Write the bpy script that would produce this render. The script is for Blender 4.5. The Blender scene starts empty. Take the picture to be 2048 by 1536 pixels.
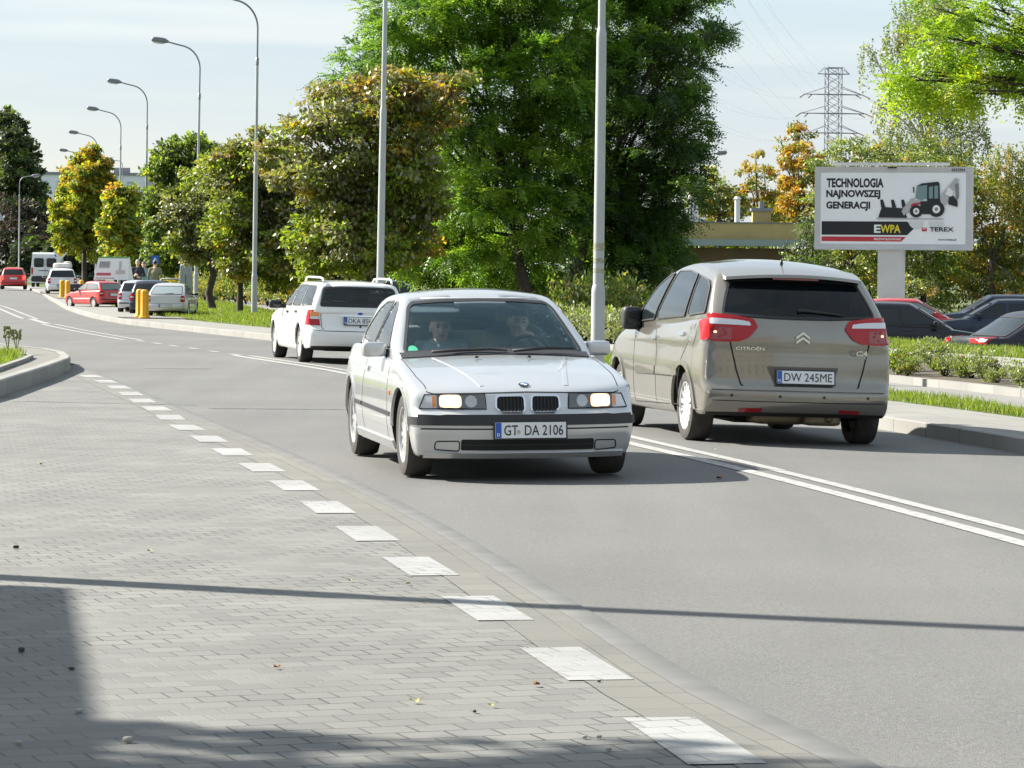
import bpy, bmesh, math, random
import numpy as np
from mathutils import Vector, Matrix, Quaternion
from mathutils.bvhtree import BVHTree
from mathutils import geometry as mgeo

C = bpy.context.scene
COL = C.collection
RAD = math.radians

# ------------------------------------------------------------ camera
FPX, EYE, HORIZON, ROLL = 6500.0, 1.5, 540.0, RAD(0.5)
cam_data = bpy.data.cameras.new("camera")
cam = bpy.data.objects.new("camera", cam_data)
COL.objects.link(cam)
cam_data.sensor_width = 36.0
cam_data.lens = FPX / 2048 * 36.0
cam_data.shift_y = -(768 - HORIZON) / 2048
cam_data.clip_start = 0.5
cam_data.clip_end = 4000
cam.location = (0, 0, EYE)
cam.rotation_euler = (Matrix.Rotation(RAD(90), 3, 'X') @ Matrix.Rotation(ROLL, 3, 'Z')).to_euler()
C.camera = cam

# ------------------------------------------------------------ daylight
SUN_EL = RAD(36.0)
SUN_H = Vector((-0.916, 0.403)).normalized()
SUN_DIR = Vector((SUN_H.x * math.cos(SUN_EL), SUN_H.y * math.cos(SUN_EL), math.sin(SUN_EL)))
world = bpy.data.worlds.new("World")
C.world = world
world.use_nodes = True
wn = world.node_tree.nodes
wl = world.node_tree.links
wn.clear()
w_out = wn.new("ShaderNodeOutputWorld")
w_bg = wn.new("ShaderNodeBackground")
w_bg.inputs["Strength"].default_value = 0.075
w_sky = wn.new("ShaderNodeTexSky")
w_sky.sky_type = 'NISHITA'
w_sky.sun_disc = False
w_sky.sun_elevation = SUN_EL
w_sky.sun_rotation = math.atan2(SUN_H.x, SUN_H.y) % (2 * math.pi)
w_sky.air_density = 1.0
w_sky.dust_density = 1.5
w_sky.ozone_density = 1.5
w_tc = wn.new("ShaderNodeTexCoord")
w_map = wn.new("ShaderNodeMapping")
w_map.inputs["Scale"].default_value = (1.0, 1.0, 9.0)
wl.new(w_tc.outputs["Generated"], w_map.inputs["Vector"])
w_noise = wn.new("ShaderNodeTexNoise")
w_noise.inputs["Scale"].default_value = 3.0
w_noise.inputs["Detail"].default_value = 6.0
w_noise.inputs["Roughness"].default_value = 0.55
wl.new(w_map.outputs["Vector"], w_noise.inputs["Vector"])
w_ramp = wn.new("ShaderNodeMapRange")
w_ramp.inputs["From Min"].default_value = 0.35
w_ramp.inputs["From Max"].default_value = 0.72
w_ramp.inputs["To Min"].default_value = 0.62
w_ramp.inputs["To Max"].default_value = 0.95
wl.new(w_noise.outputs["Fac"], w_ramp.inputs["Value"])
w_mix = wn.new("ShaderNodeMix")
w_mix.data_type = 'RGBA'
wl.new(w_ramp.outputs["Result"], w_mix.inputs["Factor"])
wl.new(w_sky.outputs["Color"], w_mix.inputs["A"])
w_mix.inputs["B"].default_value = (3.10, 3.50, 3.92, 1)       # thin white cirrus
w_sep = wn.new("ShaderNodeSeparateXYZ")
wl.new(w_tc.outputs["Generated"], w_sep.inputs["Vector"])
w_hz = wn.new("ShaderNodeMapRange")
w_hz.inputs["From Min"].default_value = 0.0
w_hz.inputs["From Max"].default_value = 0.085
w_hz.inputs["To Min"].default_value = 1.0
w_hz.inputs["To Max"].default_value = 0.0
wl.new(w_sep.outputs["Z"], w_hz.inputs["Value"])
w_cl = wn.new("ShaderNodeMix")
w_cl.data_type = 'RGBA'
w_n2 = wn.new("ShaderNodeTexNoise")
w_n2.inputs["Scale"].default_value = 5.5
w_n2.inputs["Detail"].default_value = 5.0
w_m2 = wn.new("ShaderNodeMapping")
w_m2.inputs["Scale"].default_value = (1.0, 1.0, 14.0)
w_m2.inputs["Location"].default_value = (3.1, 0.4, 0.2)
wl.new(w_tc.outputs["Generated"], w_m2.inputs["Vector"])
wl.new(w_m2.outputs["Vector"], w_n2.inputs["Vector"])
w_r2 = wn.new("ShaderNodeMapRange")
w_r2.inputs["From Min"].default_value = 0.42
w_r2.inputs["From Max"].default_value = 0.66
wl.new(w_n2.outputs["Fac"], w_r2.inputs["Value"])
w_mx = wn.new("ShaderNodeMath")
w_mx.operation = 'MAXIMUM'
wl.new(w_hz.outputs["Result"], w_mx.inputs[0])
wl.new(w_r2.outputs["Result"], w_mx.inputs[1])
wl.new(w_mx.outputs["Value"], w_cl.inputs["Factor"])
w_cl.inputs["A"].default_value = (2.72, 3.24, 3.68, 1)
w_cl.inputs["B"].default_value = (3.60, 3.82, 3.95, 1)
wl.new(w_cl.outputs["Result"], w_mix.inputs["B"])
wl.new(w_mix.outputs["Result"], w_bg.inputs["Color"])
wl.new(w_bg.outputs["Background"], w_out.inputs["Surface"])

sun_data = bpy.data.lights.new("sun", 'SUN')
sun_data.energy = 4.4
sun_data.angle = RAD(0.53)
sun_data.color = (1.0, 0.95, 0.86)
sun = bpy.data.objects.new("sun", sun_data)
COL.objects.link(sun)
sun.rotation_euler = (-SUN_DIR).to_track_quat('-Z', 'Y').to_euler()
sun.location = SUN_DIR * 200

C.view_settings.view_transform = 'Standard'
C.view_settings.look = 'None'
C.view_settings.gamma = 1.0
C.view_settings.exposure = 1.6
try:
    C.cycles.max_bounces = 8
    C.cycles.transparent_max_bounces = 12
except Exception:
    pass

# ------------------------------------------------------------ helpers: measuring, naming
def _un(px, py):
    x, y = px - 1024, py - 768
    return 1024 + x * math.cos(ROLL) + y * math.sin(ROLL), 768 - x * math.sin(ROLL) + y * math.cos(ROLL)
def gp(px, py, z=0.0):
    """ground point (x, y) at height z seen at a photo pixel"""
    u, v = _un(px, py)
    Y = FPX * (EYE - z) / (v - HORIZON)
    return ((u - 1024) * Y / FPX, Y)
def at(px, py, Y):
    """point at distance Y seen at a photo pixel"""
    u, v = _un(px, py)
    return Vector(((u - 1024) * Y / FPX, Y, EYE - (v - HORIZON) * Y / FPX))

def tag(o, label=None, cat=None, group=None, kind=None):
    if label: o["label"] = label
    if cat: o["category"] = cat
    if group: o["group"] = group
    if kind: o["kind"] = kind
    return o
def empty(name, loc=(0, 0, 0), rz=0.0, parent=None, roll=0.0):
    o = bpy.data.objects.new(name, None)
    o.empty_display_size = 0.2
    COL.objects.link(o)
    o.location = loc
    o.rotation_euler = (roll, 0, rz)
    if parent: o.parent = parent
    return o
def copy_tree(o, parent=None):
    c = o.copy()
    COL.objects.link(c)
    c.parent = parent
    for ch in list(o.children):
        copy_tree(ch, c)
    return c

# ------------------------------------------------------------ helpers: materials
def _in(n, names, v):
    for k in names:
        if k in n.inputs:
            n.inputs[k].default_value = v
            return
def mat(name, col, rough=0.5, metal=0.0, spec=0.5, coat=0.0, noise=None, bump=None, emis=None, trans=0.0):
    """procedural principled material; noise=(scale, amount) varies the colour, bump=(scale, strength, distance)"""
    m = bpy.data.materials.new(name)
    m.use_nodes = True
    nt = m.node_tree
    b = nt.nodes["Principled BSDF"]
    b.inputs["Base Color"].default_value = (*col, 1)
    b.inputs["Roughness"].default_value = rough
    b.inputs["Metallic"].default_value = metal
    _in(b, ["Specular IOR Level", "Specular"], spec)
    _in(b, ["Coat Weight", "Clearcoat"], coat)
    _in(b, ["Coat Roughness"], 0.04)
    if emis:
        _in(b, ["Emission Color", "Emission"], (*emis[0], 1))
        b.inputs["Emission Strength"].default_value = emis[1]
    if noise or bump:
        tc = nt.nodes.new("ShaderNodeTexCoord")
    if noise:
        n = nt.nodes.new("ShaderNodeTexNoise")
        n.inputs["Scale"].default_value = noise[0]
        n.inputs["Detail"].default_value = 5
        nt.links.new(tc.outputs["Object"], n.inputs["Vector"])
        mr = nt.nodes.new("ShaderNodeMapRange")
        mr.inputs["From Min"].default_value = 0.3
        mr.inputs["From Max"].default_value = 0.7
        mr.inputs["To Min"].default_value = 1 - noise[1]
        mr.inputs["To Max"].default_value = 1 + noise[1]
        nt.links.new(n.outputs["Fac"], mr.inputs["Value"])
        mx = nt.nodes.new("ShaderNodeVectorMath")
        mx.operation = 'SCALE'
        mx.inputs[0].default_value = col
        nt.links.new(mr.outputs["Result"], mx.inputs["Scale"])
        nt.links.new(mx.outputs["Vector"], b.inputs["Base Color"])
    if bump:
        n2 = nt.nodes.new("ShaderNodeTexNoise")
        n2.inputs["Scale"].default_value = bump[0]
        n2.inputs["Detail"].default_value = 4
        nt.links.new(tc.outputs["Object"], n2.inputs["Vector"])
        bp = nt.nodes.new("ShaderNodeBump")
        bp.inputs["Strength"].default_value = bump[1]
        bp.inputs["Distance"].default_value = bump[2]
        nt.links.new(n2.outputs["Fac"], bp.inputs["Height"])
        nt.links.new(bp.outputs["Normal"], b.inputs["Normal"])
    return m

def leaf_mat(name, col, trans=0.58, gloss=0.04):
    m = bpy.data.materials.new(name)
    m.use_nodes = True
    nt = m.node_tree
    nt.nodes.clear()
    out = nt.nodes.new("ShaderNodeOutputMaterial")
    geo = nt.nodes.new("ShaderNodeNewGeometry")
    mr = nt.nodes.new("ShaderNodeMapRange")
    mr.inputs["To Min"].default_value = 0.72
    mr.inputs["To Max"].default_value = 1.28
    nt.links.new(geo.outputs["Random Per Island"], mr.inputs["Value"])
    sc = nt.nodes.new("ShaderNodeVectorMath")
    sc.operation = 'SCALE'
    sc.inputs[0].default_value = col
    nt.links.new(mr.outputs["Result"], sc.inputs["Scale"])
    d = nt.nodes.new("ShaderNodeBsdfDiffuse")
    t = nt.nodes.new("ShaderNodeBsdfTranslucent")
    g = nt.nodes.new("ShaderNodeBsdfGlossy")
    g.inputs["Roughness"].default_value = 0.45
    tint = nt.nodes.new("ShaderNodeVectorMath")
    tint.operation = 'MULTIPLY'
    tint.inputs[1].default_value = (1.25, 1.2, 0.55)
    nt.links.new(sc.outputs["Vector"], d.inputs["Color"])
    nt.links.new(sc.outputs["Vector"], tint.inputs[0])
    nt.links.new(tint.outputs["Vector"], t.inputs["Color"])
    m1 = nt.nodes.new("ShaderNodeMixShader")
    m1.inputs["Fac"].default_value = trans
    nt.links.new(d.outputs[0], m1.inputs[1])
    nt.links.new(t.outputs[0], m1.inputs[2])
    m2 = nt.nodes.new("ShaderNodeMixShader")
    m2.inputs["Fac"].default_value = gloss
    nt.links.new(m1.outputs[0], m2.inputs[1])
    nt.links.new(g.outputs[0], m2.inputs[2])
    nt.links.new(m2.outputs[0], out.inputs["Surface"])
    return m

def glass_mat(name, tint=(0.8, 0.9, 0.88), refl=1.0, ior=1.52):
    """thin window glass: tinted see-through with a fresnel reflection"""
    m = bpy.data.materials.new(name)
    m.use_nodes = True
    nt = m.node_tree
    nt.nodes.clear()
    out = nt.nodes.new("ShaderNodeOutputMaterial")
    tr = nt.nodes.new("ShaderNodeBsdfTransparent")
    tr.inputs["Color"].default_value = (*tint, 1)
    gl = nt.nodes.new("ShaderNodeBsdfGlossy")
    gl.inputs["Roughness"].default_value = 0.02
    gl.inputs["Color"].default_value = (*refl, 1) if isinstance(refl, tuple) else (refl, refl, refl, 1)
    fr = nt.nodes.new("ShaderNodeFresnel")
    fr.inputs["IOR"].default_value = ior
    mx = nt.nodes.new("ShaderNodeMixShader")
    nt.links.new(fr.outputs[0], mx.inputs["Fac"])
    nt.links.new(tr.outputs[0], mx.inputs[1])
    nt.links.new(gl.outputs[0], mx.inputs[2])
    nt.links.new(mx.outputs[0], out.inputs["Surface"])
    return m

# ------------------------------------------------------------ helpers: meshes
def mesh_obj(name, V, Fs, mats, parent=None, mi=None, smooth=True, sharp=None, loc=None):
    me = bpy.data.meshes.new(name)
    me.from_pydata([tuple(v) for v in V], [], [tuple(f) for f in Fs])
    if not isinstance(mats, (list, tuple)): mats = [mats]
    for m in mats: me.materials.append(m)
    if mi is not None:
        me.polygons.foreach_set("material_index", np.asarray(mi, dtype=np.int32))
    if smooth:
        me.polygons.foreach_set("use_smooth", np.ones(len(me.polygons), dtype=bool))
        if sharp: me.set_sharp_from_angle(angle=RAD(sharp))
    me.update()
    o = bpy.data.objects.new(name, me)
    COL.objects.link(o)
    if parent: o.parent = parent
    if loc is not None: o.location = loc
    return o

class MB:
    """collects simple shapes into ONE mesh"""
    def __init__(s):
        s.V, s.F, s.M = [], [], []
    def add(s, V, F, m=0):
        b = len(s.V)
        s.V += [tuple(v) for v in V]
        s.F += [tuple(i + b for i in f) for f in F]
        s.M += [m] * len(F)
        return s
    def box(s, c, d, m=0, rz=0.0, rx=0.0, ry=0.0):
        x, y, z = d[0] / 2, d[1] / 2, d[2] / 2
        R = Matrix.Rotation(rz, 3, 'Z') @ Matrix.Rotation(ry, 3, 'Y') @ Matrix.Rotation(rx, 3, 'X')
        P = [R @ Vector(p) + Vector(c) for p in [(-x, -y, -z), (x, -y, -z), (x, y, -z), (-x, y, -z), (-x, -y, z), (x, -y, z), (x, y, z), (-x, y, z)]]
        return s.add(P, [(3, 2, 1, 0), (4, 5, 6, 7), (0, 1, 5, 4), (1, 2, 6, 5), (2, 3, 7, 6), (3, 0, 4, 7)], m)
    def rbox(s, c, d, r=0.3, n=6, m=0, R=None):
        """soft box: r = 0..1 roundness"""
        V, F = unit_cube(n, n, n)
        P = V * 2 - 1
        q = 2 + (1 - r) * 8
        ln = (np.abs(P) ** q).sum(1) ** (1 / q)
        P = P / ln[:, None] * np.array(d) / 2
        if R is not None: P = P @ np.array(R).T
        return s.add(P + np.array(c), F, m)
    def tube(s, pts, rad, n=8, m=0, cap=True):
        pts = [Vector(p) for p in pts]
        if not hasattr(rad, '__len__'): rad = [rad] * len(pts)
        V, F = [], []
        up = Vector((0, 0, 1))
        prev = None
        for i, p in enumerate(pts):
            t = (pts[min(i + 1, len(pts) - 1)] - pts[max(i - 1, 0)]).normalized()
            if prev is None:
                a = up.cross(t)
                if a.length < 1e-3: a = Vector((1, 0, 0)).cross(t)
            else:
                a = prev - t * prev.dot(t)
            a.normalize()
            prev = a
            b = t.cross(a)
            for k in range(n):
                an = 2 * math.pi * k / n
                V.append(p + (a * math.cos(an) + b * math.sin(an)) * rad[i])
        for i in range(len(pts) - 1):
            for k in range(n):
                F.append((i * n + k, i * n + (k + 1) % n, (i + 1) * n + (k + 1) % n, (i + 1) * n + k))
        if cap:
            F.append(tuple(range(n - 1, -1, -1)))
            F.append(tuple((len(pts) - 1) * n + k for k in range(n)))
        return s.add(V, F, m)
    def lathe(s, prof, n=32, m=0, axis='Y', c=(0, 0, 0)):
        """prof: (radius, axial)"""
        V, F = [], []
        for r, a in prof:
            for k in range(n):
                t = 2 * math.pi * k / n
                u, w = r * math.cos(t), r * math.sin(t)
                V.append({'Y': (u, a, w), 'Z': (u, w, a), 'X': (a, u, w)}[axis])
        V = [(v[0] + c[0], v[1] + c[1], v[2] + c[2]) for v in V]
        for i in range(len(prof) - 1):
            for k in range(n):
                F.append((i * n + k, i * n + (k + 1) % n, (i + 1) * n + (k + 1) % n, (i + 1) * n + k))
        return s.add(V, F, m)
    def prism(s, poly, z0, z1, m=0, fn=None):
        """polygon (2d, counter-clockwise) extruded; fn maps (u, v, w) to a point"""
        n = len(poly)
        fn = fn or (lambda u, v, w: (u, v, w))
        V = [fn(u, v, z0) for u, v in poly] + [fn(u, v, z1) for u, v in poly]
        F = [tuple(range(n - 1, -1, -1)), tuple(range(n, 2 * n))]
        F += [(i, (i + 1) % n, n + (i + 1) % n, n + i) for i in range(n)]
        return s.add(V, F, m)
    def build(s, name, mats, parent=None, smooth=False, sharp=None, loc=None):
        return mesh_obj(name, s.V, s.F, mats, parent, s.M, smooth, sharp, loc)

def unit_cube(nx, ny, nz):
    ids, V, F = {}, [], []
    def vid(i, j, k):
        key = (i, j, k)
        if key not in ids:
            ids[key] = len(V)
            V.append((i / nx, j / ny, k / nz))
        return ids[key]
    for i in range(nx):
        for j in range(ny):
            F.append((vid(i, j, 0), vid(i, j + 1, 0), vid(i + 1, j + 1, 0), vid(i + 1, j, 0)))
            F.append((vid(i, j, nz), vid(i + 1, j, nz), vid(i + 1, j + 1, nz), vid(i, j + 1, nz)))
    for i in range(nx):
        for k in range(nz):
            F.append((vid(i, 0, k), vid(i + 1, 0, k), vid(i + 1, 0, k + 1), vid(i, 0, k + 1)))
            F.append((vid(i, ny, k), vid(i, ny, k + 1), vid(i + 1, ny, k + 1), vid(i + 1, ny, k)))
    for j in range(ny):
        for k in range(nz):
            F.append((vid(0, j, k), vid(0, j, k + 1), vid(0, j + 1, k + 1), vid(0, j + 1, k)))
            F.append((vid(nx, j, k), vid(nx, j + 1, k), vid(nx, j + 1, k + 1), vid(nx, j, k + 1)))
    return np.array(V, dtype=float), F

def pchip(tab):
    xs = np.array([t[0] for t in tab], float)
    ys = np.array([t[1] for t in tab], float)
    h = np.diff(xs)
    d = np.diff(ys) / h
    m = np.zeros(len(xs))
    m[0], m[-1] = d[0], d[-1]
    for i in range(1, len(xs) - 1):
        if d[i - 1] * d[i] > 0:
            w1, w2 = 2 * h[i] + h[i - 1], h[i] + 2 * h[i - 1]
            m[i] = (w1 + w2) / (w1 / d[i - 1] + w2 / d[i])
    def f(x):
        x = np.clip(x, xs[0], xs[-1])
        i = np.clip(np.searchsorted(xs, x) - 1, 0, len(h) - 1)
        t = (x - xs[i]) / h[i]
        return ((1 + 2 * t) * (1 - t) ** 2 * ys[i] + t * (1 - t) ** 2 * h[i] * m[i]
                + t * t * (3 - 2 * t) * ys[i + 1] + t * t * (t - 1) * h[i] * m[i + 1])
    return f

def rounded(poly, r, n=4):
    out = []
    N = len(poly)
    for i in range(N):
        p, a, b = Vector(poly[i]), Vector(poly[i - 1]), Vector(poly[(i + 1) % N])
        da, db = (a - p), (b - p)
        rr = min(r, da.length * 0.48, db.length * 0.48)
        s, e = p + da.normalized() * rr, p + db.normalized() * rr
        for k in range(n + 1):
            t = k / n
            q = s * (1 - t) ** 2 + p * 2 * t * (1 - t) + e * t * t
            out.append((q.x, q.y))
    return out
def circle2(c, r, n=20, ry=None):
    ry = ry or r
    return [(c[0] + r * math.cos(2 * math.pi * k / n), c[1] + ry * math.sin(2 * math.pi * k / n)) for k in range(n)]
def rect2(x0, z0, x1, z1):
    return [(x0, z0), (x1, z0), (x1, z1), (x0, z1)]
def inside(poly, P):
    """vectorised point in polygon"""
    x, y = P[:, 0], P[:, 1]
    res = np.zeros(len(P), bool)
    n = len(poly)
    j = n - 1
    for i in range(n):
        xi, yi = poly[i]
        xj, yj = poly[j]
        c = ((yi > y) != (yj > y)) & (x < (xj - xi) * (y - yi) / ((yj - yi) or 1e-12) + xi)
        res ^= c
        j = i
    return res
def resample(pl, step, closed=False):
    P = [Vector(p) for p in pl]
    if closed: P = P + [P[0]]
    out = []
    for a, b in zip(P[:-1], P[1:]):
        n = max(1, int(math.ceil((b - a).length / step)))
        for k in range(n):
            out.append(a.lerp(b, k / n))
    if not closed: out.append(P[-1])
    return out

def text_geo(s, bold=0.0, shear=0.0, space=1.0):
    cu = bpy.data.curves.new("lettering", 'FONT')
    cu.body = s
    cu.offset = bold
    cu.shear = shear
    cu.space_character = space
    cu.resolution_u = 3
    o = bpy.data.objects.new("lettering", cu)
    COL.objects.link(o)
    dg = bpy.context.evaluated_depsgraph_get()
    dg.update()
    me = bpy.data.meshes.new_from_object(o.evaluated_get(dg))
    V = np.array([v.co[:] for v in me.vertices])
    F = [tuple(p.vertices) for p in me.polygons]
    bpy.data.objects.remove(o)
    bpy.data.curves.remove(cu)
    bpy.data.meshes.remove(me)
    return V, F
def text_obj(s, origin, right, up, width, height, m, parent=None, bold=0.02, shear=0.0, space=1.0, name="lettering", align=(0.5, 0.5)):
    """flat lettering as a mesh; origin = point at the given align fraction of its box"""
    V, F = text_geo(s, bold, shear, space)
    lo, hi = V.min(0), V.max(0)
    sz = hi - lo
    k = np.array([(width / sz[0]) if width else height / sz[1], height / sz[1]])
    o, r, u = np.array(origin, float), np.array(right, float), np.array(up, float)
    X = (V[:, 0] - lo[0]) * k[0] - align[0] * sz[0] * k[0]
    Y = (V[:, 1] - lo[1]) * k[1] - align[1] * sz[1] * k[1]
    P = o + X[:, None] * r + Y[:, None] * u
    return mesh_obj(name, P, F, m, parent, smooth=False)
def eval_mesh(o):
    dg = bpy.context.evaluated_depsgraph_get()
    dg.update()
    return bpy.data.meshes.new_from_object(o.evaluated_get(dg))
# ============================================================ SETTING
def uvnode(nt, kind):
    tc = nt.nodes.new("ShaderNodeTexCoord")
    return tc.outputs["UV" if kind == 'UV' else "Object"]
def asphalt_mat(name, col, fine=260.0, amount=0.28, stain=0.16):
    m = bpy.data.materials.new(name)
    m.use_nodes = True
    nt = m.node_tree
    b = nt.nodes["Principled BSDF"]
    b.inputs["Roughness"].default_value = 0.82
    co = uvnode(nt, 'Object')
    def noise(sc, det, mp=None):
        n = nt.nodes.new("ShaderNodeTexNoise")
        n.inputs["Scale"].default_value = sc
        n.inputs["Detail"].default_value = det
        nt.links.new(mp or co, n.inputs["Vector"])
        return n.outputs["Fac"]
    def rng(v, a, c_, lo=0.3, hi=0.7):
        r = nt.nodes.new("ShaderNodeMapRange")
        r.inputs["From Min"].default_value, r.inputs["From Max"].default_value = lo, hi
        r.inputs["To Min"].default_value, r.inputs["To Max"].default_value = a, c_
        nt.links.new(v, r.inputs["Value"])
        return r.outputs["Result"]
    st = nt.nodes.new("ShaderNodeMapping")
    st.inputs["Rotation"].default_value = (0, 0, RAD(12))
    st.inputs["Scale"].default_value = (1.6, 0.12, 1)          # worn streaks along the traffic
    nt.links.new(co, st.inputs["Vector"])
    f1 = rng(noise(fine, 2), 1 - amount, 1 + amount)
    f2 = rng(noise(1.1, 4, st.outputs["Vector"]), 1 - stain, 1 + stain)
    f3 = rng(noise(0.35, 5), 0.9, 1.1)
    f4 = rng(noise(62.0, 3), 0.80, 1.20)
    cur = None
    for f in (f1, f2, f3, f4):
        if cur is None: cur = f
        else:
            mm = nt.nodes.new("ShaderNodeMath"); mm.operation = 'MULTIPLY'
            nt.links.new(cur, mm.inputs[0]); nt.links.new(f, mm.inputs[1]); cur = mm.outputs[0]
    sc = nt.nodes.new("ShaderNodeVectorMath"); sc.operation = 'SCALE'
    sc.inputs[0].default_value = col
    nt.links.new(cur, sc.inputs["Scale"])
    nt.links.new(sc.outputs["Vector"], b.inputs["Base Color"])
    bp = nt.nodes.new("ShaderNodeBump")
    bp.inputs["Strength"].default_value = 0.5
    bp.inputs["Distance"].default_value = 0.004
    nt.links.new(f1, bp.inputs["Height"])
    nt.links.new(bp.outputs["Normal"], b.inputs["Normal"])
    return m
def brick_mat(name, c1, c2, mortar, bw, rh, rot, msize=0.006, kind='Object', offset=0.5, rough=0.85, var=0.12):
    m = bpy.data.materials.new(name)
    m.use_nodes = True
    nt = m.node_tree
    b = nt.nodes["Principled BSDF"]
    b.inputs["Roughness"].default_value = rough
    co = uvnode(nt, kind)
    mp = nt.nodes.new("ShaderNodeMapping")
    mp.inputs["Rotation"].default_value = (0, 0, rot)
    nt.links.new(co, mp.inputs["Vector"])
    br = nt.nodes.new("ShaderNodeTexBrick")
    br.inputs["Scale"].default_value = 1.0
    br.inputs["Brick Width"].default_value = bw
    br.inputs["Row Height"].default_value = rh
    br.inputs["Mortar Size"].default_value = msize
    br.inputs["Mortar Smooth"].default_value = 0.3
    br.inputs["Bias"].default_value = 0.0
    br.offset = offset
    br.inputs["Color1"].default_value = (*c1, 1)
    br.inputs["Color2"].default_value = (*c2, 1)
    br.inputs["Mortar"].default_value = (*mortar, 1)
    nt.links.new(mp.outputs["Vector"], br.inputs["Vector"])
    def nz(scale, lo, hi, det=5, a=0.3, z=0.7):
        n = nt.nodes.new("ShaderNodeTexNoise")
        n.inputs["Scale"].default_value = scale
        n.inputs["Detail"].default_value = det
        nt.links.new(co, n.inputs["Vector"])
        r = nt.nodes.new("ShaderNodeMapRange")
        r.inputs["From Min"].default_value, r.inputs["From Max"].default_value = a, z
        r.inputs["To Min"].default_value, r.inputs["To Max"].default_value = lo, hi
        nt.links.new(n.outputs["Fac"], r.inputs["Value"])
        return r.outputs["Result"]
    f1, f2 = nz(0.9, 1 - var, 1 + var), nz(160, 0.86, 1.14, 2)
    mm = nt.nodes.new("ShaderNodeMath"); mm.operation = 'MULTIPLY'
    nt.links.new(f1, mm.inputs[0]); nt.links.new(f2, mm.inputs[1])
    # joints are dark in places and filled with pale sand elsewhere
    jf = nz(1.1, 0.0, 0.75, 4, 0.38, 0.66)
    jm = nt.nodes.new("ShaderNodeMix"); jm.data_type = 'RGBA'
    nt.links.new(jf, jm.inputs["Factor"])
    jm.inputs["A"].default_value = (*mortar, 1)
    jm.inputs["B"].default_value = (c1[0] * 1.25, c1[1] * 1.25, c1[2] * 1.2, 1)
    nt.links.new(jm.outputs["Result"], br.inputs["Mortar"])
    sc = nt.nodes.new("ShaderNodeVectorMath"); sc.operation = 'SCALE'
    nt.links.new(br.outputs["Color"], sc.inputs[0])
    nt.links.new(mm.outputs[0], sc.inputs["Scale"])
    nt.links.new(sc.outputs["Vector"], b.inputs["Base Color"])
    bp = nt.nodes.new("ShaderNodeBump")
    bp.invert = True
    bp.inputs["Strength"].default_value = 0.6
    bp.inputs["Distance"].default_value = 0.006
    nt.links.new(br.outputs["Fac"], bp.inputs["Height"])
    nt.links.new(bp.outputs["Normal"], b.inputs["Normal"])
    return m

M = {}
M['asphalt'] = asphalt_mat('asphalt', (0.126, 0.125, 0.119), 210, 0.42, 0.07)
M['asphalt_path'] = asphalt_mat('path asphalt', (0.20, 0.195, 0.185), 200, 0.2, 0.08)
PAV_ROT = RAD(-20)
M['paving'] = brick_mat('block paving', (0.163, 0.162, 0.148), (0.130, 0.130, 0.122), (0.040, 0.039, 0.035), 0.166, 0.15, PAV_ROT, 0.0058, var=0.14)
M['paving_paint'] = brick_mat('painted block paving', (0.285, 0.285, 0.276), (0.262, 0.262, 0.255), (0.13, 0.13, 0.12), 0.166, 0.15, PAV_ROT, 0.006, rough=0.7, var=0.14)
M['border'] = brick_mat('paving border slabs', (0.150, 0.146, 0.128), (0.130, 0.127, 0.114), (0.06, 0.058, 0.05), 0.30, 0.21, 0, 0.005, kind='UV', offset=0.37)
M['gutter'] = mat('gutter concrete', (0.142, 0.141, 0.134), 0.95, noise=(3, 0.14))
M['kerb'] = brick_mat('kerb concrete', (0.25, 0.245, 0.225), (0.22, 0.216, 0.20), (0.06, 0.055, 0.05), 1.0, 3.0, 0, 0.014, kind='UV', var=0.10)
M['slab'] = brick_mat('pavement slabs', (0.225, 0.217, 0.197), (0.200, 0.195, 0.18), (0.10, 0.095, 0.085), 0.5, 0.5, 0, 0.010, kind='UV', offset=0.0, var=0.10)
M['paint'] = mat('road paint', (0.30, 0.30, 0.284), 0.75, noise=(16, 0.38))
M['soil'] = mat('soil', (0.075, 0.058, 0.040), 0.95, noise=(7, 0.4))
M['lawn'] = mat('lawn base', (0.075, 0.105, 0.026), 0.95, noise=(2.2, 0.35))
M['terrain'] = mat('terrain', (0.062, 0.082, 0.026), 0.95, noise=(0.3, 0.3))
M['crack'] = mat('tar joint', (0.035, 0.035, 0.036), 0.6)

def at_Y(pl, Y):
    """x of a polyline (list of (x, y), y rising) at distance Y"""
    return float(np.interp(Y, [p[1] for p in pl], [p[0] for p in pl]))
def smooth_line(pts, step=0.8):
    """resample points into a smooth curve by monotone interpolation over Y"""
    pts = sorted(pts, key=lambda p: p[1])
    f = pchip([(p[1], p[0]) for p in pts])
    out, y = [], pts[0][1]
    while y < pts[-1][1]:
        out.append((float(f(np.array([y]))[0]), y))
        y += step * max(1.0, y / 60)
    out.append(pts[-1])
    return out
def offset_line(pl, d):
    """offset to the right of the direction of rising Y by d (number or function of Y)"""
    out = []
    for i, p in enumerate(pl):
        a, b = Vector(pl[max(0, i - 1)]), Vector(pl[min(len(pl) - 1, i + 1)])
        t = (b - a).normalized()
        dd = d(p[1]) if callable(d) else d
        out.append((p[0] + t.y * dd, p[1] - t.x * dd))
    return out
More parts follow.
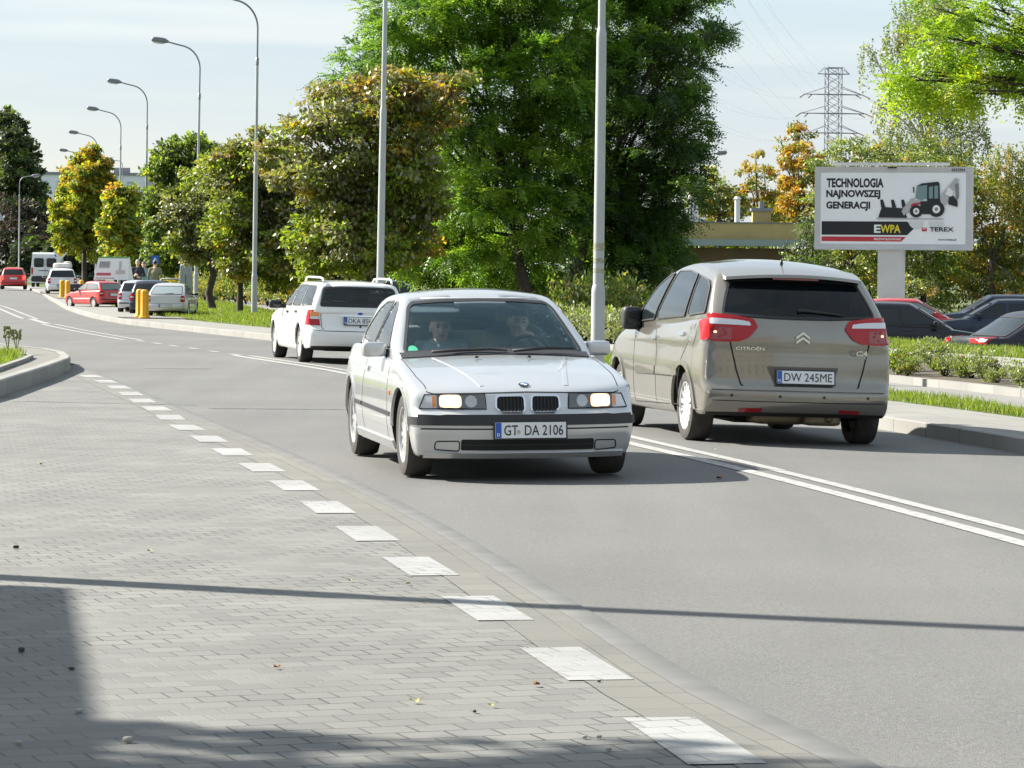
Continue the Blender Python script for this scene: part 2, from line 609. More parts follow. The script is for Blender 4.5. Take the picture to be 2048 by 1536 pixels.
def ribbon(name, lines, mats, kind='structure', seg_mat=None, keep=None, smooth=False):
    """sheet through several polylines of equal length, each [(x, y, z)...]; UV in metres"""
    n = len(lines[0])
    V, F, UV, MI = [], [], [], []
    s = [0.0]
    for i in range(1, n):
        s.append(s[-1] + (Vector(lines[0][i]) - Vector(lines[0][i - 1])).length)
    w = [[0.0] for _ in range(n)]
    for i in range(n):
        for j in range(1, len(lines)):
            w[i].append(w[i][-1] + (Vector(lines[j][i]) - Vector(lines[j - 1][i])).length)
    for j, L in enumerate(lines):
        V += [tuple(p) for p in L]
    uv = []
    for i in range(n - 1):
        if keep and not keep(i): continue
        for j in range(len(lines) - 1):
            F.append((j * n + i, (j + 1) * n + i, (j + 1) * n + i + 1, j * n + i + 1))
            uv += [(s[i], w[i][j]), (s[i], w[i][j + 1]), (s[i + 1], w[i + 1][j + 1]), (s[i + 1], w[i + 1][j])]
            MI.append(seg_mat[j] if seg_mat else 0)
    o = mesh_obj(name, V, F, mats, None, MI, smooth=smooth)
    lay = o.data.uv_layers.new(name="UVMap")
    lay.data.foreach_set("uv", np.array(uv, dtype=np.float32).ravel())
    if kind: o["kind"] = kind
    return o
def with_z(pl, z):
    return [(p[0], p[1], z(p[1]) if callable(z) else z) for p in pl]
def sheet(name, poly, z, m, kind='structure'):
    bm = bmesh.new()
    f = bm.faces.new([bm.verts.new((p[0], p[1], z)) for p in poly])
    bmesh.ops.triangulate(bm, faces=[f])
    me = bpy.data.meshes.new(name)
    bm.normal_update()
    bm.to_mesh(me); bm.free()
    for p in me.polygons:
        if p.normal.z < 0: p.flip()
    me.materials.append(m)
    o = bpy.data.objects.new(name, me)
    COL.objects.link(o)
    if kind: o["kind"] = kind
    return o

# ---- measured lines (metres; x right, y away from the camera)
ZR, ZL = -0.07, -0.03                                   # crossfall of the two lanes
KERB = smooth_line([(7.2, 8), (6.5, 15), (5.7, 21), (4.83, 26.4), (4.27, 29.8), (3.75, 32.5), (1.85, 41), (-1.05, 53), (-4.35, 67.2), (-7.2, 77), (-10.87, 90), (-14.8, 110), (-20.2, 143), (-30.5, 206), (-52, 300)])
EDGE = smooth_line([(1.75, 6.2), (1.45, 8), (1.19, 9.86), (0.78, 11.8), (0.36, 14.58), (-0.46, 19.84), (-1.72, 26.44), (-3.22, 33.57), (-5.08, 42.6), (-6.26, 48.2), (-7.0, 51.4), (-8.99, 57.0), (-12.0, 66), (-16.5, 82), (-21, 100), (-29, 135), (-42, 206), (-66, 300)])
CENTRE = smooth_line([(4.6, 6.2), (3.9, 12), (2.93, 18.5), (1.94, 24.4), (1.05, 28.9), (-2.34, 46.9), (-4.54, 55.2), (-7.72, 66.5), (-11.95, 84), (-19.0, 120), (-27.5, 160), (-37, 206), (-59, 300)])
YS = [6.2 + 0.6 * i for i in range(70)] + [48.5 + 1.6 * i for i in range(60)] + [145 + 6 * i for i in range(26)]
kx = lambda Y: at_Y(KERB, max(8, Y))
ex = lambda Y: at_Y(EDGE, Y)
cx = lambda Y: at_Y(CENTRE, Y)
def road_z(x, Y):
    c = cx(Y)
    if x >= c: return ZR * min(1, (x - c) / max(0.1, kx(Y) - c))
    return ZL * min(1, (c - x) / max(0.1, c - ex(Y)))

# ---- terrain reaching the horizon, lower on the right where the car park lies
gx = sorted(set([-900, -500, -300, -200] + list(range(-150, 151, 5)) + [200, 300, 500, 900]))
gy = sorted(set([-200, -60] + list(range(-20, 321, 5)) + [400, 550, 800, 1400, 3000]))
def terr(x, y):
    lim = 9.0 - 0.20 * (y - 55) if y > 55 else 9.5
    return -0.62 if (x > lim + 1 and y < 330) else -0.16
tv = [(x, y, terr(x, y)) for y in gy for x in gx]
nx_ = len(gx)
tf = [(j * nx_ + i, j * nx_ + i + 1, (j + 1) * nx_ + i + 1, (j + 1) * nx_ + i) for j in range(len(gy) - 1) for i in range(nx_ - 1)]
ground = mesh_obj("ground", tv, tf, M['terrain'], smooth=False)
ground["kind"] = "structure"

# ---- carriageway, paving, kerbs
road = ribbon("road", [[(ex(Y), Y, ZL) for Y in YS], [(0.5 * ex(Y) + 0.5 * cx(Y), Y, ZL * .5) for Y in YS], [(cx(Y), Y, 0) for Y in YS],
                       [(0.5 * cx(Y) + 0.5 * kx(Y), Y, ZR * .5) for Y in YS], [(kx(Y), Y, ZR) for Y in YS]], M['asphalt'])
edge_near = [p for p in EDGE if p[1] <= 50.5]
BORDER_W = 0.44
bl = offset_line(edge_near, -BORDER_W)
gl = offset_line(edge_near, -0.13)
ribbon("paving_border", [with_z(bl, ZL + 0.002), with_z(gl, ZL + 0.002)], M['border'])
ribbon("gutter", [with_z(gl, ZL + 0.003), with_z(edge_near, ZL + 0.006), with_z(offset_line(edge_near, 0.02), ZL - 0.01)], M['gutter'], smooth=True)
sheet("paving", [(-40, 4), (1.5, 4)] + bl + [(-7.2, 50.6), (-40, 50.6)], ZL, M['paving'])

# ---- kerbed island on the left
isl = [(-5.75, 16), (-5.85, 30), (-5.93, 37.6), (-6.2, 43.5), (-6.42, 47.2), (-6.55, 48.3), (-6.95, 50.6), (-7.5, 52.6), (-8.4, 54.7), (-9.4, 57.4), (-12.3, 66), (-16.8, 82), (-21.3, 100), (-29.4, 135), (-42.4, 206), (-66.5, 300)]
isl = isl[:3] + [tuple(p) for p in resample([Vector(p) for p in isl[3:9]], 0.5)] + isl[9:]
inn = offset_line(isl, -0.15)
ribbon("kerb", [with_z(isl, ZL - 0.02), with_z(isl, 0.155), with_z(offset_line(isl, -0.02), 0.17), with_z(inn, 0.17)], M['kerb'])
sheet("pavement", inn + [(-90, 300), (-90, 16)], 0.166, M['slab'])
lawn_edge = [(-6.2, 16), (-6.25, 36), (-6.43, 40.8), (-6.72, 45), (-6.88, 46.8), (-7.1, 47.6), (-7.9, 49.2), (-9.3, 52.5), (-11, 57.4), (-14, 66), (-18.5, 82), (-23, 100), (-31, 135), (-44, 206), (-68, 300)]
le_in = offset_line(lawn_edge, -0.08)
ribbon("lawn_edging", [with_z(lawn_edge, 0.165), with_z(lawn_edge, 0.22), with_z(le_in, 0.22)], M['kerb'])
sheet("lawn", le_in + [(-90, 300), (-90, 16)], 0.205, M['lawn'])

# ---- right-hand side: kerb, pavement, grass strip, path, planting bed, lawn
kl = [p for p in KERB]
PAVW = lambda Y: float(np.interp(Y, [20, 60, 90], [1.35, 1.45, 1.7]))
B_ = offset_line(kl, PAVW)
LC = lambda Y: float(np.interp(Y, [8, 34, 39.6, 56, 104, 142, 206, 300], [9.7, 5.45, 4.6, 1.75, -7.45, -12.9, -24, -44]))      # grass / path
LD = lambda Y: LC(Y) + float(np.interp(Y, [30, 40, 52, 60, 80, 121], [1.35, 1.15, 0.55, 0.75, 1.1, 1.9]))                       # path / edging
LE = lambda Y: float(np.interp(Y, [8, 38, 50.7, 55.5, 121, 160, 300], [17.5, 10.6, 8.0, 6.8, -4.6, -10, -36]))                  # back of the bed
kz = 0.065
ribbon("kerb", [with_z(kl, ZR - 0.02), with_z(kl, kz - 0.01), with_z(offset_line(kl, 0.02), kz), with_z(offset_line(kl, 0.15), kz)], M['kerb'])
ribbon("pavement", [with_z(offset_line(kl, 0.15), kz - 0.003), with_z(B_, kz - 0.003)], M['slab'])
by = [p[1] for p in B_]
ribbon("lawn", [with_z(B_, 0.05), [(LC(p[1]), p[1], 0.05) for p in B_]], M['lawn'])
ribbon("path", [[(LC(y), y, 0.052) for y in by], [(LD(y), y, 0.052) for y in by]], M['asphalt_path'])
ribbon("bed_edging", [[(LD(y), y, 0.04) for y in by], [(LD(y), y, 0.15) for y in by], [(LD(y) + .12, y, 0.15) for y in by]], M['kerb'])
ribbon("planting_bed", [[(LD(y) + .11, y, 0.10) for y in by], [(LE(y) - .5, y, 0.12) for y in by]], M['soil'])
ribbon("bed_edging", [[(LE(y) - .9, y, 0.11) for y in by], [(LE(y) - .9, y, 0.17) for y in by], [(LE(y), y, 0.19) for y in by]], M['kerb'])
LF = lambda Y: LE(Y) + float(np.interp(Y, [40, 62, 70, 88, 110, 125, 300], [3.0, 1.9, 2.0, 4.5, 7.5, 20, 60]))
ribbon("lawn", [[(LE(y), y, 0.18) for y in by], [(LF(y), y, 0.10) for y in by], [(LF(y) + 1.5, y, -0.7) for y in by]], M['lawn'])
sheet("parking_lot", [(8, 40), (80, 40), (80, 118), (2, 118), (8, 72)], -0.55, M['asphalt_path'])
# parking bays beside the road further back
sheet("parking_bay", [(-11.2, 93), (-8.6, 93), (-16.5, 140), (-19.6, 140)], 0.004, M['asphalt'])
sheet("pavement", [(-10.85, 90.5), (-8.5, 89.5), (-8.5, 92.7), (-11.3, 92.7)], 0.085, M['slab'])
sheet("pavement", [(-20.0, 143), (-16.5, 141), (-23, 185), (-27, 185)], 0.085, M['slab'])

# ---- road markings and joints
def marking(name, pl, w, m, z, dash=None, y0=0, y1=999, par=0.0):
    """painted line along pl (offset par), width w, optional (stroke, gap) in metres"""
    full = offset_line(pl, par)
    fx, fy = [p[0] for p in full], [p[1] for p in full]
    pts = [Vector(p) for p in full if y0 < p[1] < y1]
    for yy, at_end in ((y0, 0), (y1, 1)):
        if fy[0] < yy < fy[-1]:
            q = Vector((float(np.interp(yy, fy, fx)), yy))
            pts.append(q) if at_end else pts.insert(0, q)
    d = [0.0]
    for a, b in zip(pts[:-1], pts[1:]): d.append(d[-1] + (b - a).length)
    xs, ys = [p.x for p in pts], [p.y for p in pts]
    def P(s): return Vector((float(np.interp(s, d, xs)), float(np.interp(s, d, ys))))
    spans = [(0, d[-1])]
    if dash:
        spans, s = [], dash[2] if len(dash) > 2 else 0
        while s + dash[0] < d[-1]:
            spans.append((s, s + dash[0])); s += dash[0] + dash[1]
    V, F = [], []
    for a, b in spans:
        n = max(1, int((b - a) / 1.0))
        base = len(V)
        for k in range(n + 1):
            s = a + (b - a) * k / n
            p = P(s); t = (P(s + .3) - P(s - .3)).normalized()
            nn = Vector((t.y, -t.x)) * w / 2
            for q in (p - nn, p + nn):
                V.append((q.x, q.y, z(q.x, q.y) if callable(z) else z))
        for k in range(n):
            F.append((base + 2 * k, base + 2 * k + 1, base + 2 * k + 3, base + 2 * k + 2))
    o = mesh_obj(name, V, F, m, smooth=False)
    o["kind"] = "structure"
    return o
mz = lambda x, y: road_z(x, y) + 0.005
marking("road_marking", CENTRE, 0.12, M['paint'], mz, y0=8, y1=55.5, par=-0.13)
marking("road_marking", CENTRE, 0.12, M['paint'], mz, y0=8, y1=24.62, par=0.115)
marking("road_marking", CENTRE, 0.12, M['paint'], mz, y0=24.66, y1=55.5, par=0.14)
marking("road_marking", CENTRE, 0.12, M['paint'], mz, (1.0, 1.0), y0=55.5, y1=68, par=0.0)
marking("road_marking", CENTRE, 0.10, M['paint'], mz, y0=66.5, y1=84, par=-0.2)
marking("road_marking", CENTRE, 0.10, M['paint'], mz, y0=66.5, y1=84, par=0.15)
marking("road_marking", CENTRE, 0.20, M['paint'], mz, y0=84.3, y1=92, par=0.0)
marking("road_marking", CENTRE, 0.11, M['paint'], mz, y0=92, y1=170, par=-0.2)
marking("road_marking", CENTRE, 0.11, M['paint'], mz, y0=92, y1=170, par=0.2)
DASH = smooth_line([gp(px, py, ZL) for px, py in [(1820, 1790), (1600, 1630), (1388, 1483), (1150, 1327), (975, 1218), (843, 1134), (738, 1070), (657, 1015), (592, 973), (530, 938), (478, 911), (432, 885), (391, 863), (357, 846), (330, 826), (302, 811), (278, 797), (237, 773), (191, 755), (167, 748)]], 0.4)
y_first = gp(1450, 1530, ZL)[1]
marking("road_marking", DASH, 0.25, M['paving_paint'], ZL + 0.0045, (1.05, 1.02), y0=y_first, y1=47.5)
def crack(p0, p1, w, zf):
    a, b = Vector(p0), Vector(p1)
    n = 24
    t = (b - a).normalized(); nn = Vector((-t.y, t.x))
    r = random.Random(int(abs(p0[0]) * 100))
    V, F = [], []
    for k in range(n + 1):
        p = a.lerp(b, k / n) + nn * r.uniform(-.02, .02)
        for s in (-1, 1):
            q = p + nn * s * w / 2 * r.uniform(.5, 1.3)
            V.append((q.x, q.y, zf(q.x, q.y)))
    for k in range(n): F.append((2 * k, 2 * k + 1, 2 * k + 3, 2 * k + 2))
    o = mesh_obj("road_joint", V, F, M['crack'], smooth=False); o["kind"] = "structure"
crack(gp(30, 803, ZL), gp(395, 811, ZL), 0.05, lambda x, y: ZL + 0.006)
crack(gp(420, 812), gp(690, 817), 0.06, lambda x, y: road_z(x, y) + 0.004)
crack(gp(290, 734), gp(425, 736), 0.06, lambda x, y: road_z(x, y) + 0.004)
# ============================================================ CARS
def paint(name, col, metal=0.0, rough=0.35, coat=1.0, dirt=0.06):
    return mat(name, col, rough, metal, 0.5, coat, noise=(2.5, dirt))
M['black_trim'] = mat('black trim plastic', (0.018, 0.018, 0.02), 0.55)
M['underbody'] = mat('underbody', (0.012, 0.012, 0.012), 0.9)
M['gap'] = mat('panel gap', (0.012, 0.012, 0.013), 0.8)
M['rubber'] = mat('tyre rubber', (0.022, 0.021, 0.020), 0.85, noise=(14, 0.3))
M['tyre_dusty'] = mat('dusty tyre rubber', (0.045, 0.042, 0.037), 0.9, noise=(9, 0.3))
M['alloy'] = mat('wheel alloy', (0.55, 0.55, 0.54), 0.35, 0.6)
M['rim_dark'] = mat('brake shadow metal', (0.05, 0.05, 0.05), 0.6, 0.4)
M['chrome'] = mat('chrome', (0.75, 0.76, 0.78), 0.12, 1.0)
M['dark_glass'] = mat('dark window glass', (0.010, 0.015, 0.017), 0.03, 0, 0.5)
M['black_glass'] = mat('privacy glass', (0.004, 0.006, 0.007), 0.03, 0, 0.28)
M['clear_glass'] = glass_mat('clear window glass', (0.94, 1.0, 0.99), (.62, .90, .95), 1.58)
M['side_glass'] = glass_mat('lightly tinted glass', (0.90, 0.96, 0.95), 0.95, 1.55)
M['tint_glass'] = glass_mat('tinted window glass', (0.40, 0.52, 0.50), 0.9)
M['red_lens'] = mat('red lamp lens', (0.37, 0.003, 0.006), 0.15, 0, 0.35, .35)
M['red_lens_dark'] = mat('dark red lamp lens', (0.25, 0.006, 0.008), 0.12, 0, 0.5, 1.0)
M['amber_lens'] = mat('amber lamp lens', (0.75, 0.25, 0.04), 0.15, 0, 0.5, 1.0)
M['clear_lens'] = mat('clear lamp lens', (0.62, 0.64, 0.65), 0.15, 0.2, 0.5, 1.0)
M['smoke_lens'] = mat('headlamp glass', (0.10, 0.10, 0.10), 0.08, 0.3, 0.6, 1.0)
M['reflector'] = mat('lamp reflector', (0.45, 0.44, 0.42), 0.2, 0.8)
M['lit_lamp'] = mat('lit headlamp', (1, 1, 1), 0.3, emis=((1.0, 0.80, 0.46), 2.2))
M['lit_glow'] = mat('lit headlamp rim', (1, 0.8, 0.6), 0.3, emis=((1.0, 0.55, 0.26), 0.5))
M['lit_tail'] = mat('lit brake lamp', (0.8, 0.02, 0.02), 0.3, emis=((1.0, 0.05, 0.03), 1.0))
M['plate_white'] = mat('number plate white', (0.72, 0.74, 0.75), 0.4)
M['plate_blue'] = mat('number plate blue', (0.02, 0.09, 0.42), 0.4)
M['plate_ink'] = mat('number plate ink', (0.012, 0.012, 0.014), 0.5)
M['seat'] = mat('seat cloth', (0.16, 0.18, 0.185), 0.9)
M['dash'] = mat('dashboard', (0.05, 0.055, 0.058), 0.7)
M['headliner'] = mat('headliner', (0.70, 0.70, 0.68), 0.9)

class Car:
    def __init__(s, name, label, cat, loc, rz, roll=0.0, group=None):
        s.root = tag(empty(name, loc, rz, None, roll), label, cat, group)
    def shell(s, p, n=(80, 28, 22), k=3):
        V, F = unit_cube(*n)
        u, v, w = V[:, 0], V[:, 1] * 2 - 1, V[:, 2]
        xf, xr, zt, zb, W, sec = [pchip(p[q]) for q in ('xf', 'xr', 'zt', 'zb', 'w', 'sec')]
        bf, br, bp = p.get('bowf', 0.1), p.get('bowr', 0.1), p.get('bowp', 2.6)
        x = u * p['L']
        z = zb(x)
        for _ in range(6):
            top = zt(x) - p.get('crown', 0.03) * np.abs(v) ** 2.2
            z = zb(x) * (1 - w) + top * w
            a = np.abs(v) ** bp
            x = (xf(z) + bf * a) * (1 - u) + (xr(z) - br * a) * u
        y = v * W(x) * sec(z)
        P = np.stack([x, y, z], 1)
        # round the edges: a few smoothing passes
        E = set()
        for f in F:
            for i in range(4): E.add((min(f[i], f[i - 1]), max(f[i], f[i - 1])))
        E = np.array(list(E))
        deg = np.bincount(E.ravel(), minlength=len(P)).astype(float)[:, None]
        for _ in range(k):
            A = np.zeros_like(P)
            np.add.at(A, E[:, 0], P[E[:, 1]])
            np.add.at(A, E[:, 1], P[E[:, 0]])
            P = P * 0.5 + 0.5 * A / deg
        return P, F
    def make(s, lower, cabin, n=(80, 28, 22), nc=(64, 28, 16), k=3, kc=3):
        s.L = lower['L']
        s.lo = s.shell(lower, n, k)
        s.ca = s.shell(cabin, nc, kc)
        s.t_lo = BVHTree.FromPolygons([tuple(p) for p in s.lo[0]], s.lo[1])
        s.t_ca = BVHTree.FromPolygons([tuple(p) for p in s.ca[0]], s.ca[1])
        V = [tuple(p) for p in s.lo[0]] + [tuple(p) for p in s.ca[0]]
        b = len(s.lo[0])
        s.t_all = BVHTree.FromPolygons(V, list(s.lo[1]) + [tuple(i + b for i in f) for f in s.ca[1]])
        s.holes = []
        s.floor_cut = None
    # --- projection of 2d outlines on the body
    def ray(s, view, a, b, tree):
        if view == 'front': o, d = Vector((-3, -a, b)), Vector((1, 0, 0))
        elif view == 'rear': o, d = Vector((s.L + 3, a, b)), Vector((-1, 0, 0))
        elif view == 'left': o, d = Vector((a, 3, b)), Vector((0, -1, 0))
        elif view == 'right': o, d = Vector((a, -3, b)), Vector((0, 1, 0))
        else: o, d = Vector((a, b, 4)), Vector((0, 0, -1))
        h = tree.ray_cast(o, d)
        if h[0] is None:                      # past the outline: slide inwards until the body is met
            ax = {'front': Vector((0, 1, 0)), 'rear': Vector((0, 1, 0)), 'top': Vector((0, 1, 0))}.get(view, Vector((0, 0, 1)))
            ref = 0.0 if view in ('front', 'rear', 'top') else 0.6
            for k in range(1, 26):
                o2 = o.copy()
                cur = o.dot(ax)
                o2 += ax * ((ref - cur) * 0.008 * k)
                h = tree.ray_cast(o2, d)
                if h[0] is not None: break
        if h[0] is None:
            t = {'front': 3.05, 'rear': 3.05, 'left': 2.2, 'right': 2.2}.get(view, 3)
            q = tree.find_nearest(o + d * t)
            return q[0], q[1]
        n = h[1]
        if n.dot(d) > 0: n = -n
        return h[0], n
    def patch(s, name, view, poly, m, off=0.004, thick=0.012, step=0.05, tree=None, parent=None, smooth=True, flat=None):
        tree = tree or s.t_all
        bm = bmesh.new()
        f = bm.faces.new([bm.verts.new((p[0], p[1], 0)) for p in poly])
        f.normal_update()
        if f.normal.z < 0: f.normal_flip()
        xs, ys = [p[0] for p in poly], [p[1] for p in poly]
        for ax, lo, hi in ((0, min(xs), max(xs)), (1, min(ys), max(ys))):
            n = int((hi - lo) / step)
            for k in range(1, n + 1):
                c = lo + (hi - lo) * k / (n + 1)
                co = (c, 0, 0) if ax == 0 else (0, c, 0)
                no = (1, 0, 0) if ax == 0 else (0, 1, 0)
                bmesh.ops.bisect_plane(bm, geom=bm.verts[:] + bm.edges[:] + bm.faces[:], dist=1e-5, plane_co=co, plane_no=no)
        bmesh.ops.triangulate(bm, faces=[f for f in bm.faces if len(f.verts) > 4])
        bm.verts.index_update()
        bound = {v.index for e in bm.edges if e.is_boundary for v in e.verts}
        V, Vb = [], {}
        for v in bm.verts:
            h, nrm = s.ray(view, v.co.x, v.co.y, tree)
            V.append(h + nrm * off)
            if v.index in bound: Vb[v.index] = h - nrm * thick
        F = []
        flip = view in ('left', 'top') and view == 'left'
        for f in bm.faces:
            idx = [v.index for v in f.verts]
            F.append(idx)
        base = len(V)
        remap = {}
        for k, (i, p) in enumerate(Vb.items()):
            remap[i] = base + k
            V.append(p)
        for e in bm.edges:
            if e.is_boundary:
                a, b = e.verts[0].index, e.verts[1].index
                F.append([a, b, remap[b], remap[a]])
        bm.free()
        return s._emit(name, V, F, m, parent, smooth)
    def _emit(s, name, V, F, m, parent, smooth=True):
        me = bpy.data.meshes.new(name)
        me.from_pydata([tuple(v) for v in V], [], [tuple(f) for f in F])
        bm = bmesh.new(); bm.from_mesh(me)
        bmesh.ops.recalc_face_normals(bm, faces=bm.faces)
        # face outwards: compare with body centre
        cen = Vector((s.L / 2, 0, 0.6))
        if sum((f.calc_center_median() - cen).dot(f.normal) * f.calc_area() for f in bm.faces) < 0:
            bmesh.ops.reverse_faces(bm, faces=bm.faces)
        bm.to_mesh(me); bm.free()
        me.materials.append(m)
        if smooth:
            me.polygons.foreach_set("use_smooth", np.ones(len(me.polygons), dtype=bool))
            me.set_sharp_from_angle(angle=RAD(40))
        o = bpy.data.objects.new(name, me)
        COL.objects.link(o)
        o.parent = parent or s.root
        return o
    def strip(s, name, view, line, w, m, off=0.005, thick=0.004, closed=False, step=0.05, tree=None, parent=None, inner=False, join=False):
        """raised band along a 2d line on the body; inner = the band lies inside a closed line"""
        tree = tree or s.t_all
        lines = line if isinstance(line[0][0], (list, tuple)) else [line]
        if len(lines) > 1 and not join:
            return [s.strip(name, view, ln, w, m, off, thick, closed, step, tree, parent, inner) for ln in lines][0]
        V, F = [], []
        for ln in lines:
            P = resample([Vector(p) for p in ln], step, closed)
            n = len(P)
            area = sum(P[i].x * P[(i + 1) % n].y - P[(i + 1) % n].x * P[i].y for i in range(n))
            base = len(V)
            for i, p in enumerate(P):
                a = P[i - 1] if (i or closed) else p
                b = P[(i + 1) % n] if (i < n - 1 or closed) else p
                t = (b - a).normalized()
                nn = Vector((-t.y, t.x))
                if inner:
                    if area < 0: nn = -nn
                    q0, q1 = p, p + nn * w
                else:
                    q0, q1 = p - nn * w / 2, p + nn * w / 2
                for q in (q0, q1):
                    h, no = s.ray(view, q.x, q.y, tree)
                    V.append(h + no * off); V.append(h - no * thick)
            m_ = n if closed else n - 1
            for i in range(m_):
                a, b = base + 4 * i, base + 4 * ((i + 1) % n)
                F += [(a, a + 2, b + 2, b), (a, b, b + 1, a + 1), (a + 2, a + 3, b + 3, b + 2)]
            if not closed:
                e = base + 4 * (n - 1)
                F += [(base, base + 1, base + 3, base + 2), (e, e + 2, e + 3, e + 1)]
        return s._emit(name, V, F, m, parent, True)
    # --- finishing
    def hole(s, view, poly):
        s.holes.append((view, poly))
    def _cut_faces(s, P, F):
        P = np.asarray(P)
        cen = np.array([P[list(f)].mean(0) for f in F])
        nrm = np.array([np.cross(P[f[1]] - P[f[0]], P[f[2]] - P[f[1]]) for f in F])
        kill = np.zeros(len(F), bool)
        for view, poly in s.holes:
            if view == 'front': uv, ok = np.stack([-cen[:, 1], cen[:, 2]], 1), nrm[:, 0] < 0
            elif view == 'rear': uv, ok = np.stack([cen[:, 1], cen[:, 2]], 1), nrm[:, 0] > 0
            elif view == 'left': uv, ok = np.stack([cen[:, 0], cen[:, 2]], 1), nrm[:, 1] > 0
            else: uv, ok = np.stack([cen[:, 0], cen[:, 2]], 1), nrm[:, 1] < 0
            kill |= ok & inside(poly, uv)
        return kill, cen, nrm
    def finish(s, body_mat, axles, R, cab_mat=None, wells=True, hw=0.84):
        P, F = s.lo
        o = mesh_obj("body", P, F, [body_mat, M['underbody']], s.root)
        if wells:
            mb = MB()
            for ax in axles:
                for sg in (-1, 1):
                    y0, y1 = sg * (hw - 0.30), sg * (hw + 0.35)
                    mb.lathe([(0.0001, y0), (R, y0), (R, y1), (0.0001, y1)], 40, 1, 'Y', (ax, 0, s.rw))
            cut = mb.build("cutter", [body_mat, M['underbody']], s.root)
            bm = bmesh.new(); bm.from_mesh(cut.data)
            bmesh.ops.remove_doubles(bm, verts=bm.verts, dist=1e-3)
            bmesh.ops.recalc_face_normals(bm, faces=bm.faces)
            bm.to_mesh(cut.data); bm.free()
            bm = bmesh.new(); bm.from_mesh(o.data)
            bmesh.ops.recalc_face_normals(bm, faces=bm.faces)
            bm.to_mesh(o.data); bm.free()
            md = o.modifiers.new("wells", 'BOOLEAN')
            md.operation = 'DIFFERENCE'
            md.solver = 'EXACT'
            md.object = cut
            me = eval_mesh(o)
            o.modifiers.clear()
            if len(me.polygons) > 50: o.data = me
            me2 = cut.data
            bpy.data.objects.remove(cut)
            bpy.data.meshes.remove(me2)
        # underside dark, top under the cabin open when there is an interior
        bm = bmesh.new(); bm.from_mesh(o.data)
        dead = []
        for f in bm.faces:
            c = f.calc_center_median()
            if f.normal.z < -0.75: f.material_index = 1
            if s.floor_cut and f.normal.z > 0.5 and s.floor_cut[0] < c.x < s.floor_cut[1] and abs(c.y) < s.floor_cut[2] and c.z > 0.6:
                dead.append(f)
        if dead: bmesh.ops.delete(bm, geom=dead, context='FACES')
        bm.to_mesh(o.data); bm.free()
        o.data.polygons.foreach_set("use_smooth", np.ones(len(o.data.polygons), dtype=bool))
        o.data.set_sharp_from_angle(angle=RAD(42))
        s.body = o
        P, F = s.ca
        kill, cen, nrm = s._cut_faces(P, F)
        keep = [f for f, q, n_, c in zip(F, kill, nrm, cen) if not q and not (s.holes and n_[2] < -abs(n_[0]) - abs(n_[1]))]
        s.cab = mesh_obj("cabin", P, keep, [cab_mat or body_mat], s.root, sharp=50)
        if s.holes:
            sd = s.cab.modifiers.new("thickness", 'SOLIDIFY')
            sd.thickness = 0.03
            sd.offset = -1
        return o
    def wheel(s, x, side, y, r, wd, style='multi', n=10, rim=0.62, m_rim=None, steer=0.0, m_tyre=None):
        """tyre with rim child; side = +1 / -1 (sign of y)"""
        h = wd / 2
        mb = MB()
        rr = r * rim
        mb.lathe([(rr - .01, -h * .7), (rr, -h * .92), (r * .82, -h * 1.03), (r * .95, -h * .92), (r * .995, -h * .62), (r, -h * .2), (r, h * .2), (r * .995, h * .62), (r * .95, h * .92), (r * .82, h * 1.03), (rr, h * .92), (rr - .01, h * .7)], 36)
        ty = mb.build("wheel", [m_tyre or M['rubber']], s.root, True, 50)
        ty.location = (x, side * y, r)
        ty.rotation_euler = (0, 0, steer)
        q = MB()
        o = side * h
        q.lathe([(rr + .004, o * .93), (rr * .97, o * .90), (rr * .93, o * .72), (rr * .90, o * .2), (rr * .90, -o * .4)], 36, 0)
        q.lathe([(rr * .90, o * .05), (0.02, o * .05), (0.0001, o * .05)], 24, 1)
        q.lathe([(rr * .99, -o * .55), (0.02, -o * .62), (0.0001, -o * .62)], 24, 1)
        hub = rr * 0.24
        q.lathe([(hub, o * .1), (hub, o * .80), (hub * .7, o * .86), (0.0001, o * .86)], 20, 0)
        for k in range(n):
            a = 2 * math.pi * k / n
            if style == 'cover': w0, w1, th = 0.022, 2 * math.pi * rr * .9 / n * 0.50, 0.02
            elif style == 'blob': w0, w1, th = 0.05, 2 * math.pi * rr * .8 / n * 0.72, 0.02
            elif style == 'steel': w0, w1, th = 0.09, 0.12, 0.015
            else: w0, w1, th = 0.034, 0.030, 0.022
            r0, r1 = hub * .8, rr * .94
            z0, z1 = o * .82, o * (.80 if style != 'multi' else .74)
            ca, sa = math.cos(a), math.sin(a)
            def pt(rad, tw, yy): return (rad * ca - tw * sa, yy, rad * sa + tw * ca)
            ins = th * (1 if o > 0 else -1)
            V = [pt(r0, -w0 / 2, z0), pt(r0, w0 / 2, z0), pt(r1, w1 / 2, z1), pt(r1, -w1 / 2, z1),
                 pt(r0, -w0 / 2, z0 - ins), pt(r0, w0 / 2, z0 - ins), pt(r1, w1 / 2, z1 - ins), pt(r1, -w1 / 2, z1 - ins)]
            q.add(V, [(0, 1, 2, 3), (7, 6, 5, 4), (0, 4, 5, 1), (1, 5, 6, 2), (2, 6, 7, 3), (3, 7, 4, 0)], 0)
        q.build("rim", [m_rim or M['alloy'], M['rim_dark']], ty, True, 35)
        return ty
    def wheels(s, axles, track, r, wd, steer=0.0, **kw):
        s.rw = r
        for i, ax in enumerate(axles):
            for sg in (-1, 1):
                s.wheel(ax, sg, track / 2, r, wd, steer=steer if i == 0 else 0, **kw)
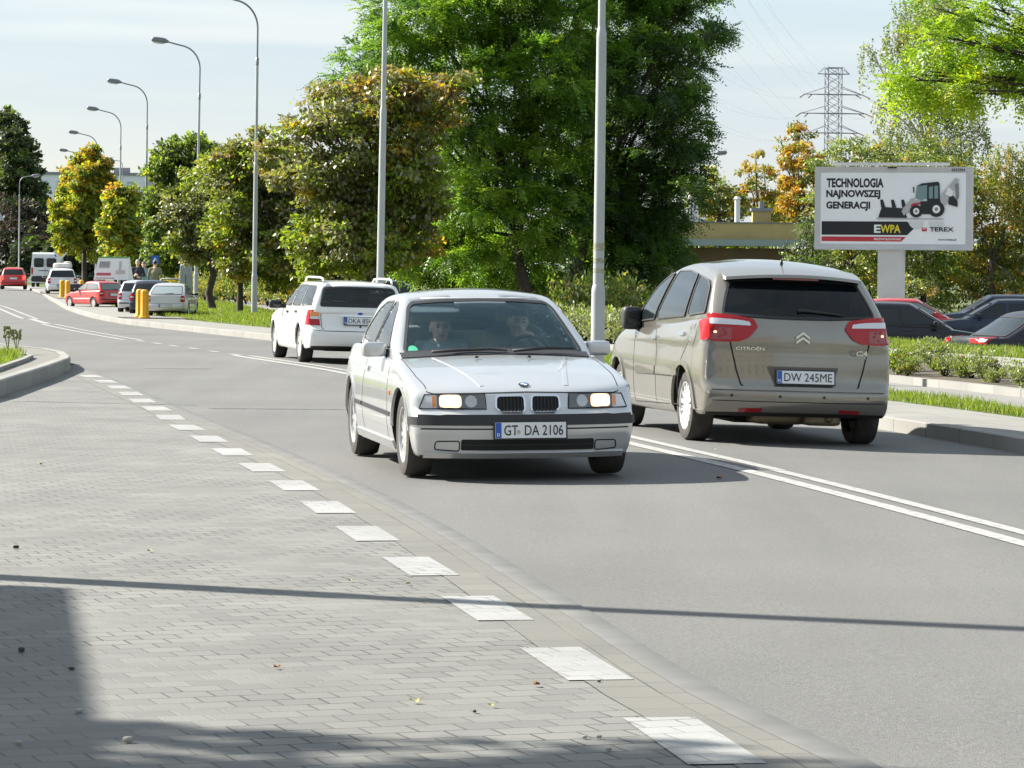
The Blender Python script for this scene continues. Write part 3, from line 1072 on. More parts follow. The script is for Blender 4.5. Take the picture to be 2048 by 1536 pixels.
    def axle_gear(s, axles, track, z=0.22):
        mb = MB()
        for ax in axles:
            mb.tube([(ax, -track / 2, z + .05), (ax, track / 2, z + .05)], 0.04, 8)
        mb.box((s.L / 2, 0, z + .04), (s.L * .72, 0.9, 0.12))
        mb.build("chassis", [M['underbody']], s.root)
    def plate(s, view, cy, cz, txt, x, w=0.52, h=0.114, tilt=0.0, code=None, letters_from=0.10, dot=None):
        sx = -1 if view == 'front' else 1
        right = Vector((0, 1, 0)) if view == 'rear' else Vector((0, -1, 0))
        up = Vector((-sx * math.sin(tilt), 0, math.cos(tilt)))
        nrm = Vector((sx * math.cos(tilt), 0, math.sin(tilt)))
        c0 = Vector((x, cy if view == 'rear' else -cy, cz))
        def P(a, b, d): return c0 + right * a + up * b + nrm * d
        def slab(name, a0, a1, b0, b1, d0, d1, m, par):
            V = [P(a, b, d) for d in (d0, d1) for a, b in ((a0, b0), (a1, b0), (a1, b1), (a0, b1))]
            F = [(4, 5, 6, 7), (0, 1, 5, 4), (1, 2, 6, 5), (2, 3, 7, 6), (3, 0, 4, 7), (3, 2, 1, 0)]
            return mesh_obj(name, V, F, m, par, smooth=False)
        pl = slab("number_plate", -w / 2, w / 2, -h / 2, h / 2, -0.01, 0.004, M['plate_white'], s.root)
        fr = slab("plate_frame", -w / 2 - .012, w / 2 + .012, -h / 2 - .012, h / 2 + .01, -0.012, 0.0, M['black_trim'], pl)
        slab("plate_band", -w / 2 + .002, -w / 2 + .045, -h / 2 + .002, h / 2 - .002, 0.003, 0.0055, M['plate_blue'], pl)
        if txt:
            text_obj(txt, P(0.022, 0, 0.0065), right, up, w - .085, h * .66, M['plate_ink'], pl, bold=0.006 if view == 'front' else 0.0)
        if code:
            text_obj(code, P(-w / 2 + .0235, -h * .28, 0.0065), right, up, None, h * .2, M['plate_white'], pl, bold=0.02)
        if dot is not None:
            mb = MB()
            mb.add([P(dot + .013 * math.cos(t * .6283), -h * .12 + .016 * math.sin(t * .6283), 0.0062) for t in range(10)], [tuple(range(10))])
            mb.build("plate_seal", [M['reflector']], pl)
        return pl
    def mirror(s, x, side, y, z, d, m, glass_back=True, arm=True):
        mb = MB()
        mb.rbox((x, side * y, z), d, 0.55, 6)
        o = mb.build("mirror", [m], s.root, True)
        g = MB()
        g.rbox((x + d[0] * .48, side * y, z), (0.02, d[1] * .84, d[2] * .78), 0.4, 4)
        g.build("mirror_glass", [M['dark_glass']], o, True)
        if arm:
            a = MB()
            a.rbox((x + .01, side * (y - d[1] * .62), z - d[2] * .2), (0.07, d[1] * .7, d[2] * .5), 0.5, 4)
            a.build("mirror_arm", [M['black_trim']], o, True)
        return o
    def handle(s, view, x, z, m, w=0.16):
        return s.patch("door_handle", view, rounded(rect2(x - w / 2, z - .018, x + w / 2, z + .018), 0.015), m, 0.02, 0.0, 0.05, tree=s.t_lo)

def win(c, view, poly, glass, name="window", seal=0.028, hole=True, tree=None, seal_mat=None, off=0.0):
    """opening, pane and dark seal of one window"""
    poly = rounded(poly, 0.05)
    if hole:
        cen = Vector((sum(p[0] for p in poly) / len(poly), sum(p[1] for p in poly) / len(poly)))
        sh = []
        for p in poly:
            v = Vector(p) - cen
            q = cen + v * max(0.0, (1 - 0.012 / max(v.length, 1e-3)))
            sh.append((q.x, q.y))
        c.hole(view, sh)
    if not hole: off = off + 0.007
    g = c.patch(name, view, poly, glass, 0.001 + off, 0.002 if hole else 0.012, 0.07, tree or c.t_ca)
    if seal:
        c.strip("window_seal", view, poly, seal, seal_mat or M['black_trim'], 0.005 + off, 0.02, True, 0.04, tree or c.t_ca, parent=g, inner=True)
    return g
# ------------------------------------------------------------ silver three-door saloon coming towards us
def silver_car():
    yaw = RAD(10.5)
    ox = 0.134 + 0.008
    c = Car("silver_car", "silver three-door car with lit headlights driving towards the viewer, two people inside", "car",
            (ox, 23.277, -0.012), RAD(90) + yaw, roll=RAD(-0.6))
    body = paint('silver paint', (0.555, 0.565, 0.57), 0.55, 0.30, 1.0, 0.05)
    lower = dict(L=4.21,
        xf=[(.15, .12), (.20, .05), (.30, .015), (.36, 0.0), (.46, 0.0), (.485, .045), (.50, .075), (.56, .085), (.62, .105), (.66, .14), (.74, .28), (.9, .5)],
        xr=[(.18, 4.05), (.25, 4.14), (.38, 4.20), (.52, 4.21), (.57, 4.16), (.8, 4.13), (.95, 4.08)],
        zt=[(0, .600), (.10, .628), (.20, .668), (.45, .738), (.9, .820), (1.3, .872), (1.6, .890), (2.3, .905), (3.2, .930), (3.8, .945), (4.21, .92)],
        zb=[(0, .165), (.5, .165), (.9, .17), (3.2, .17), (3.8, .20), (4.21, .26)],
        w=[(0, .765), (.25, .812), (.8, .842), (1.6, .846), (3.2, .846), (3.8, .82), (4.21, .76)],
        sec=[(.15, .93), (.26, .975), (.42, 1.0), (.62, .995), (.74, .975), (.84, .945), (.95, .90)],
        bowf=.21, bowr=.12, crown=.040, bowp=2.6)
    cabin = dict(L=4.21,
        xf=[(.80, 1.22), (.88, 1.36), (1.26, 2.05), (1.36, 2.30)],
        xr=[(.80, 3.98), (.93, 3.92), (1.05, 3.76), (1.25, 3.42), (1.34, 3.2)],
        zt=[(1.2, 1.16), (1.7, 1.25), (2.0, 1.308), (2.4, 1.356), (2.75, 1.366), (3.15, 1.345), (3.5, 1.285), (3.8, 1.19), (4.1, 1.1)],
        zb=[(0, .80), (4.21, .80)],
        w=[(1.2, .74), (1.6, .775), (2.3, .785), (3.2, .765), (3.9, .69)],
        sec=[(.80, 1.0), (.90, .985), (1.1, .885), (1.25, .785), (1.35, .70)],
        bowf=.15, bowr=.10, crown=.05, bowp=2.4)
    c.make(lower, cabin, (96, 36, 30), (64, 30, 18), 2, 3)
    AX = (0.735, 3.435)
    c.wheels(AX, 1.43, 0.305, 0.205, style='multi', n=14, rim=0.66, m_tyre=M['tyre_dusty'])
    c.floor_cut = (1.42, 3.9, 0.70)
    # windows
    ws = [(-.70, .872), (-.35, .893), (0, .899), (.35, .893), (.70, .872), (.575, 1.222), (.53, 1.262), (.3, 1.280), (0, 1.286), (-.3, 1.280), (-.53, 1.262), (-.575, 1.222)]
    win(c, 'front', ws, M['clear_glass'], "windscreen", 0.020)
    for vw in ('left', 'right'):
        win(c, vw, [(1.70, .915), (2.44, .930), (2.40, 1.270), (2.24, 1.258), (2.10, 1.205)], M['side_glass'], "side_window", 0.011)
        win(c, vw, [(2.50, .932), (3.30, .955), (3.36, 1.02), (3.10, 1.205), (2.86, 1.262), (2.47, 1.270)], M['side_glass'], "side_window", 0.011)
    win(c, 'rear', [(-.58, .96), (.58, .96), (.52, 1.22), (-.52, 1.22)], M['clear_glass'], "rear_window", 0.03)
    c.finish(body, AX, 0.352, hw=0.85)
    # cowl, wipers, nozzles
    c.strip("cowl", 'front', [(-.72, .862), (-.35, .884), (0, .890), (.35, .884), (.72, .862)], 0.035, M['black_trim'], 0.008, 0.02, step=0.04)
    mb = MB()
    mb.tube([(1.30, .50, .895), (1.34, .30, .905), (1.34, .05, .912), (1.33, -.08, .902)], [.012, .012, .010, .006], 6)
    mb.build("wiper", [M['black_trim']], c.root, True)
    mb = MB()
    mb.tube([(1.30, -.12, .900), (1.34, -.36, .918), (1.40, -.62, .912)], [.012, .014, .006], 6)
    mb.build("wiper", [M['black_trim']], c.root, True)
    for y in (-.2, .2):
        mb = MB(); mb.rbox((1.08, y, .862), (.03, .03, .016), .6, 3)
        mb.build("washer_nozzle", [M['black_trim']], c.root, True)
    # bonnet edge, shoulder crease, shut lines
    c.strip("bonnet_gap", 'front', [(-.70, .632), (-.66, .622), (-.3, .628), (0, .634), (.3, .628), (.66, .622), (.70, .632)], 0.008, M['gap'], 0.0015, 0.003)
    for sy in (1, -1):
        c.strip("bonnet_gap", 'top', [(.22, sy * .70), (.6, sy * .735), (1.0, sy * .735), (1.32, sy * .73)], 0.007, M['gap'], 0.0015, 0.003, tree=c.t_lo)
        c.strip("bonnet_crease", 'top', [(.24, sy * .31), (.5, sy * .355), (.9, sy * .43), (1.24, sy * .50)], 0.030, body, 0.004, 0.003, tree=c.t_lo)
    for vw in ('left', 'right'):
        c.strip("crease", vw, [(.35, .655), (.84, .690), (2.0, .730), (3.05, .765), (4.0, .79)], 0.022, body, 0.006, 0.004, tree=c.t_lo)
        c.strip("door_gap", vw, [[(1.34, .23), (1.30, .5), (1.36, .80)], [(2.62, .24), (2.66, .5), (2.58, .87)]], 0.007, M['gap'], 0.0015, 0.003, tree=c.t_lo)
        c.strip("side_moulding", vw, [[(1.12, .440), (2.60, .458)], [(2.66, .459), (3.06, .464)]], 0.030, M['black_trim'], 0.012, 0.004, tree=c.t_lo)
        c.strip("sill", vw, [(1.12, .215), (3.06, .225)], 0.06, body, 0.016, 0.01, tree=c.t_lo)
        c.strip("bumper_trim", vw, [(.16, .43), (.36, .43)], 0.055, M['black_trim'], 0.014, 0.004, tree=c.t_lo)
        for ax in AX:
            arc = [(ax + .362 * math.cos(t), .305 + .362 * math.sin(t)) for t in np.linspace(RAD(8), RAD(172), 26)]
            c.strip("wheel_arch", vw, arc, 0.030, body, 0.010, 0.012, tree=c.t_lo)
        c.handle(vw, 2.42, .745, body)
        c.patch("indicator", vw, rounded(rect2(1.16, .585, 1.23, .615), .01), M['amber_lens'], 0.008, 0.004, tree=c.t_lo)
    # headlamps
    for sg in (-1, 1):
        q = lambda pts: [(sg * a, b) for a, b in (pts if sg > 0 else pts[::-1])]
        hl = c.patch("headlight", 'front', q([(.305, .519), (.64, .519), (.64, .616), (.31, .618)]), M['smoke_lens'], 0.006, 0.012, 0.04)
        c.patch("corner_lamp", 'front', q([(.645, .519), (.757, .521), (.718, .608), (.645, .615)]), M['clear_lens'], 0.006, 0.012, 0.04, parent=hl)
        c.patch("corner_reflector", 'front', q([(.648, .528), (.672, .528), (.672, .604), (.648, .606)]), M['amber_lens'], 0.008, 0.002, 0.04, parent=hl)
        c.patch("lamp_glow", 'front', rounded(rect2(sg * .548 - .076, .524, sg * .548 + .076, .613), .03), M['lit_glow'], 0.008, 0.002, 0.03, parent=hl)
        c.patch("lamp", 'front', rounded(rect2(sg * .550 - .058, .532, sg * .550 + .058, .606), .034), M['lit_lamp'], 0.012, 0.004, 0.03, parent=hl)
        c.patch("lamp", 'front', circle2((sg * .405, .568), .042, 20), M['reflector'], 0.008, 0.002, 0.03, parent=hl)
        c.strip("lamp_frame", 'front', q([(.300, .515), (.762, .517), (.722, .614), (.306, .622)]), 0.006, M['gap'], 0.009, 0.006, True, 0.04, parent=hl)
        # fog lamp blanks
        c.strip("fog_cover", 'front', rounded(q([(.495, .215), (.665, .225), (.66, .285), (.495, .288)]), .02), 0.008, M['gap'], 0.003, 0.003, True, 0.03)
    # double grille
    for sg in (-1, 1):
        kp = rounded([(sg * a, b) for a, b in ((.022, .486), (.205, .486), (.232, .52), (.228, .604), (.026, .606))][::sg], .03)
        g = c.patch("grille", 'front', kp, M['underbody'], 0.010, 0.012, 0.04)
        c.strip("grille_frame", 'front', kp, 0.013, M['chrome'], 0.018, 0.01, True, 0.03, parent=g)
        bars = [[(sg * (.045 + .026 * k), .492), (sg * (.045 + .026 * k), .600)] for k in range(7)]
        c.strip("grille_bars", 'front', bars, 0.006, M['black_trim'], 0.016, 0.004, parent=g, join=True)
    # bumper trim, intake, lip
    arcp = lambda z, r=.80, n=16: [(r * (2 * k / n - 1), z) for k in range(n + 1)]
    c.strip("bumper_trim", 'front', arcp(.432, .775), 0.062, M['black_trim'], 0.022, 0.01, tree=c.t_lo)
    c.strip("bumper_trim", 'front', arcp(.375, .76), 0.010, M['gap'], 0.003, 0.003, tree=c.t_lo)
    ik = c.patch("air_intake", 'front', rounded([(-.485, .222), (.485, .222), (.485, .300), (-.485, .300)], .015), M['underbody'], 0.003, 0.012, 0.05)
    c.strip("intake_slat", 'front', [(-.48, .262), (.48, .262)], 0.008, M['black_trim'], 0.008, 0.002, parent=ik)
    c.strip("bumper_lip", 'front', arcp(.190, .73), 0.035, body, 0.014, 0.01, tree=c.t_lo)
    c.plate('front', 0.0, .368, "GT  DA 2106", -0.028, 0.515, 0.112, 0.0, "D", dot=-.088)
    # roundel above the grille
    h, no = c.ray('top', .235, 0, c.t_lo)
    up = Vector((1, 0, .35)).normalized()
    right = Vector((0, -1, 0))
    nn = right.cross(up)
    if nn.z < 0: nn = -nn
    mb = MB()
    cen = h + nn * .008
    ring = lambda r, d: [cen + right * (r * math.cos(t)) + up * (r * math.sin(t)) + nn * d for t in [2 * math.pi * k / 24 for k in range(24)]]
    mb.add(ring(.042, 0), [tuple(range(24))], 0)
    mb.add(ring(.037, .002), [tuple(range(24))], 1)
    for k, mi in ((0, 2), (6, 3), (12, 2), (18, 3)):
        w_ = [cen + nn * .004] + [ring(.024, .004)[(k + j) % 24] for j in range(7)]
        mb.add(w_, [tuple(range(8))], mi)
    mb.build("badge", [M['chrome'], mat('badge black', (.01, .01, .012), .3), mat('badge blue', (.03, .16, .50), .3), M['plate_white']], c.root)
    c.mirror(1.78, 1, .875, .905, (.12, .185, .115), body)
    c.mirror(1.78, -1, .875, .905, (.12, .185, .115), body)
    # green sticker inside the screen
    c.patch("sticker", 'front', circle2((-.615, .905), .035, 16, .030), mat('green sticker', (.05, .38, .22), .5), 0.004, 0.001, .05, tree=c.t_ca)
    # cabin inside
    def seat(x, y):
        mb = MB()
        mb.rbox((x, y, .50), (.50, .48, .16), .35)
        mb.rbox((x + .30, y, .78), (.16, .48, .58), .35, R=Matrix.Rotation(RAD(14), 3, 'Y'))
        st = mb.build("seat", [M['seat']], c.root, True)
        mb = MB()
        mb.rbox((x + .40, y, 1.15), (.09, .26, .17), .5)
        mb.tube([(x + .38, y - .06, 1.0), (x + .40, y - .06, 1.1)], .008, 6)
        mb.build("headrest", [M['seat']], st, True)
    for y in (.36, -.36): seat(2.25, y)
    mb = MB()
    mb.rbox((3.05, 0, .50), (.50, 1.2, .18), .3)
    mb.rbox((3.38, 0, .76), (.16, 1.2, .50), .3, R=Matrix.Rotation(RAD(18), 3, 'Y'))
    mb.build("rear_bench", [M['seat']], c.root, True)
    mb = MB()
    mb.rbox((1.66, 0, .80), (.40, 1.30, .16), .35)
    mb.rbox((1.60, -.36, .865), (.20, .36, .07), .6)
    mb.build("dashboard", [M['dash']], c.root, True)
    mb = MB()
    mb.lathe([(.18 + .014 * math.cos(t), .014 * math.sin(t)) for t in np.linspace(0, 2 * math.pi, 9)], 32, 0, 'X')
    mb.box((0, 0, 0), (.03, .34, .035)); mb.box((0, 0, -.08), (.03, .035, .17))
    stw = mb.build("steering_wheel", [M['black_trim']], c.root, True, 50)
    stw.location = (1.93, -.36, .83); stw.rotation_euler = (0, RAD(24), 0)
    mb = MB()
    mb.rbox((2.02, 0, 1.205), (.03, .22, .055), .5)
    mb.tube([(2.02, 0, 1.22), (2.09, 0, 1.255)], .01, 6)
    mb.build("rear_view_mirror", [M['black_trim']], c.root, True)
    mb = MB()
    mb.rbox((2.10, .36, 1.212), (.15, .40, .018), .5, R=Matrix.Rotation(RAD(-24), 3, 'Y'))
    mb.build("sun_visor", [M['headliner']], c.root, True)
    mb = MB()
    mb.box((2.6, 0, .24), (2.6, 1.4, .03))
    mb.build("floor", [M['dash']], c.root)
    mb = MB(); mb.rbox((2.75, 0, 1.285), (1.25, .98, .03), .4, 5); mb.build("headlining", [M['headliner']], c.root, True)
    c.axle_gear(AX, 1.4)
    return c

# ------------------------------------------------------------ grey-brown people carrier driving away on the right
def brown_mpv():
    yaw = RAD(10.4)
    L = 4.47
    rx, ry = 2.5644 - .012, 28.563
    # rear bumper centre is local x = L
    c = Car("brown_people_carrier", "grey-brown people carrier with red tail lamps driving away beside the silver car", "car",
            (rx - L * math.sin(yaw), ry + L * math.cos(yaw), -0.036), RAD(-90) + yaw, roll=RAD(-1.35))
    body = paint('grey brown paint', (0.245, 0.230, 0.198), 0.52, 0.22, 1.0, 0.05)
    lower = dict(L=L,
        xf=[(.2, .12), (.3, .03), (.45, 0.0), (.6, .04), (.7, .15), (.85, .5), (1.0, .95), (1.15, 1.3)],
        xr=[(.24, 4.34), (.29, 4.41), (.36, 4.455), (.42, 4.47), (.50, 4.47), (.525, 4.425), (.56, 4.41), (.75, 4.405), (.84, 4.40), (.90, 4.405), (1.06, 4.39), (1.14, 4.36)],
        zt=[(0, .62), (.2, .76), (.9, .94), (1.3, .985), (1.7, .99), (2.5, 1.03), (3.4, 1.085), (4.1, 1.125), (4.47, 1.13)],
        zb=[(0, .22), (.6, .21), (3.6, .235), (4.1, .25), (4.47, .27)],
        w=[(0, .72), (.35, .84), (.9, .905), (2.5, .915), (3.7, .905), (4.15, .875), (4.47, .80)],
        sec=[(.2, .93), (.35, .985), (.6, 1.0), (.85, .99), (1.0, .955), (1.14, .92)],
        bowf=.28, bowr=.15, crown=.01, bowp=2.6)
    cabin = dict(L=L,
        xf=[(.93, .95), (1.1, 1.22), (1.35, 1.66), (1.5, 2.02), (1.62, 2.5)],
        xr=[(.93, 4.40), (1.08, 4.385), (1.15, 4.345), (1.3, 4.22), (1.46, 4.07), (1.53, 4.0), (1.64, 3.7)],
        zt=[(1.0, 1.25), (1.6, 1.43), (1.9, 1.525), (2.2, 1.592), (2.6, 1.638), (2.9, 1.655), (3.3, 1.642), (3.7, 1.60), (4.0, 1.548), (4.3, 1.46)],
        zb=[(0, .93), (4.5, .93)],
        w=[(1.0, .78), (1.5, .84), (2.2, .865), (3.2, .86), (3.8, .845), (4.3, .805)],
        sec=[(.93, 1.0), (1.08, .99), (1.3, .905), (1.47, .815), (1.66, .69)],
        bowf=.25, bowr=.13, crown=.06, bowp=2.4)
    c.make(lower, cabin, (90, 34, 30), (70, 30, 22), 2, 3)
    AX = (0.935, 3.665)
    c.wheels(AX, 1.53, 0.315, 0.215, style='cover', n=15, rim=0.67, m_rim=mat('wheel cover', (.66, .66, .65), .35, .25), m_tyre=M['tyre_dusty'])
    rg = [(-.705, 1.140), (-.3, 1.120), (0, 1.116), (.3, 1.120), (.705, 1.140), (.65, 1.30), (.585, 1.45), (.3, 1.465), (0, 1.47), (-.3, 1.465), (-.585, 1.45), (-.65, 1.30)]
    win(c, 'rear', rg, M['black_glass'], "rear_window", 0.02, hole=False)
    for vw in ('left', 'right'):
        sg = M['dark_glass']
        win(c, vw, [(1.62, 1.03), (2.36, 1.065), (2.44, 1.515), (2.20, 1.455), (1.95, 1.345), (1.75, 1.18)], sg, "side_window", 0.012, False, off=.004)
        win(c, vw, [(2.44, 1.068), (3.50, 1.110), (3.34, 1.500), (3.02, 1.532), (2.56, 1.528)], sg, "side_window", 0.012, False, off=.004)
        win(c, vw, [(3.58, 1.115), (4.10, 1.150), (3.95, 1.38), (3.80, 1.45), (3.42, 1.495)], sg, "side_window", 0.012, False, off=.004)
        win(c, vw, [(1.22, 1.03), (1.58, 1.045), (1.72, 1.20), (1.52, 1.18)], sg, "side_window", 0.012, False)
    win(c, 'front', [(-.72, 1.02), (.72, 1.02), (.58, 1.50), (-.58, 1.50)], sg, "windscreen", 0.02, hole=False)
    c.finish(body, AX, 0.372, hw=0.905)
    # roof spoiler over the rear window
    mb = MB()
    n = 14
    V, F = [], []
    for k in range(n + 1):
        t = 2 * k / n - 1
        y = .625 * t
        bow = .10 * abs(t) ** 2.2
        for (x, z) in ((3.86, 1.585), (4.02, 1.556), (4.165, 1.515), (4.17, 1.488), (4.05, 1.490), (3.93, 1.49)):
            V.append((x - bow, y, z - .035 * abs(t) ** 2))
    for k in range(n):
        for j in range(6):
            F.append((k * 6 + j, k * 6 + (j + 1) % 6, (k + 1) * 6 + (j + 1) % 6, (k + 1) * 6 + j))
    F += [tuple(range(5, -1, -1)), tuple(n * 6 + j for j in range(6))]
    sp = mesh_obj("spoiler", V, F, [body, M['black_trim']], c.root, sharp=40)
    bm = bmesh.new(); bm.from_mesh(sp.data); bmesh.ops.recalc_face_normals(bm, faces=bm.faces)
    for f in bm.faces:
        if f.normal.z < -.3: f.material_index = 1  # underside darkened: its shade is put into the colour
    bm.to_mesh(sp.data); bm.free()
    mb = MB(); mb.box((4.10, 0, 1.478), (.05, .42, .022)); mb.build("brake_light", [M['red_lens_dark']], sp)
    # tail lamps wrap round the corners
    for sg in (-1, 1):
        q = lambda pts: [(sg * a, b) for a, b in pts][::sg]
        tl = c.patch("tail_light", 'rear', rounded(q([(.80, .905), (.56, .912), (.47, .950), (.395, 1.040), (.43, 1.110), (.62, 1.138), (.80, 1.15)]), .02), M['red_lens'], 0.016, 0.02, 0.04, tree=c.t_all)
        c.patch("lamp_band", 'rear', rounded(q([(.79, 1.060), (.60, 1.056), (.455, 1.052), (.47, 1.085), (.62, 1.100), (.79, 1.108)]), .01), M['clear_lens'], 0.019, 0.004, 0.04, tree=c.t_all, parent=tl)
        c.patch("lamp_core", 'rear', q([(.785, .925), (.62, .925), (.62, 1.03), (.785, 1.035)]), M['red_lens_dark'], 0.019, 0.003, 0.04, tree=c.t_all, parent=tl)
        for k, (a, b) in enumerate(((.755, .99), (.72, .95), (.675, .985), (.74, 1.02), (.69, 1.015))):
            c.patch("bulb", 'rear', circle2((sg * a, b), .012, 10), M['lit_glow'] if k == 0 else M['red_lens'], 0.023, 0.002, tree=c.t_all, parent=tl)
        vw = 'left' if sg > 0 else 'right'
        c.patch("tail_light", vw, rounded([(4.00, 1.075), (4.10, 1.0), (4.16, .915), (4.26, .915), (4.26, 1.10), (4.12, 1.10)], .02), M['red_lens'], 0.012, 0.012, 0.04, tree=c.t_lo)
        c.patch("reflector", 'rear', rounded(q([(.35, .300), (.55, .293), (.55, .328), (.35, .335)]), .008), M['red_lens_dark'], 0.004, 0.004, tree=c.t_lo)
    # tailgate outline, recess, bumper lines, parking sensors
    c.strip("tailgate_gap", 'rear', [(-.655, 1.12), (-.632, .90), (-.575, .66), (-.535, .535), (-.50, .508), (.50, .508), (.535, .535), (.575, .66), (.632, .90), (.655, 1.12)], 0.014, M['gap'], 0.002, 0.004, tree=c.t_lo)
    c.patch("plate_recess", 'rear', rounded([(-.245, .548), (.275, .548), (.345, .702), (-.315, .702)], .02), mat('recess shade paint', (0.12, 0.11, 0.092), .5, .3), 0.003, 0.002, 0.05, tree=c.t_lo)  # darker copy of the body paint; the recess shade is in the colour
    c.strip("tailgate_ledge", 'rear', [(-.60, .800), (0, .806), (.60, .800)], 0.030, body, 0.010, 0.004, tree=c.t_lo)
    bl_ = lambda z, r=.80, n=16: [(r * (2 * k / n - 1), z) for k in range(n + 1)]
    c.strip("bumper_edge", 'rear', bl_(.500, .79), 0.022, body, 0.020, 0.006, tree=c.t_lo)
    c.strip("bumper_gap", 'rear', bl_(.515, .79), 0.008, M['gap'], 0.004, 0.003, tree=c.t_lo)
    c.strip("bumper_gap", 'rear', bl_(.392, .78), 0.007, M['gap'], 0.002, 0.003, tree=c.t_lo)  # dark line stands for the shade along the bumper crease
    for a in (-.62, -.20, .20, .62):
        c.patch("parking_sensor", 'rear', circle2((a, .44), .013, 12), M['black_trim'], 0.003, 0.002, tree=c.t_lo)
    c.plate('rear', .033, .612, "DW 245ME", 4.435, 0.52, 0.112, RAD(6), "PL")
    # chevrons and lettering
    mb = MB()
    for dz in (0, -.042):
        for sg in (-1, 1):
            P0, P1 = (0, .038), (sg * .062, -.006)
            poly = [(P0[0], P0[1]), (P1[0], P1[1]), (P1[0], P1[1] - .022), (0, .014)]
            V = [(4.432, a, .975 + b + dz) for a, b in poly] + [(4.405, a, .975 + b + dz) for a, b in poly]
            mb.add(V, [(0, 1, 2, 3), (0, 4, 5, 1), (2, 6, 7, 3), (1, 5, 6, 2)])
    mb.build("badge", [M['chrome']], c.root)
    text_obj("CITROËN", (4.424, -.475, .857), (0.15, .99, 0), (0, 0, 1), .25, .036, M['chrome'], c.root, 0.02)
    text_obj("C4", (4.421, .545, .835), (-0.2, .98, 0), (0, 0, 1), .115, .045, M['chrome'], c.root, 0.03)
    # rear wiper, aerial, tow cover, exhaust
    mb = MB()
    mb.tube([(4.335, -.03, 1.195), (4.332, .02, 1.200), (4.335, .20, 1.185), (4.335, .40, 1.165)], [.020, .016, .012, .006], 6)
    mb.build("wiper", [M['black_trim']], c.root, True)
    mb = MB()
    mb.tube([(3.62, 0, 1.595), (3.63, 0, 1.65)], [.018, .010], 8); mb.tube([(3.63, 0, 1.64), (3.80, .004, 1.84)], .004, 6)
    mb.build("aerial", [M['black_trim']], c.root, True)
    mb = MB()
    mb.tube([(4.30, .30, .245), (4.05, .30, .25)], [.032, .04], 10)
    mb.rbox((4.10, .26, .24), (.34, .34, .12), .5)
    mb.rbox((3.95, -.1, .25), (.4, .5, .14), .4)
    mb.build("exhaust", [mat('exhaust steel', (.20, .16, .10), .5, .6)], c.root, True)
    for vw, sy in (('left', 1), ('right', -1)):
        c.strip("door_gap", vw, [[(1.73, .27), (1.71, .6), (1.68, .98)], [(2.66, .28), (2.66, .8), (2.44, 1.04)], [(3.54, .32), (3.50, .50), (3.60, .72), (3.86, .92), (3.92, 1.09)]], 0.009, M['gap'], 0.0015, 0.003, tree=c.t_lo)
        c.strip("door_gap", vw, [(1.72, .275), (3.54, .32)], 0.008, M['gap'], 0.0015, 0.003, tree=c.t_lo)
        c.strip("side_moulding", vw, [[(1.86, .585), (2.64, .600)], [(2.69, .600), (3.50, .615)]], 0.075, body, 0.014, 0.004, tree=c.t_lo)
        c.strip("moulding_edge", vw, [[(1.86, .550), (2.64, .562)], [(2.69, .562), (3.50, .577)]], 0.008, M['gap'], 0.008, 0.004, tree=c.t_lo)
        c.handle(vw, 2.53, .905, M['chrome'], .17); c.handle(vw, 3.55, .955, M['chrome'], .17)
        for ax in AX:
            arc = [(ax + .385 * math.cos(t), .315 + .385 * math.sin(t)) for t in np.linspace(RAD(-2), RAD(182), 28)]
            c.strip("wheel_arch", vw, arc, 0.045, body, 0.014, 0.012, tree=c.t_lo)
        c.patch("fuel_flap", vw, circle2((3.92, .93), .075, 18), body, 0.004, 0.002, tree=c.t_lo) if vw == 'right' else None
        c.mirror(1.66, sy, .935, 1.065, (.15, .185, .22), M['black_trim'])
    c.axle_gear(AX, 1.5, .20)
    return c

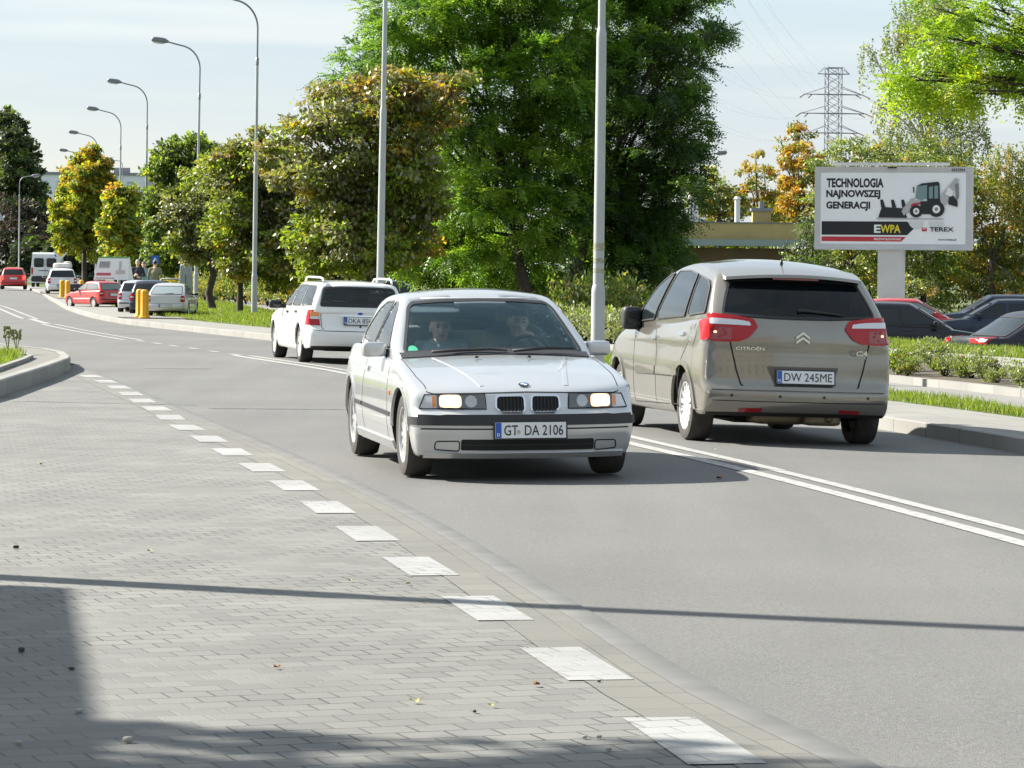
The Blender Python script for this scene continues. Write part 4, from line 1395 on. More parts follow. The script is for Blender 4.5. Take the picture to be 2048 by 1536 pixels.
# ------------------------------------------------------------ white estate car ahead
def white_estate():
    yaw = RAD(12.5)
    L = 4.60
    rax, ray_ = -2.60, 52.5          # rear axle
    rx, ry = rax + .92 * math.sin(yaw), ray_ - .92 * math.cos(yaw)
    c = Car("white_estate_car", "white estate car with roof rails driving away, half hidden by the silver car", "car",
            (rx - L * math.sin(yaw), ry + L * math.cos(yaw), -0.035), RAD(-90) + yaw, roll=RAD(-1.2))
    body = paint('white car paint', (0.76, 0.76, 0.74), 0.0, 0.35, 1.0, 0.03)
    lower = dict(L=L,
        xf=[(.2, .1), (.35, .02), (.5, 0), (.6, .06), (.7, .2), (.85, .6)],
        xr=[(.22, 4.46), (.28, 4.54), (.38, 4.59), (.50, 4.60), (.56, 4.57), (.60, 4.53), (.9, 4.49)],
        zt=[(0, .58), (.2, .68), (.9, .80), (1.3, .85), (2.5, .875), (4.6, .905)],
        zb=[(0, .2), (3.6, .2), (4.2, .24), (4.6, .27)],
        w=[(0, .72), (.3, .82), (.9, .865), (3.7, .865), (4.2, .84), (4.6, .78)],
        sec=[(.2, .94), (.35, .985), (.55, 1.0), (.75, .985), (.9, .95)],
        bowf=.2, bowr=.12, crown=.01)
    cabin = dict(L=L,
        xf=[(.8, 1.2), (.9, 1.4), (1.2, 2.0), (1.33, 2.4)],
        xr=[(.8, 4.51), (.92, 4.48), (1.1, 4.39), (1.25, 4.30), (1.33, 4.2)],
        zt=[(1.2, 1.15), (1.9, 1.25), (2.3, 1.32), (2.8, 1.345), (3.8, 1.335), (4.2, 1.31), (4.6, 1.25)],
        zb=[(0, .8), (5, .8)],
        w=[(1.2, .76), (1.8, .80), (3.5, .80), (4.5, .75)],
        sec=[(.8, 1.0), (.92, .985), (1.15, .87), (1.3, .78), (1.36, .72)],
        bowf=.2, bowr=.09, crown=.045)
    c.make(lower, cabin, (70, 28, 22), (56, 26, 14), 2, 2)
    AX = (0.93, 3.68)
    c.wheels(AX, 1.49, 0.305, 0.20, style='blob', n=7, rim=.66, m_rim=mat('hub cap', (.6, .6, .58), .4, .2))
    c.floor_cut = (1.5, 4.45, .66)
    win(c, 'rear', [(-.645, .915), (.645, .915), (.575, 1.225), (.3, 1.24), (-.3, 1.24), (-.575, 1.225)], M['tint_glass'], "rear_window", 0.03)
    for vw in ('left', 'right'):
        win(c, vw, [(1.65, .90), (2.45, .905), (2.45, 1.255), (2.22, 1.235), (2.0, 1.12)], M['tint_glass'], "side_window", 0.016)
        win(c, vw, [(2.52, .905), (3.38, .91), (3.30, 1.262), (2.52, 1.26)], M['tint_glass'], "side_window", 0.016)
        win(c, vw, [(3.46, .915), (4.30, .925), (4.10, 1.245), (3.38, 1.262)], M['tint_glass'], "side_window", 0.016)
    win(c, 'front', [(-.68, .89), (.68, .89), (.56, 1.24), (-.56, 1.24)], M['tint_glass'], "windscreen", 0.03)
    c.finish(body, AX, 0.355, hw=.865)
    for sg, vw in ((1, 'left'), (-1, 'right')):
        q = lambda pts: [(sg * a, b) for a, b in pts][::sg]
        tl = c.patch("tail_light", 'rear', q([(.79, .615), (.635, .615), (.655, .83), (.70, .86), (.79, .86)]), M['red_lens'], 0.012, 0.012, 0.05, tree=c.t_lo)
        c.patch("lamp_band", 'rear', q([(.785, .715), (.645, .715), (.65, .755), (.785, .755)]), M['clear_lens'], 0.015, 0.002, 0.05, tree=c.t_lo, parent=tl)
        c.patch("lamp_band", 'rear', q([(.785, .757), (.65, .757), (.655, .83), (.785, .83)]), M['amber_lens'], 0.0145, 0.002, 0.05, tree=c.t_lo, parent=tl)
        c.patch("tail_light", vw, [(4.22, .62), (4.42, .62), (4.40, .86), (4.27, .86)], M['red_lens'], 0.010, 0.01, 0.05, tree=c.t_lo)
        mb = MB()
        mb.tube([(2.35, sg * .56, 1.315), (2.5, sg * .565, 1.372), (2.8, sg * .57, 1.385), (3.9, sg * .565, 1.378), (4.10, sg * .555, 1.36), (4.22, sg * .55, 1.30)], .018, 8)
        mb.build("roof_rail", [body], c.root, True)
        c.strip("door_gap", vw, [[(1.55, .26), (1.55, .85)], [(2.50, .26), (2.50, .87)], [(3.28, .3), (3.30, .6), (3.46, .88)]], 0.007, M['gap'], 0.0015, 0.003, tree=c.t_lo)
        c.strip("side_moulding", vw, [(1.45, .50), (3.25, .52)], 0.05, body, 0.012, 0.004, tree=c.t_lo)
        for ax in AX:
            arc = [(ax + .365 * math.cos(t), .305 + .365 * math.sin(t)) for t in np.linspace(RAD(0), RAD(180), 24)]
            c.strip("wheel_arch", vw, arc, 0.04, body, 0.012, 0.012, tree=c.t_lo)
        c.handle(vw, 2.36, .80, M['black_trim']); c.handle(vw, 3.25, .815, M['black_trim'])
        c.mirror(1.72, sg, .96, .915, (.12, .21, .135), M['black_trim'])
    c.strip("tailgate_gap", 'rear', [(-.63, .90), (-.615, .60), (-.58, .53), (.58, .53), (.615, .60), (.63, .90)], 0.010, M['gap'], 0.002, 0.003, tree=c.t_lo)
    c.strip("bumper_gap", 'rear', [(-.76, .545), (-.60, .53)], 0.008, M['gap'], 0.002, 0.003, tree=c.t_lo)
    c.strip("plate_ledge", 'rear', [(-.32, .775), (.32, .775)], 0.02, M['chrome'], 0.012, 0.003, tree=c.t_lo)
    c.plate('rear', 0, .700, "DKA 85H2", 4.545, .52, .114, RAD(4), "PL")
    c.patch("badge", 'rear', circle2((0, .815), .042, 18, .020), M['plate_blue'], 0.008, 0.002, tree=c.t_lo)
    c.patch("tow_cover", 'rear', circle2((0, .605), .018, 12), M['black_trim'], 0.004, 0.002, tree=c.t_lo)
    mb = MB()
    for y in (-.36, .36):
        mb.rbox((2.45, y, .75), (.16, .48, .62), .35, R=Matrix.Rotation(RAD(14), 3, 'Y')); mb.rbox((2.58, y, 1.12), (.08, .26, .16), .5)
    mb.build("seat", [M['seat']], c.root, True)
    mb = MB()
    mb.rbox((3.4, 0, .72), (.16, 1.25, .55), .3, R=Matrix.Rotation(RAD(14), 3, 'Y'))
    for y in (-.4, .4): mb.rbox((3.5, y, 1.06), (.08, .24, .14), .5)
    mb.build("rear_bench", [M['seat']], c.root, True)
    mb = MB(); mb.rbox((1.72, 0, .80), (.40, 1.35, .18), .35); mb.build("dashboard", [M['dash']], c.root, True)
    mb = MB(); mb.box((2.9, 0, .28), (2.9, 1.4, .03)); mb.build("floor", [M['dash']], c.root)
    c.axle_gear(AX, 1.48)
    return c

# ------------------------------------------------------------ simpler cars further off
def far_car(name, label, loc, rz, col, kind='hatch', L=3.9, Wd=1.66, H=1.42, metal=0.0, glass=None, plate=None, lit=False, tail_z=(.62, .88), group=None, roll=0.0, cat="car", front_lamps=True, side_moulding=False, taillamp='block'):
    c = Car(name, label, cat, loc, rz, roll, group)
    dk = max(col) < .08
    body = paint(name + ' paint', col, metal, 0.35 if dk else 0.3, .35 if dk else 1.0, 0.03)
    if dk: body.node_tree.nodes['Principled BSDF'].inputs['Specular IOR Level'].default_value = .3
    hw = Wd / 2
    belt = H * .64
    k = H / 1.42
    deck = {'hatch': L - .10, 'estate': L - .06, 'sedan': L - .02, 'fastback': L - .05}[kind]
    lower = dict(L=L,
        xf=[(.2 * k, .1), (.36 * k, .0), (.5 * k, .0), (.6 * k, .06), (.7 * k, .18), (.85 * k, .6)],
        xr=[(.24 * k, L - .1), (.4 * k, L), (.52 * k, L), (.58 * k, L - .05), (belt, L - .10)],
        zt=[(0, .60 * k), (.2, .70 * k), (.8, .80 * k), (1.15, .85 * k), (2.2, belt), (L - .5, belt + .03), (L, belt + (.01 if kind == 'sedan' else .02))],
        zb=[(0, .2), (L * .8, .2), (L, .26)],
        w=[(0, hw * .85), (.3, hw * .96), (.8, hw), (L - .6, hw), (L - .25, hw * .97), (L, hw * .9)],
        sec=[(.2, .94), (.4, .99), (.55 * k, 1.0), (.75 * k, .985), (belt, .94)], bowf=.18, bowr=.11, crown=.012)
    b = belt - .08
    if kind in ('hatch',): xr = [(b, L - .10), (belt, L - .12), (H * .8, L - .30), (H * .92, L - .46), (H, L - .7)]; roof_end = L - .55
    elif kind == 'estate': xr = [(b, L - .09), (belt, L - .10), (H * .8, L - .18), (H * .93, L - .28), (H, L - .45)]; roof_end = L - .3
    elif kind == 'fastback': xr = [(b, L - .12), (belt, L - .25), (H * .8, L - .75), (H * .92, L - 1.15), (H, L - 1.5)]; roof_end = L - 1.3
    else: xr = [(b, L - .40), (belt, L - .55), (H * .8, L - .95), (H * .92, L - 1.2), (H, L - 1.45)]; roof_end = L - 1.25
    f0 = 1.02 if L < 4.2 else 1.2
    cabin = dict(L=L,
        xf=[(b, f0), (belt, f0 + .14), (H * .88, f0 + .72), (H, f0 + 1.0)], xr=xr,
        zt=[(f0, H * .88), (f0 + .6, H * .94), (f0 + 1.0, H * .99), ((f0 + 1 + roof_end) / 2, H), (roof_end, H * .97), (L, H * .86)],
        zb=[(0, b), (L, b)],
        w=[(f0, hw * .90), (f0 + .5, hw * .94), (L - 1, hw * .93), (L, hw * .84)],
        sec=[(b, 1.0), (belt + .02, .985), (H * .85, .86), (H * .96, .78), (H, .74)], bowf=.15, bowr=.09, crown=.045)
    c.make(lower, cabin, (44, 18, 16), (36, 18, 12), 2, 2)
    AX = (.72 if L < 4.2 else .88, L - (.72 if L < 4.2 else .95))
    r = .285 if L < 4.0 else .305
    c.wheels(AX, Wd - .2, r, .19, style='blob', n=8, rim=.64)
    g = glass or M['dark_glass']
    zt_ = H * .905
    bl2 = belt + .035
    def rear_pt(z): return float(pchip(xr)(np.array([z]))[0])
    wb, wt = hw * .78, hw * .66
    win(c, 'rear', [(-wb, bl2), (wb, bl2), (wt, zt_), (-wt, zt_)], g, "rear_window", .02, False)
    win(c, 'front', [(-wb, bl2), (wb, bl2), (wt, zt_), (-wt, zt_)], g, "windscreen", .02, False)
    mid = f0 + 1.22
    re = rear_pt(belt) - .32
    rt = rear_pt(H * .88) - .22
    for vw, sy in (('left', 1), ('right', -1)):
        win(c, vw, [(f0 + .36, bl2), (mid, bl2), (mid, zt_), (f0 + .98, zt_)], g, "side_window", .014, False)
        win(c, vw, [(mid + .08, bl2), (re, bl2 + .02), (rt, zt_ - .01), (mid + .08, zt_)], g, "side_window", .014, False)
        c.strip("door_gap", vw, [[(f0 + .3, .27), (f0 + .34, belt - .02)], [(mid + .04, .27), (mid + .04, belt)]], .008, M['gap'], .0015, .003, tree=c.t_lo)
        c.strip("side_moulding", vw, [(f0 + .15, .48), (L - .95 - .1, .50)], .05, M['plate_white'] if side_moulding else body, .010, .004, tree=c.t_lo)
        for ax in AX:
            arc = [(ax + (r + .05) * math.cos(t), r + (r + .05) * math.sin(t)) for t in np.linspace(0, math.pi, 18)]
            c.strip("wheel_arch", vw, arc, .03, body, .010, .010, tree=c.t_lo)
        c.mirror(f0 + .52, sy, hw + .09, belt + .05, (.11, .18, .12), M['black_trim'] if side_moulding else body)
        c.handle(vw, mid - .12, belt - .09, body)
    for sg in (-1, 1):
        q = lambda pts: [(sg * a, b) for a, b in pts][::sg]
        z0, z1 = tail_z
        mt = M['lit_tail'] if lit else M['red_lens']
        if taillamp == 'wide': pts = [(hw * .92, z0), (hw * .45, z0 + .03), (hw * .45, z1 - .03), (hw * .92, z1)]
        else: pts = [(hw * .92, z0), (hw * .72, z0), (hw * .74, z1), (hw * .92, z1)]
        tl = c.patch("tail_light", 'rear', q(pts), mt, .012, .012, .06, tree=c.t_lo)
        if not lit:
            zm = (z0 + z1) / 2
            pp = [(hw * .90, zm - .02), (hw * .74, zm - .02), (hw * .74, zm + .03), (hw * .90, zm + .03)]
            c.patch("lamp_band", 'rear', [(sg * a, b) for a, b in pp][::sg], M['clear_lens'], .015, .002, .06, tree=c.t_lo, parent=tl)
        if front_lamps:
            pts = [(hw * .40, .56 * k), (hw * .86, .56 * k), (hw * .84, .66 * k), (hw * .42, .655 * k)]
            c.patch("headlight", 'front', [(sg * a, b) for a, b in pts][::sg], M['clear_lens'], .010, .012, .06, tree=c.t_lo)
    c.strip("bumper_trim", 'rear', [(-hw * .86, .46), (hw * .86, .46)], .05, M['black_trim'] if kind == 'hatch' else body, .012, .006, tree=c.t_lo)
    c.strip("bumper_gap", 'rear', [(-hw * .8, .58 * k), (hw * .8, .58 * k)], .01, M['gap'], .002, .003, tree=c.t_lo)
    c.strip("wiper", 'rear', [(-.05, bl2 + .02), (.28, bl2 + .05)], .02, M['black_trim'], .014, .002, tree=c.t_ca) if kind in ('hatch', 'fastback', 'estate') else None
    c.plate('rear', 0, .50 if kind != 'hatch' else .70, plate, L + .012 if kind != 'hatch' else L - .055, .5, .11)
    c.finish(body, AX, r + .045, hw=hw)
    c.axle_gear(AX, Wd - .2)
    return c
# ============================================================ PEOPLE
M['skin'] = mat('skin', (0.68, 0.45, 0.35), 0.55)
M['hair_dark'] = mat('dark hair', (0.025, 0.018, 0.013), 0.6)
M['hair_grey'] = mat('grey hair', (0.42, 0.41, 0.39), 0.6)
M['eye'] = mat('eye', (0.02, 0.016, 0.014), 0.3)
M['lip'] = mat('lip', (0.32, 0.13, 0.11), 0.5)

def person(name, label, prims, mats, loc, rz, voxel=0.012, head=None, hair=None, group=None, bare_top=False):
    """one continuous body grown from tapered limbs; prims: ('c', a, b, ra, rb, material) or ('e', centre, radii, material)"""
    mb = MB()
    for p in prims:
        if p[0] == 'c':
            a, b = Vector(p[1]), Vector(p[2])
            pts = [a.lerp(b, t) for t in (0, .25, .5, .75, 1)]
            mb.tube(pts, [p[3] + (p[4] - p[3]) * t for t in (0, .25, .5, .75, 1)], 10)
            for q, r in ((a, p[3]), (b, p[4])): mb.rbox(q, (2 * r, 2 * r, 2 * r), 1.0, 5)
        else:
            mb.rbox(p[1], [2 * k for k in p[2]], 1.0, 8)
    tmp = mb.build("tmp", [M['skin']])
    md = tmp.modifiers.new("r", 'REMESH'); md.mode = 'VOXEL'; md.voxel_size = voxel
    sm = tmp.modifiers.new("s", 'SMOOTH'); sm.factor = 0.5; sm.iterations = 3
    me = eval_mesh(tmp)
    bpy.data.objects.remove(tmp)
    me.name = name
    me.materials.clear()
    for m in mats: me.materials.append(m)
    cen = np.zeros(len(me.polygons) * 3); me.polygons.foreach_get("center", cen); cen = cen.reshape(-1, 3)
    best = np.full(len(cen), 1e9); idx = np.zeros(len(cen), np.int32)
    for p in prims:
        if p[0] == 'c':
            a, b = np.array(p[1]), np.array(p[2])
            t = np.clip(((cen - a) @ (b - a)) / max(1e-9, (b - a) @ (b - a)), 0, 1)
            d = np.linalg.norm(cen - a - t[:, None] * (b - a), axis=1) - (p[3] + (p[4] - p[3]) * t)
        else:
            r = np.array(p[2])
            d = (np.linalg.norm((cen - np.array(p[1])) / r, axis=1) - 1) * r.min()
        w = d < best
        best[w] = d[w]; idx[w] = p[-1]
    me.polygons.foreach_set("material_index", idx)
    me.polygons.foreach_set("use_smooth", np.ones(len(me.polygons), dtype=bool))
    o = bpy.data.objects.new(name, me)
    COL.objects.link(o)
    o.location = loc; o.rotation_euler = (0, 0, rz)
    tag(o, label, "person", group)
    if head and hair:
        h = Vector(head)
        mb = MB()
        V, F = unit_cube(10, 10, 10)
        P = V * 2 - 1
        P = P / np.linalg.norm(P, axis=1)[:, None]
        ok = lambda q: (q[2] > 0.28 - 0.75 * max(0, q[1] + .15)) if not bare_top else (0.75 > q[2] > -.5 and q[1] > -.1)
        F2 = [f for f in F if all(ok(P[i]) for i in f)]
        Q = P * np.array([.084, .106, .124]) + np.array(h) + np.array([0, .006, .004])
        used = sorted({i for f in F2 for i in f}); rm = {i: k for k, i in enumerate(used)}
        hr = mesh_obj("hair", [Q[i] for i in used], [tuple(rm[i] for i in f) for f in F2], [hair], o)
        sd = hr.modifiers.new("t", 'SOLIDIFY'); sd.thickness = .012
        mb = MB()
        for sx in (-1, 1):
            mb.rbox(h + Vector((sx * .031, -.088, .002)), (.026, .014, .012), 1, 4)
        mb.build("eyes", [M['eye']], o, True)
        mb = MB()
        for sx in (-1, 1):
            mb.rbox(h + Vector((sx * .032, -.092, .022)), (.040, .012, .008), 1, 4)
        mb.build("eyebrows", [hair], o, True)
        mb = MB(); mb.rbox(h + Vector((0, -.094, -.066)), (.046, .016, .014), 1, 5)
        mb.build("mouth", [M['lip']], o, True)
    return o

def head_prims(h, sk=0):
    h = Vector(h)
    P = lambda x, y, z: tuple(h + Vector((x, y, z)))
    return [('e', P(0, 0, 0.015), (.076, .097, .105), sk), ('e', P(0, -.03, -.06), (.056, .062, .062), sk),
            ('e', P(0, -.102, -.018), (.013, .020, .024), sk), ('e', P(.078, .005, -.01), (.012, .024, .033), sk), ('e', P(-.078, .005, -.01), (.012, .024, .033), sk)]
def hand_prims(c, d, up, side, sk=0, curl=0.5):
    """palm with four unequal bent fingers and a thumb; d = finger direction, up = back of the hand"""
    c, d, up = Vector(c), Vector(d).normalized(), Vector(up).normalized()
    s = d.cross(up).normalized() * side
    out = [('c', tuple(c - d * .03), tuple(c + d * .03), .026, .030, sk)]
    for k, (off, L) in enumerate(((.030, .068), (.010, .078), (-.010, .072), (-.030, .056))):
        a = c + d * .045 + s * off
        b = a + (d * math.cos(curl * .6) - up * math.sin(curl * .6)) * L * .5
        e = b + (d * math.cos(curl * 2) - up * math.sin(curl * 2)) * L * .5
        out += [('c', tuple(a), tuple(b), .010, .009, sk), ('c', tuple(b), tuple(e), .009, .008, sk)]
    a = c + s * .026 - d * .01
    b = a + (s * .7 + d * .7 - up * .3).normalized() * .04
    out += [('c', tuple(a), tuple(b), .012, .010, sk), ('c', tuple(b), tuple(b + (d - up * .4).normalized() * .03), .010, .009, sk)]
    return out
def seated(hz, arms, cl=1, tr=2):
    """hz = height of the head centre above the seat frame's zero; facing -y"""
    s = hz - 1.035
    p = [('e', (0, .06, .56 + s * .3), (.175, .14, .13), tr),
         ('c', (0, .05, .60 + s * .5), (0, .05, .80 + s), .135, .15, cl), ('e', (0, .04, .80 + s), (.185, .125, .16), cl),
         ('c', (-.165, .05, .885 + s), (.165, .05, .885 + s), .062, .062, cl), ('c', (0, .04, .90 + s), (0, .015, 1.02 + s), .062, .054, 0)]
    p += head_prims((0, 0, hz))
    for sx in (-1, 1):
        p += [('c', (sx * .09, .02, .54), (sx * .13, -.42, .56), .085, .062, tr), ('c', (sx * .13, -.42, .56), (sx * .13, -.62, .28), .058, .042, tr),
              ('c', (sx * .13, -.60, .27), (sx * .13, -.78, .27), .038, .032, 3)]
    for sx, el, wr, hd in arms:
        p += [('c', (sx * .185, .05, .875 + s), el, .054, .044, cl), ('c', el, wr, .043, .032, cl)] + hd
    return p
M['jacket_olive'] = mat('olive jacket', (0.25, 0.27, 0.23), 0.85, bump=(60, .4, .003))
M['shirt_blue'] = mat('pale blue shirt', (0.45, 0.56, 0.62), 0.85, bump=(60, .4, .003))
M['denim'] = mat('denim', (0.04, 0.055, 0.09), 0.9)
M['shoe'] = mat('shoe leather', (0.02, 0.018, 0.016), 0.5)

def people_in_car(car):
    Mx = car.root.matrix_basis.copy()
    rz = car.root.rotation_euler.z - RAD(90)
    def put(x, y, z=0):
        v = Matrix.Translation(car.root.location) @ Matrix.Rotation(car.root.rotation_euler.z, 4, 'Z') @ Vector((x, y, z))
        return v
    # passenger on the left of the picture, both hands in the lap
    arms = []
    for sx in (-1, 1):
        arms.append((sx, (sx * .24, -.04, .62), (sx * .12, -.26, .64), hand_prims((sx * .09, -.31, .645), (-sx * .4, -1, 0), (0, 0, 1), -sx)))
    person("person", "passenger in a pale blue shirt sitting in the front of the silver car, hands down", seated(1.055, arms),
           [M['skin'], M['shirt_blue'], M['denim'], M['shoe']], put(2.50, .255), rz, .009, (0, 0, 1.055), M['hair_dark'])
    # driver, left hand held to the mouth, right hand on the wheel
    arms = [(1, (.30, -.14, .80), (.085, -.16, .97), hand_prims((.045, -.165, 1.005), (-1, .0, .12), (0, -1, .1), -1, curl=.75)),
            (-1, (-.25, -.06, .72), (-.15, -.36, .80), hand_prims((-.14, -.42, .83), (.1, -1, .35), (0, .3, 1), 1, curl=.9))]
    person("person", "driver in an olive jacket in the silver car, one hand held to the mouth", seated(1.100, arms),
           [M['skin'], M['jacket_olive'], M['denim'], M['shoe']], put(2.50, -.37), rz, .009, (0, 0, 1.100), M['hair_dark'])

def standing(cl=1, tr=2, arm=0.0, H=1.75):
    k = H / 1.75
    z = lambda v: v * k
    p = [('e', (0, 0, z(.95)), (.17, .12, .14), tr), ('c', (0, 0, z(1.0)), (0, 0, z(1.25)), .145, .16, cl), ('e', (0, 0, z(1.28)), (.19, .125, .16), cl),
         ('c', (-.17, 0, z(1.41)), (.17, 0, z(1.41)), .06, .06, cl), ('c', (0, .01, z(1.44)), (0, -.01, z(1.54)), .06, .053, 0)]
    p += head_prims((0, -.02, z(1.63)))
    for sx in (-1, 1):
        st = .06 * sx
        p += [('c', (sx * .09, 0, z(.93)), (sx * .11, -.02 + st, z(.50)), .09, .06, tr), ('c', (sx * .11, -.02 + st, z(.50)), (sx * .11, .03 + st, z(.08)), .058, .042, tr),
              ('c', (sx * .11, .04 + st, z(.05)), (sx * .12, -.13 + st, z(.04)), .045, .035, 3)]
        if arm:
            el, wr = (sx * .27, -.03, z(1.13)), (sx * .05, -.20, z(1.10 + .04 * sx))
            hd = hand_prims((-sx * .02, -.20, z(1.10 + .05 * sx)), (-sx, 0, 0), (0, -1, 0), sx)
        else:
            el, wr = (sx * .25, .02, z(1.14)), (sx * .25, -.06, z(.90))
            hd = hand_prims((sx * .25, -.07, z(.84)), (0, -.1, -1), (sx, 0, 0), -1)
        p += [('c', (sx * .19, 0, z(1.40)), el, .055, .045, cl), ('c', el, wr, .045, .033, cl)] + hd
    return p

# ============================================================ STREET FURNITURE, BUILDINGS
M['galv'] = mat('galvanised steel', (0.40, 0.425, 0.43), 0.55, 0.35, noise=(1.2, 0.10))
M['galv_dark'] = mat('weathered galvanised arm', (0.22, 0.24, 0.26), 0.55, 0.4)
M['lamp_glass'] = mat('lamp bowl', (0.62, 0.64, 0.62), 0.2, 0, 0.5)
M['lamp_case'] = mat('lamp housing', (0.20, 0.20, 0.235), 0.5, 0.2)
M['sticker'] = mat('old sticker', (0.30, 0.30, 0.22), 0.8, noise=(30, .4))
M['yellow'] = mat('yellow plastic', (0.72, 0.36, 0.01), 0.45, noise=(6, .1))
M['grey_sign'] = mat('sign back', (0.42, 0.44, 0.46), 0.5, 0.3)
M['white_board'] = mat('board white', (0.78, 0.78, 0.77), 0.6)
M['ink'] = mat('poster ink', (0.012, 0.012, 0.018), 0.6)
M['poster_red'] = mat('poster red', (0.48, 0.03, 0.05), 0.6)
M['poster_yellow'] = mat('poster yellow', (0.70, 0.56, 0.03), 0.6)

def lamp_post(x, y, label, base=0.05, H=9.95, arm=1.0, group="street lamps along the right side of the road", ang=None, lean=0.0, thick=1.0, single=False, stickers=False, z2=4.62, name="street_lamp"):
    ang = math.atan2(-.22, -.97) if ang is None else ang
    r = tag(empty(name, (x, y, base)), label, "street lamp", group)
    r.rotation_euler = (0, lean, 0)
    t = thick
    mb = MB()
    if not single:
        mb.lathe([(.14 * t, 0), (.092 * t, 0.02), (.092 * t, 1.16), (.090 * t, 1.20), (.073 * t, 1.27)], 20, 0, 'Z')
        mb.lathe([(.073 * t, 1.26), (.067 * t, z2 - .06), (.067 * t, z2), (.048 * t, z2 + .10)], 20, 0, 'Z')
        mb.lathe([(.050 * t, z2 + .08), (.044 * t, H - 2.0)], 16, 0, 'Z')
    else:
        mb.lathe([(.09, 0), (.085, 1.1), (.055, 1.18), (.042, H - 1.4)], 14, 0, 'Z')
    mb.build("pole", [M['galv']], r, True, 40)
    ca, sa = math.cos(ang), math.sin(ang)
    P = lambda d, z: (d * ca, d * sa, z)
    mb = MB()
    z0 = H - 2.0 if not single else H - 1.4
    pts = [P(0, z0 - .1), P(0, z0 + .02)]
    if not single:
        for t_ in np.linspace(0, math.pi / 2 * .86, 9):
            pts.append(P(.78 * (1 - math.cos(t_)), H - 1.05 + .85 * math.sin(t_)))
        pts.append(P(1.05, H - .12))
        pts.append(P(1.28, H - .06))
    else:
        for t_ in np.linspace(0, math.pi / 2 * .9, 8):
            pts.append(P(.5 * (1 - math.cos(t_)), H - .55 + .5 * math.sin(t_)))
        pts.append(P(.9, H))
    mb.tube(pts, .030 if not single else .03, 8)
    mb.lathe([(.052 * t, z0 - .20), (.052 * t, z0 + .02), (.032, z0 + .04)], 12, 0, 'Z')
    mb.build("arm", [M['galv_dark']], r, True, 45)
    e = Vector(pts[-1])
    d = Vector((ca, sa, .06)).normalized()
    R = Matrix.Rotation(ang, 3, 'Z') @ Matrix.Rotation(RAD(-6), 3, 'Y')
    mb = MB()
    mb.rbox(e + d * .27 + Vector((0, 0, .02)), (.60, .28, .22), .85, 8, 0, R)
    mb.rbox(e + d * .02, (.20, .14, .12), .6, 5, 0, R)
    hd = mb.build("lamp_head", [M['lamp_case']], r, True)
    mb = MB()
    mb.rbox(e + d * .30 + Vector((0, 0, -.065)), (.42, .22, .10), .8, 7, 0, R)
    mb.build("lamp_bowl", [M['lamp_glass']], hd, True)
    if stickers:
        for z, h, a in ((1.72, .10, 0), (1.55, .07, 0), (1.42, .06, 0)):
            mb = MB()
            rr = .0745
            V = [(rr * math.sin(q), -rr * math.cos(q), zz) for zz in (z, z + h) for q in np.linspace(-1.3, 1.5, 8)]
            mb.add(V, [(k, k + 1, 9 + k, 8 + k) for k in range(7)])
            mb.build("sticker", [M['sticker']], r)
    return r

def bollard(x, y, z, label, h=.78):
    r = tag(empty("bollard", (x, y, z)), label, "bollard", "yellow guard posts at the ends of the parking bays")
    mb = MB()
    V, F = [], []
    n = 40
    prof = [(1.15, 0), (1.15, .05), (1.0, .10), (1.0, h - .10), (.9, h - .03), (.55, h), (0.001, h + .005)]
    for s, z_ in prof:
        for k in range(n):
            a = 2 * math.pi * k / n
            rr = .12 * s * (1 - .14 * (0.5 + 0.5 * math.cos(a * 8)) * (1 if .05 < z_ < h - .02 else 0))
            V.append((rr * math.cos(a), rr * math.sin(a), z_))
    for i in range(len(prof) - 1):
        for k in range(n): F.append((i * n + k, i * n + (k + 1) % n, (i + 1) * n + (k + 1) % n, (i + 1) * n + k))
    mb.add(V, F)
    mb.build("post", [M['yellow']], r, True, 40)
    mb = MB(); mb.lathe([(.16, 0), (.16, .03), (.13, .05)], 20, 0, 'Z'); mb.build("foot", [M['yellow']], r, True, 40)
    return r

def sign_post(name, loc, h, label, cat="road sign", r=.03):
    o = tag(empty(name, loc), label, cat)
    mb = MB(); mb.tube([(0, 0, 0), (0, 0, h)], r, 8); mb.build("pole", [M['galv']], o, True, 45)
    return o
def plate_poly(name, parent, poly, y, th, m, z=0):
    mb = MB()
    mb.prism(poly, 0, th, 0, lambda u, v, w: (u, y + w, v + z))
    o = mb.build(name, [m], parent)
    bm = bmesh.new(); bm.from_mesh(o.data); bmesh.ops.recalc_face_normals(bm, faces=bm.faces); bm.to_mesh(o.data); bm.free()
    return o

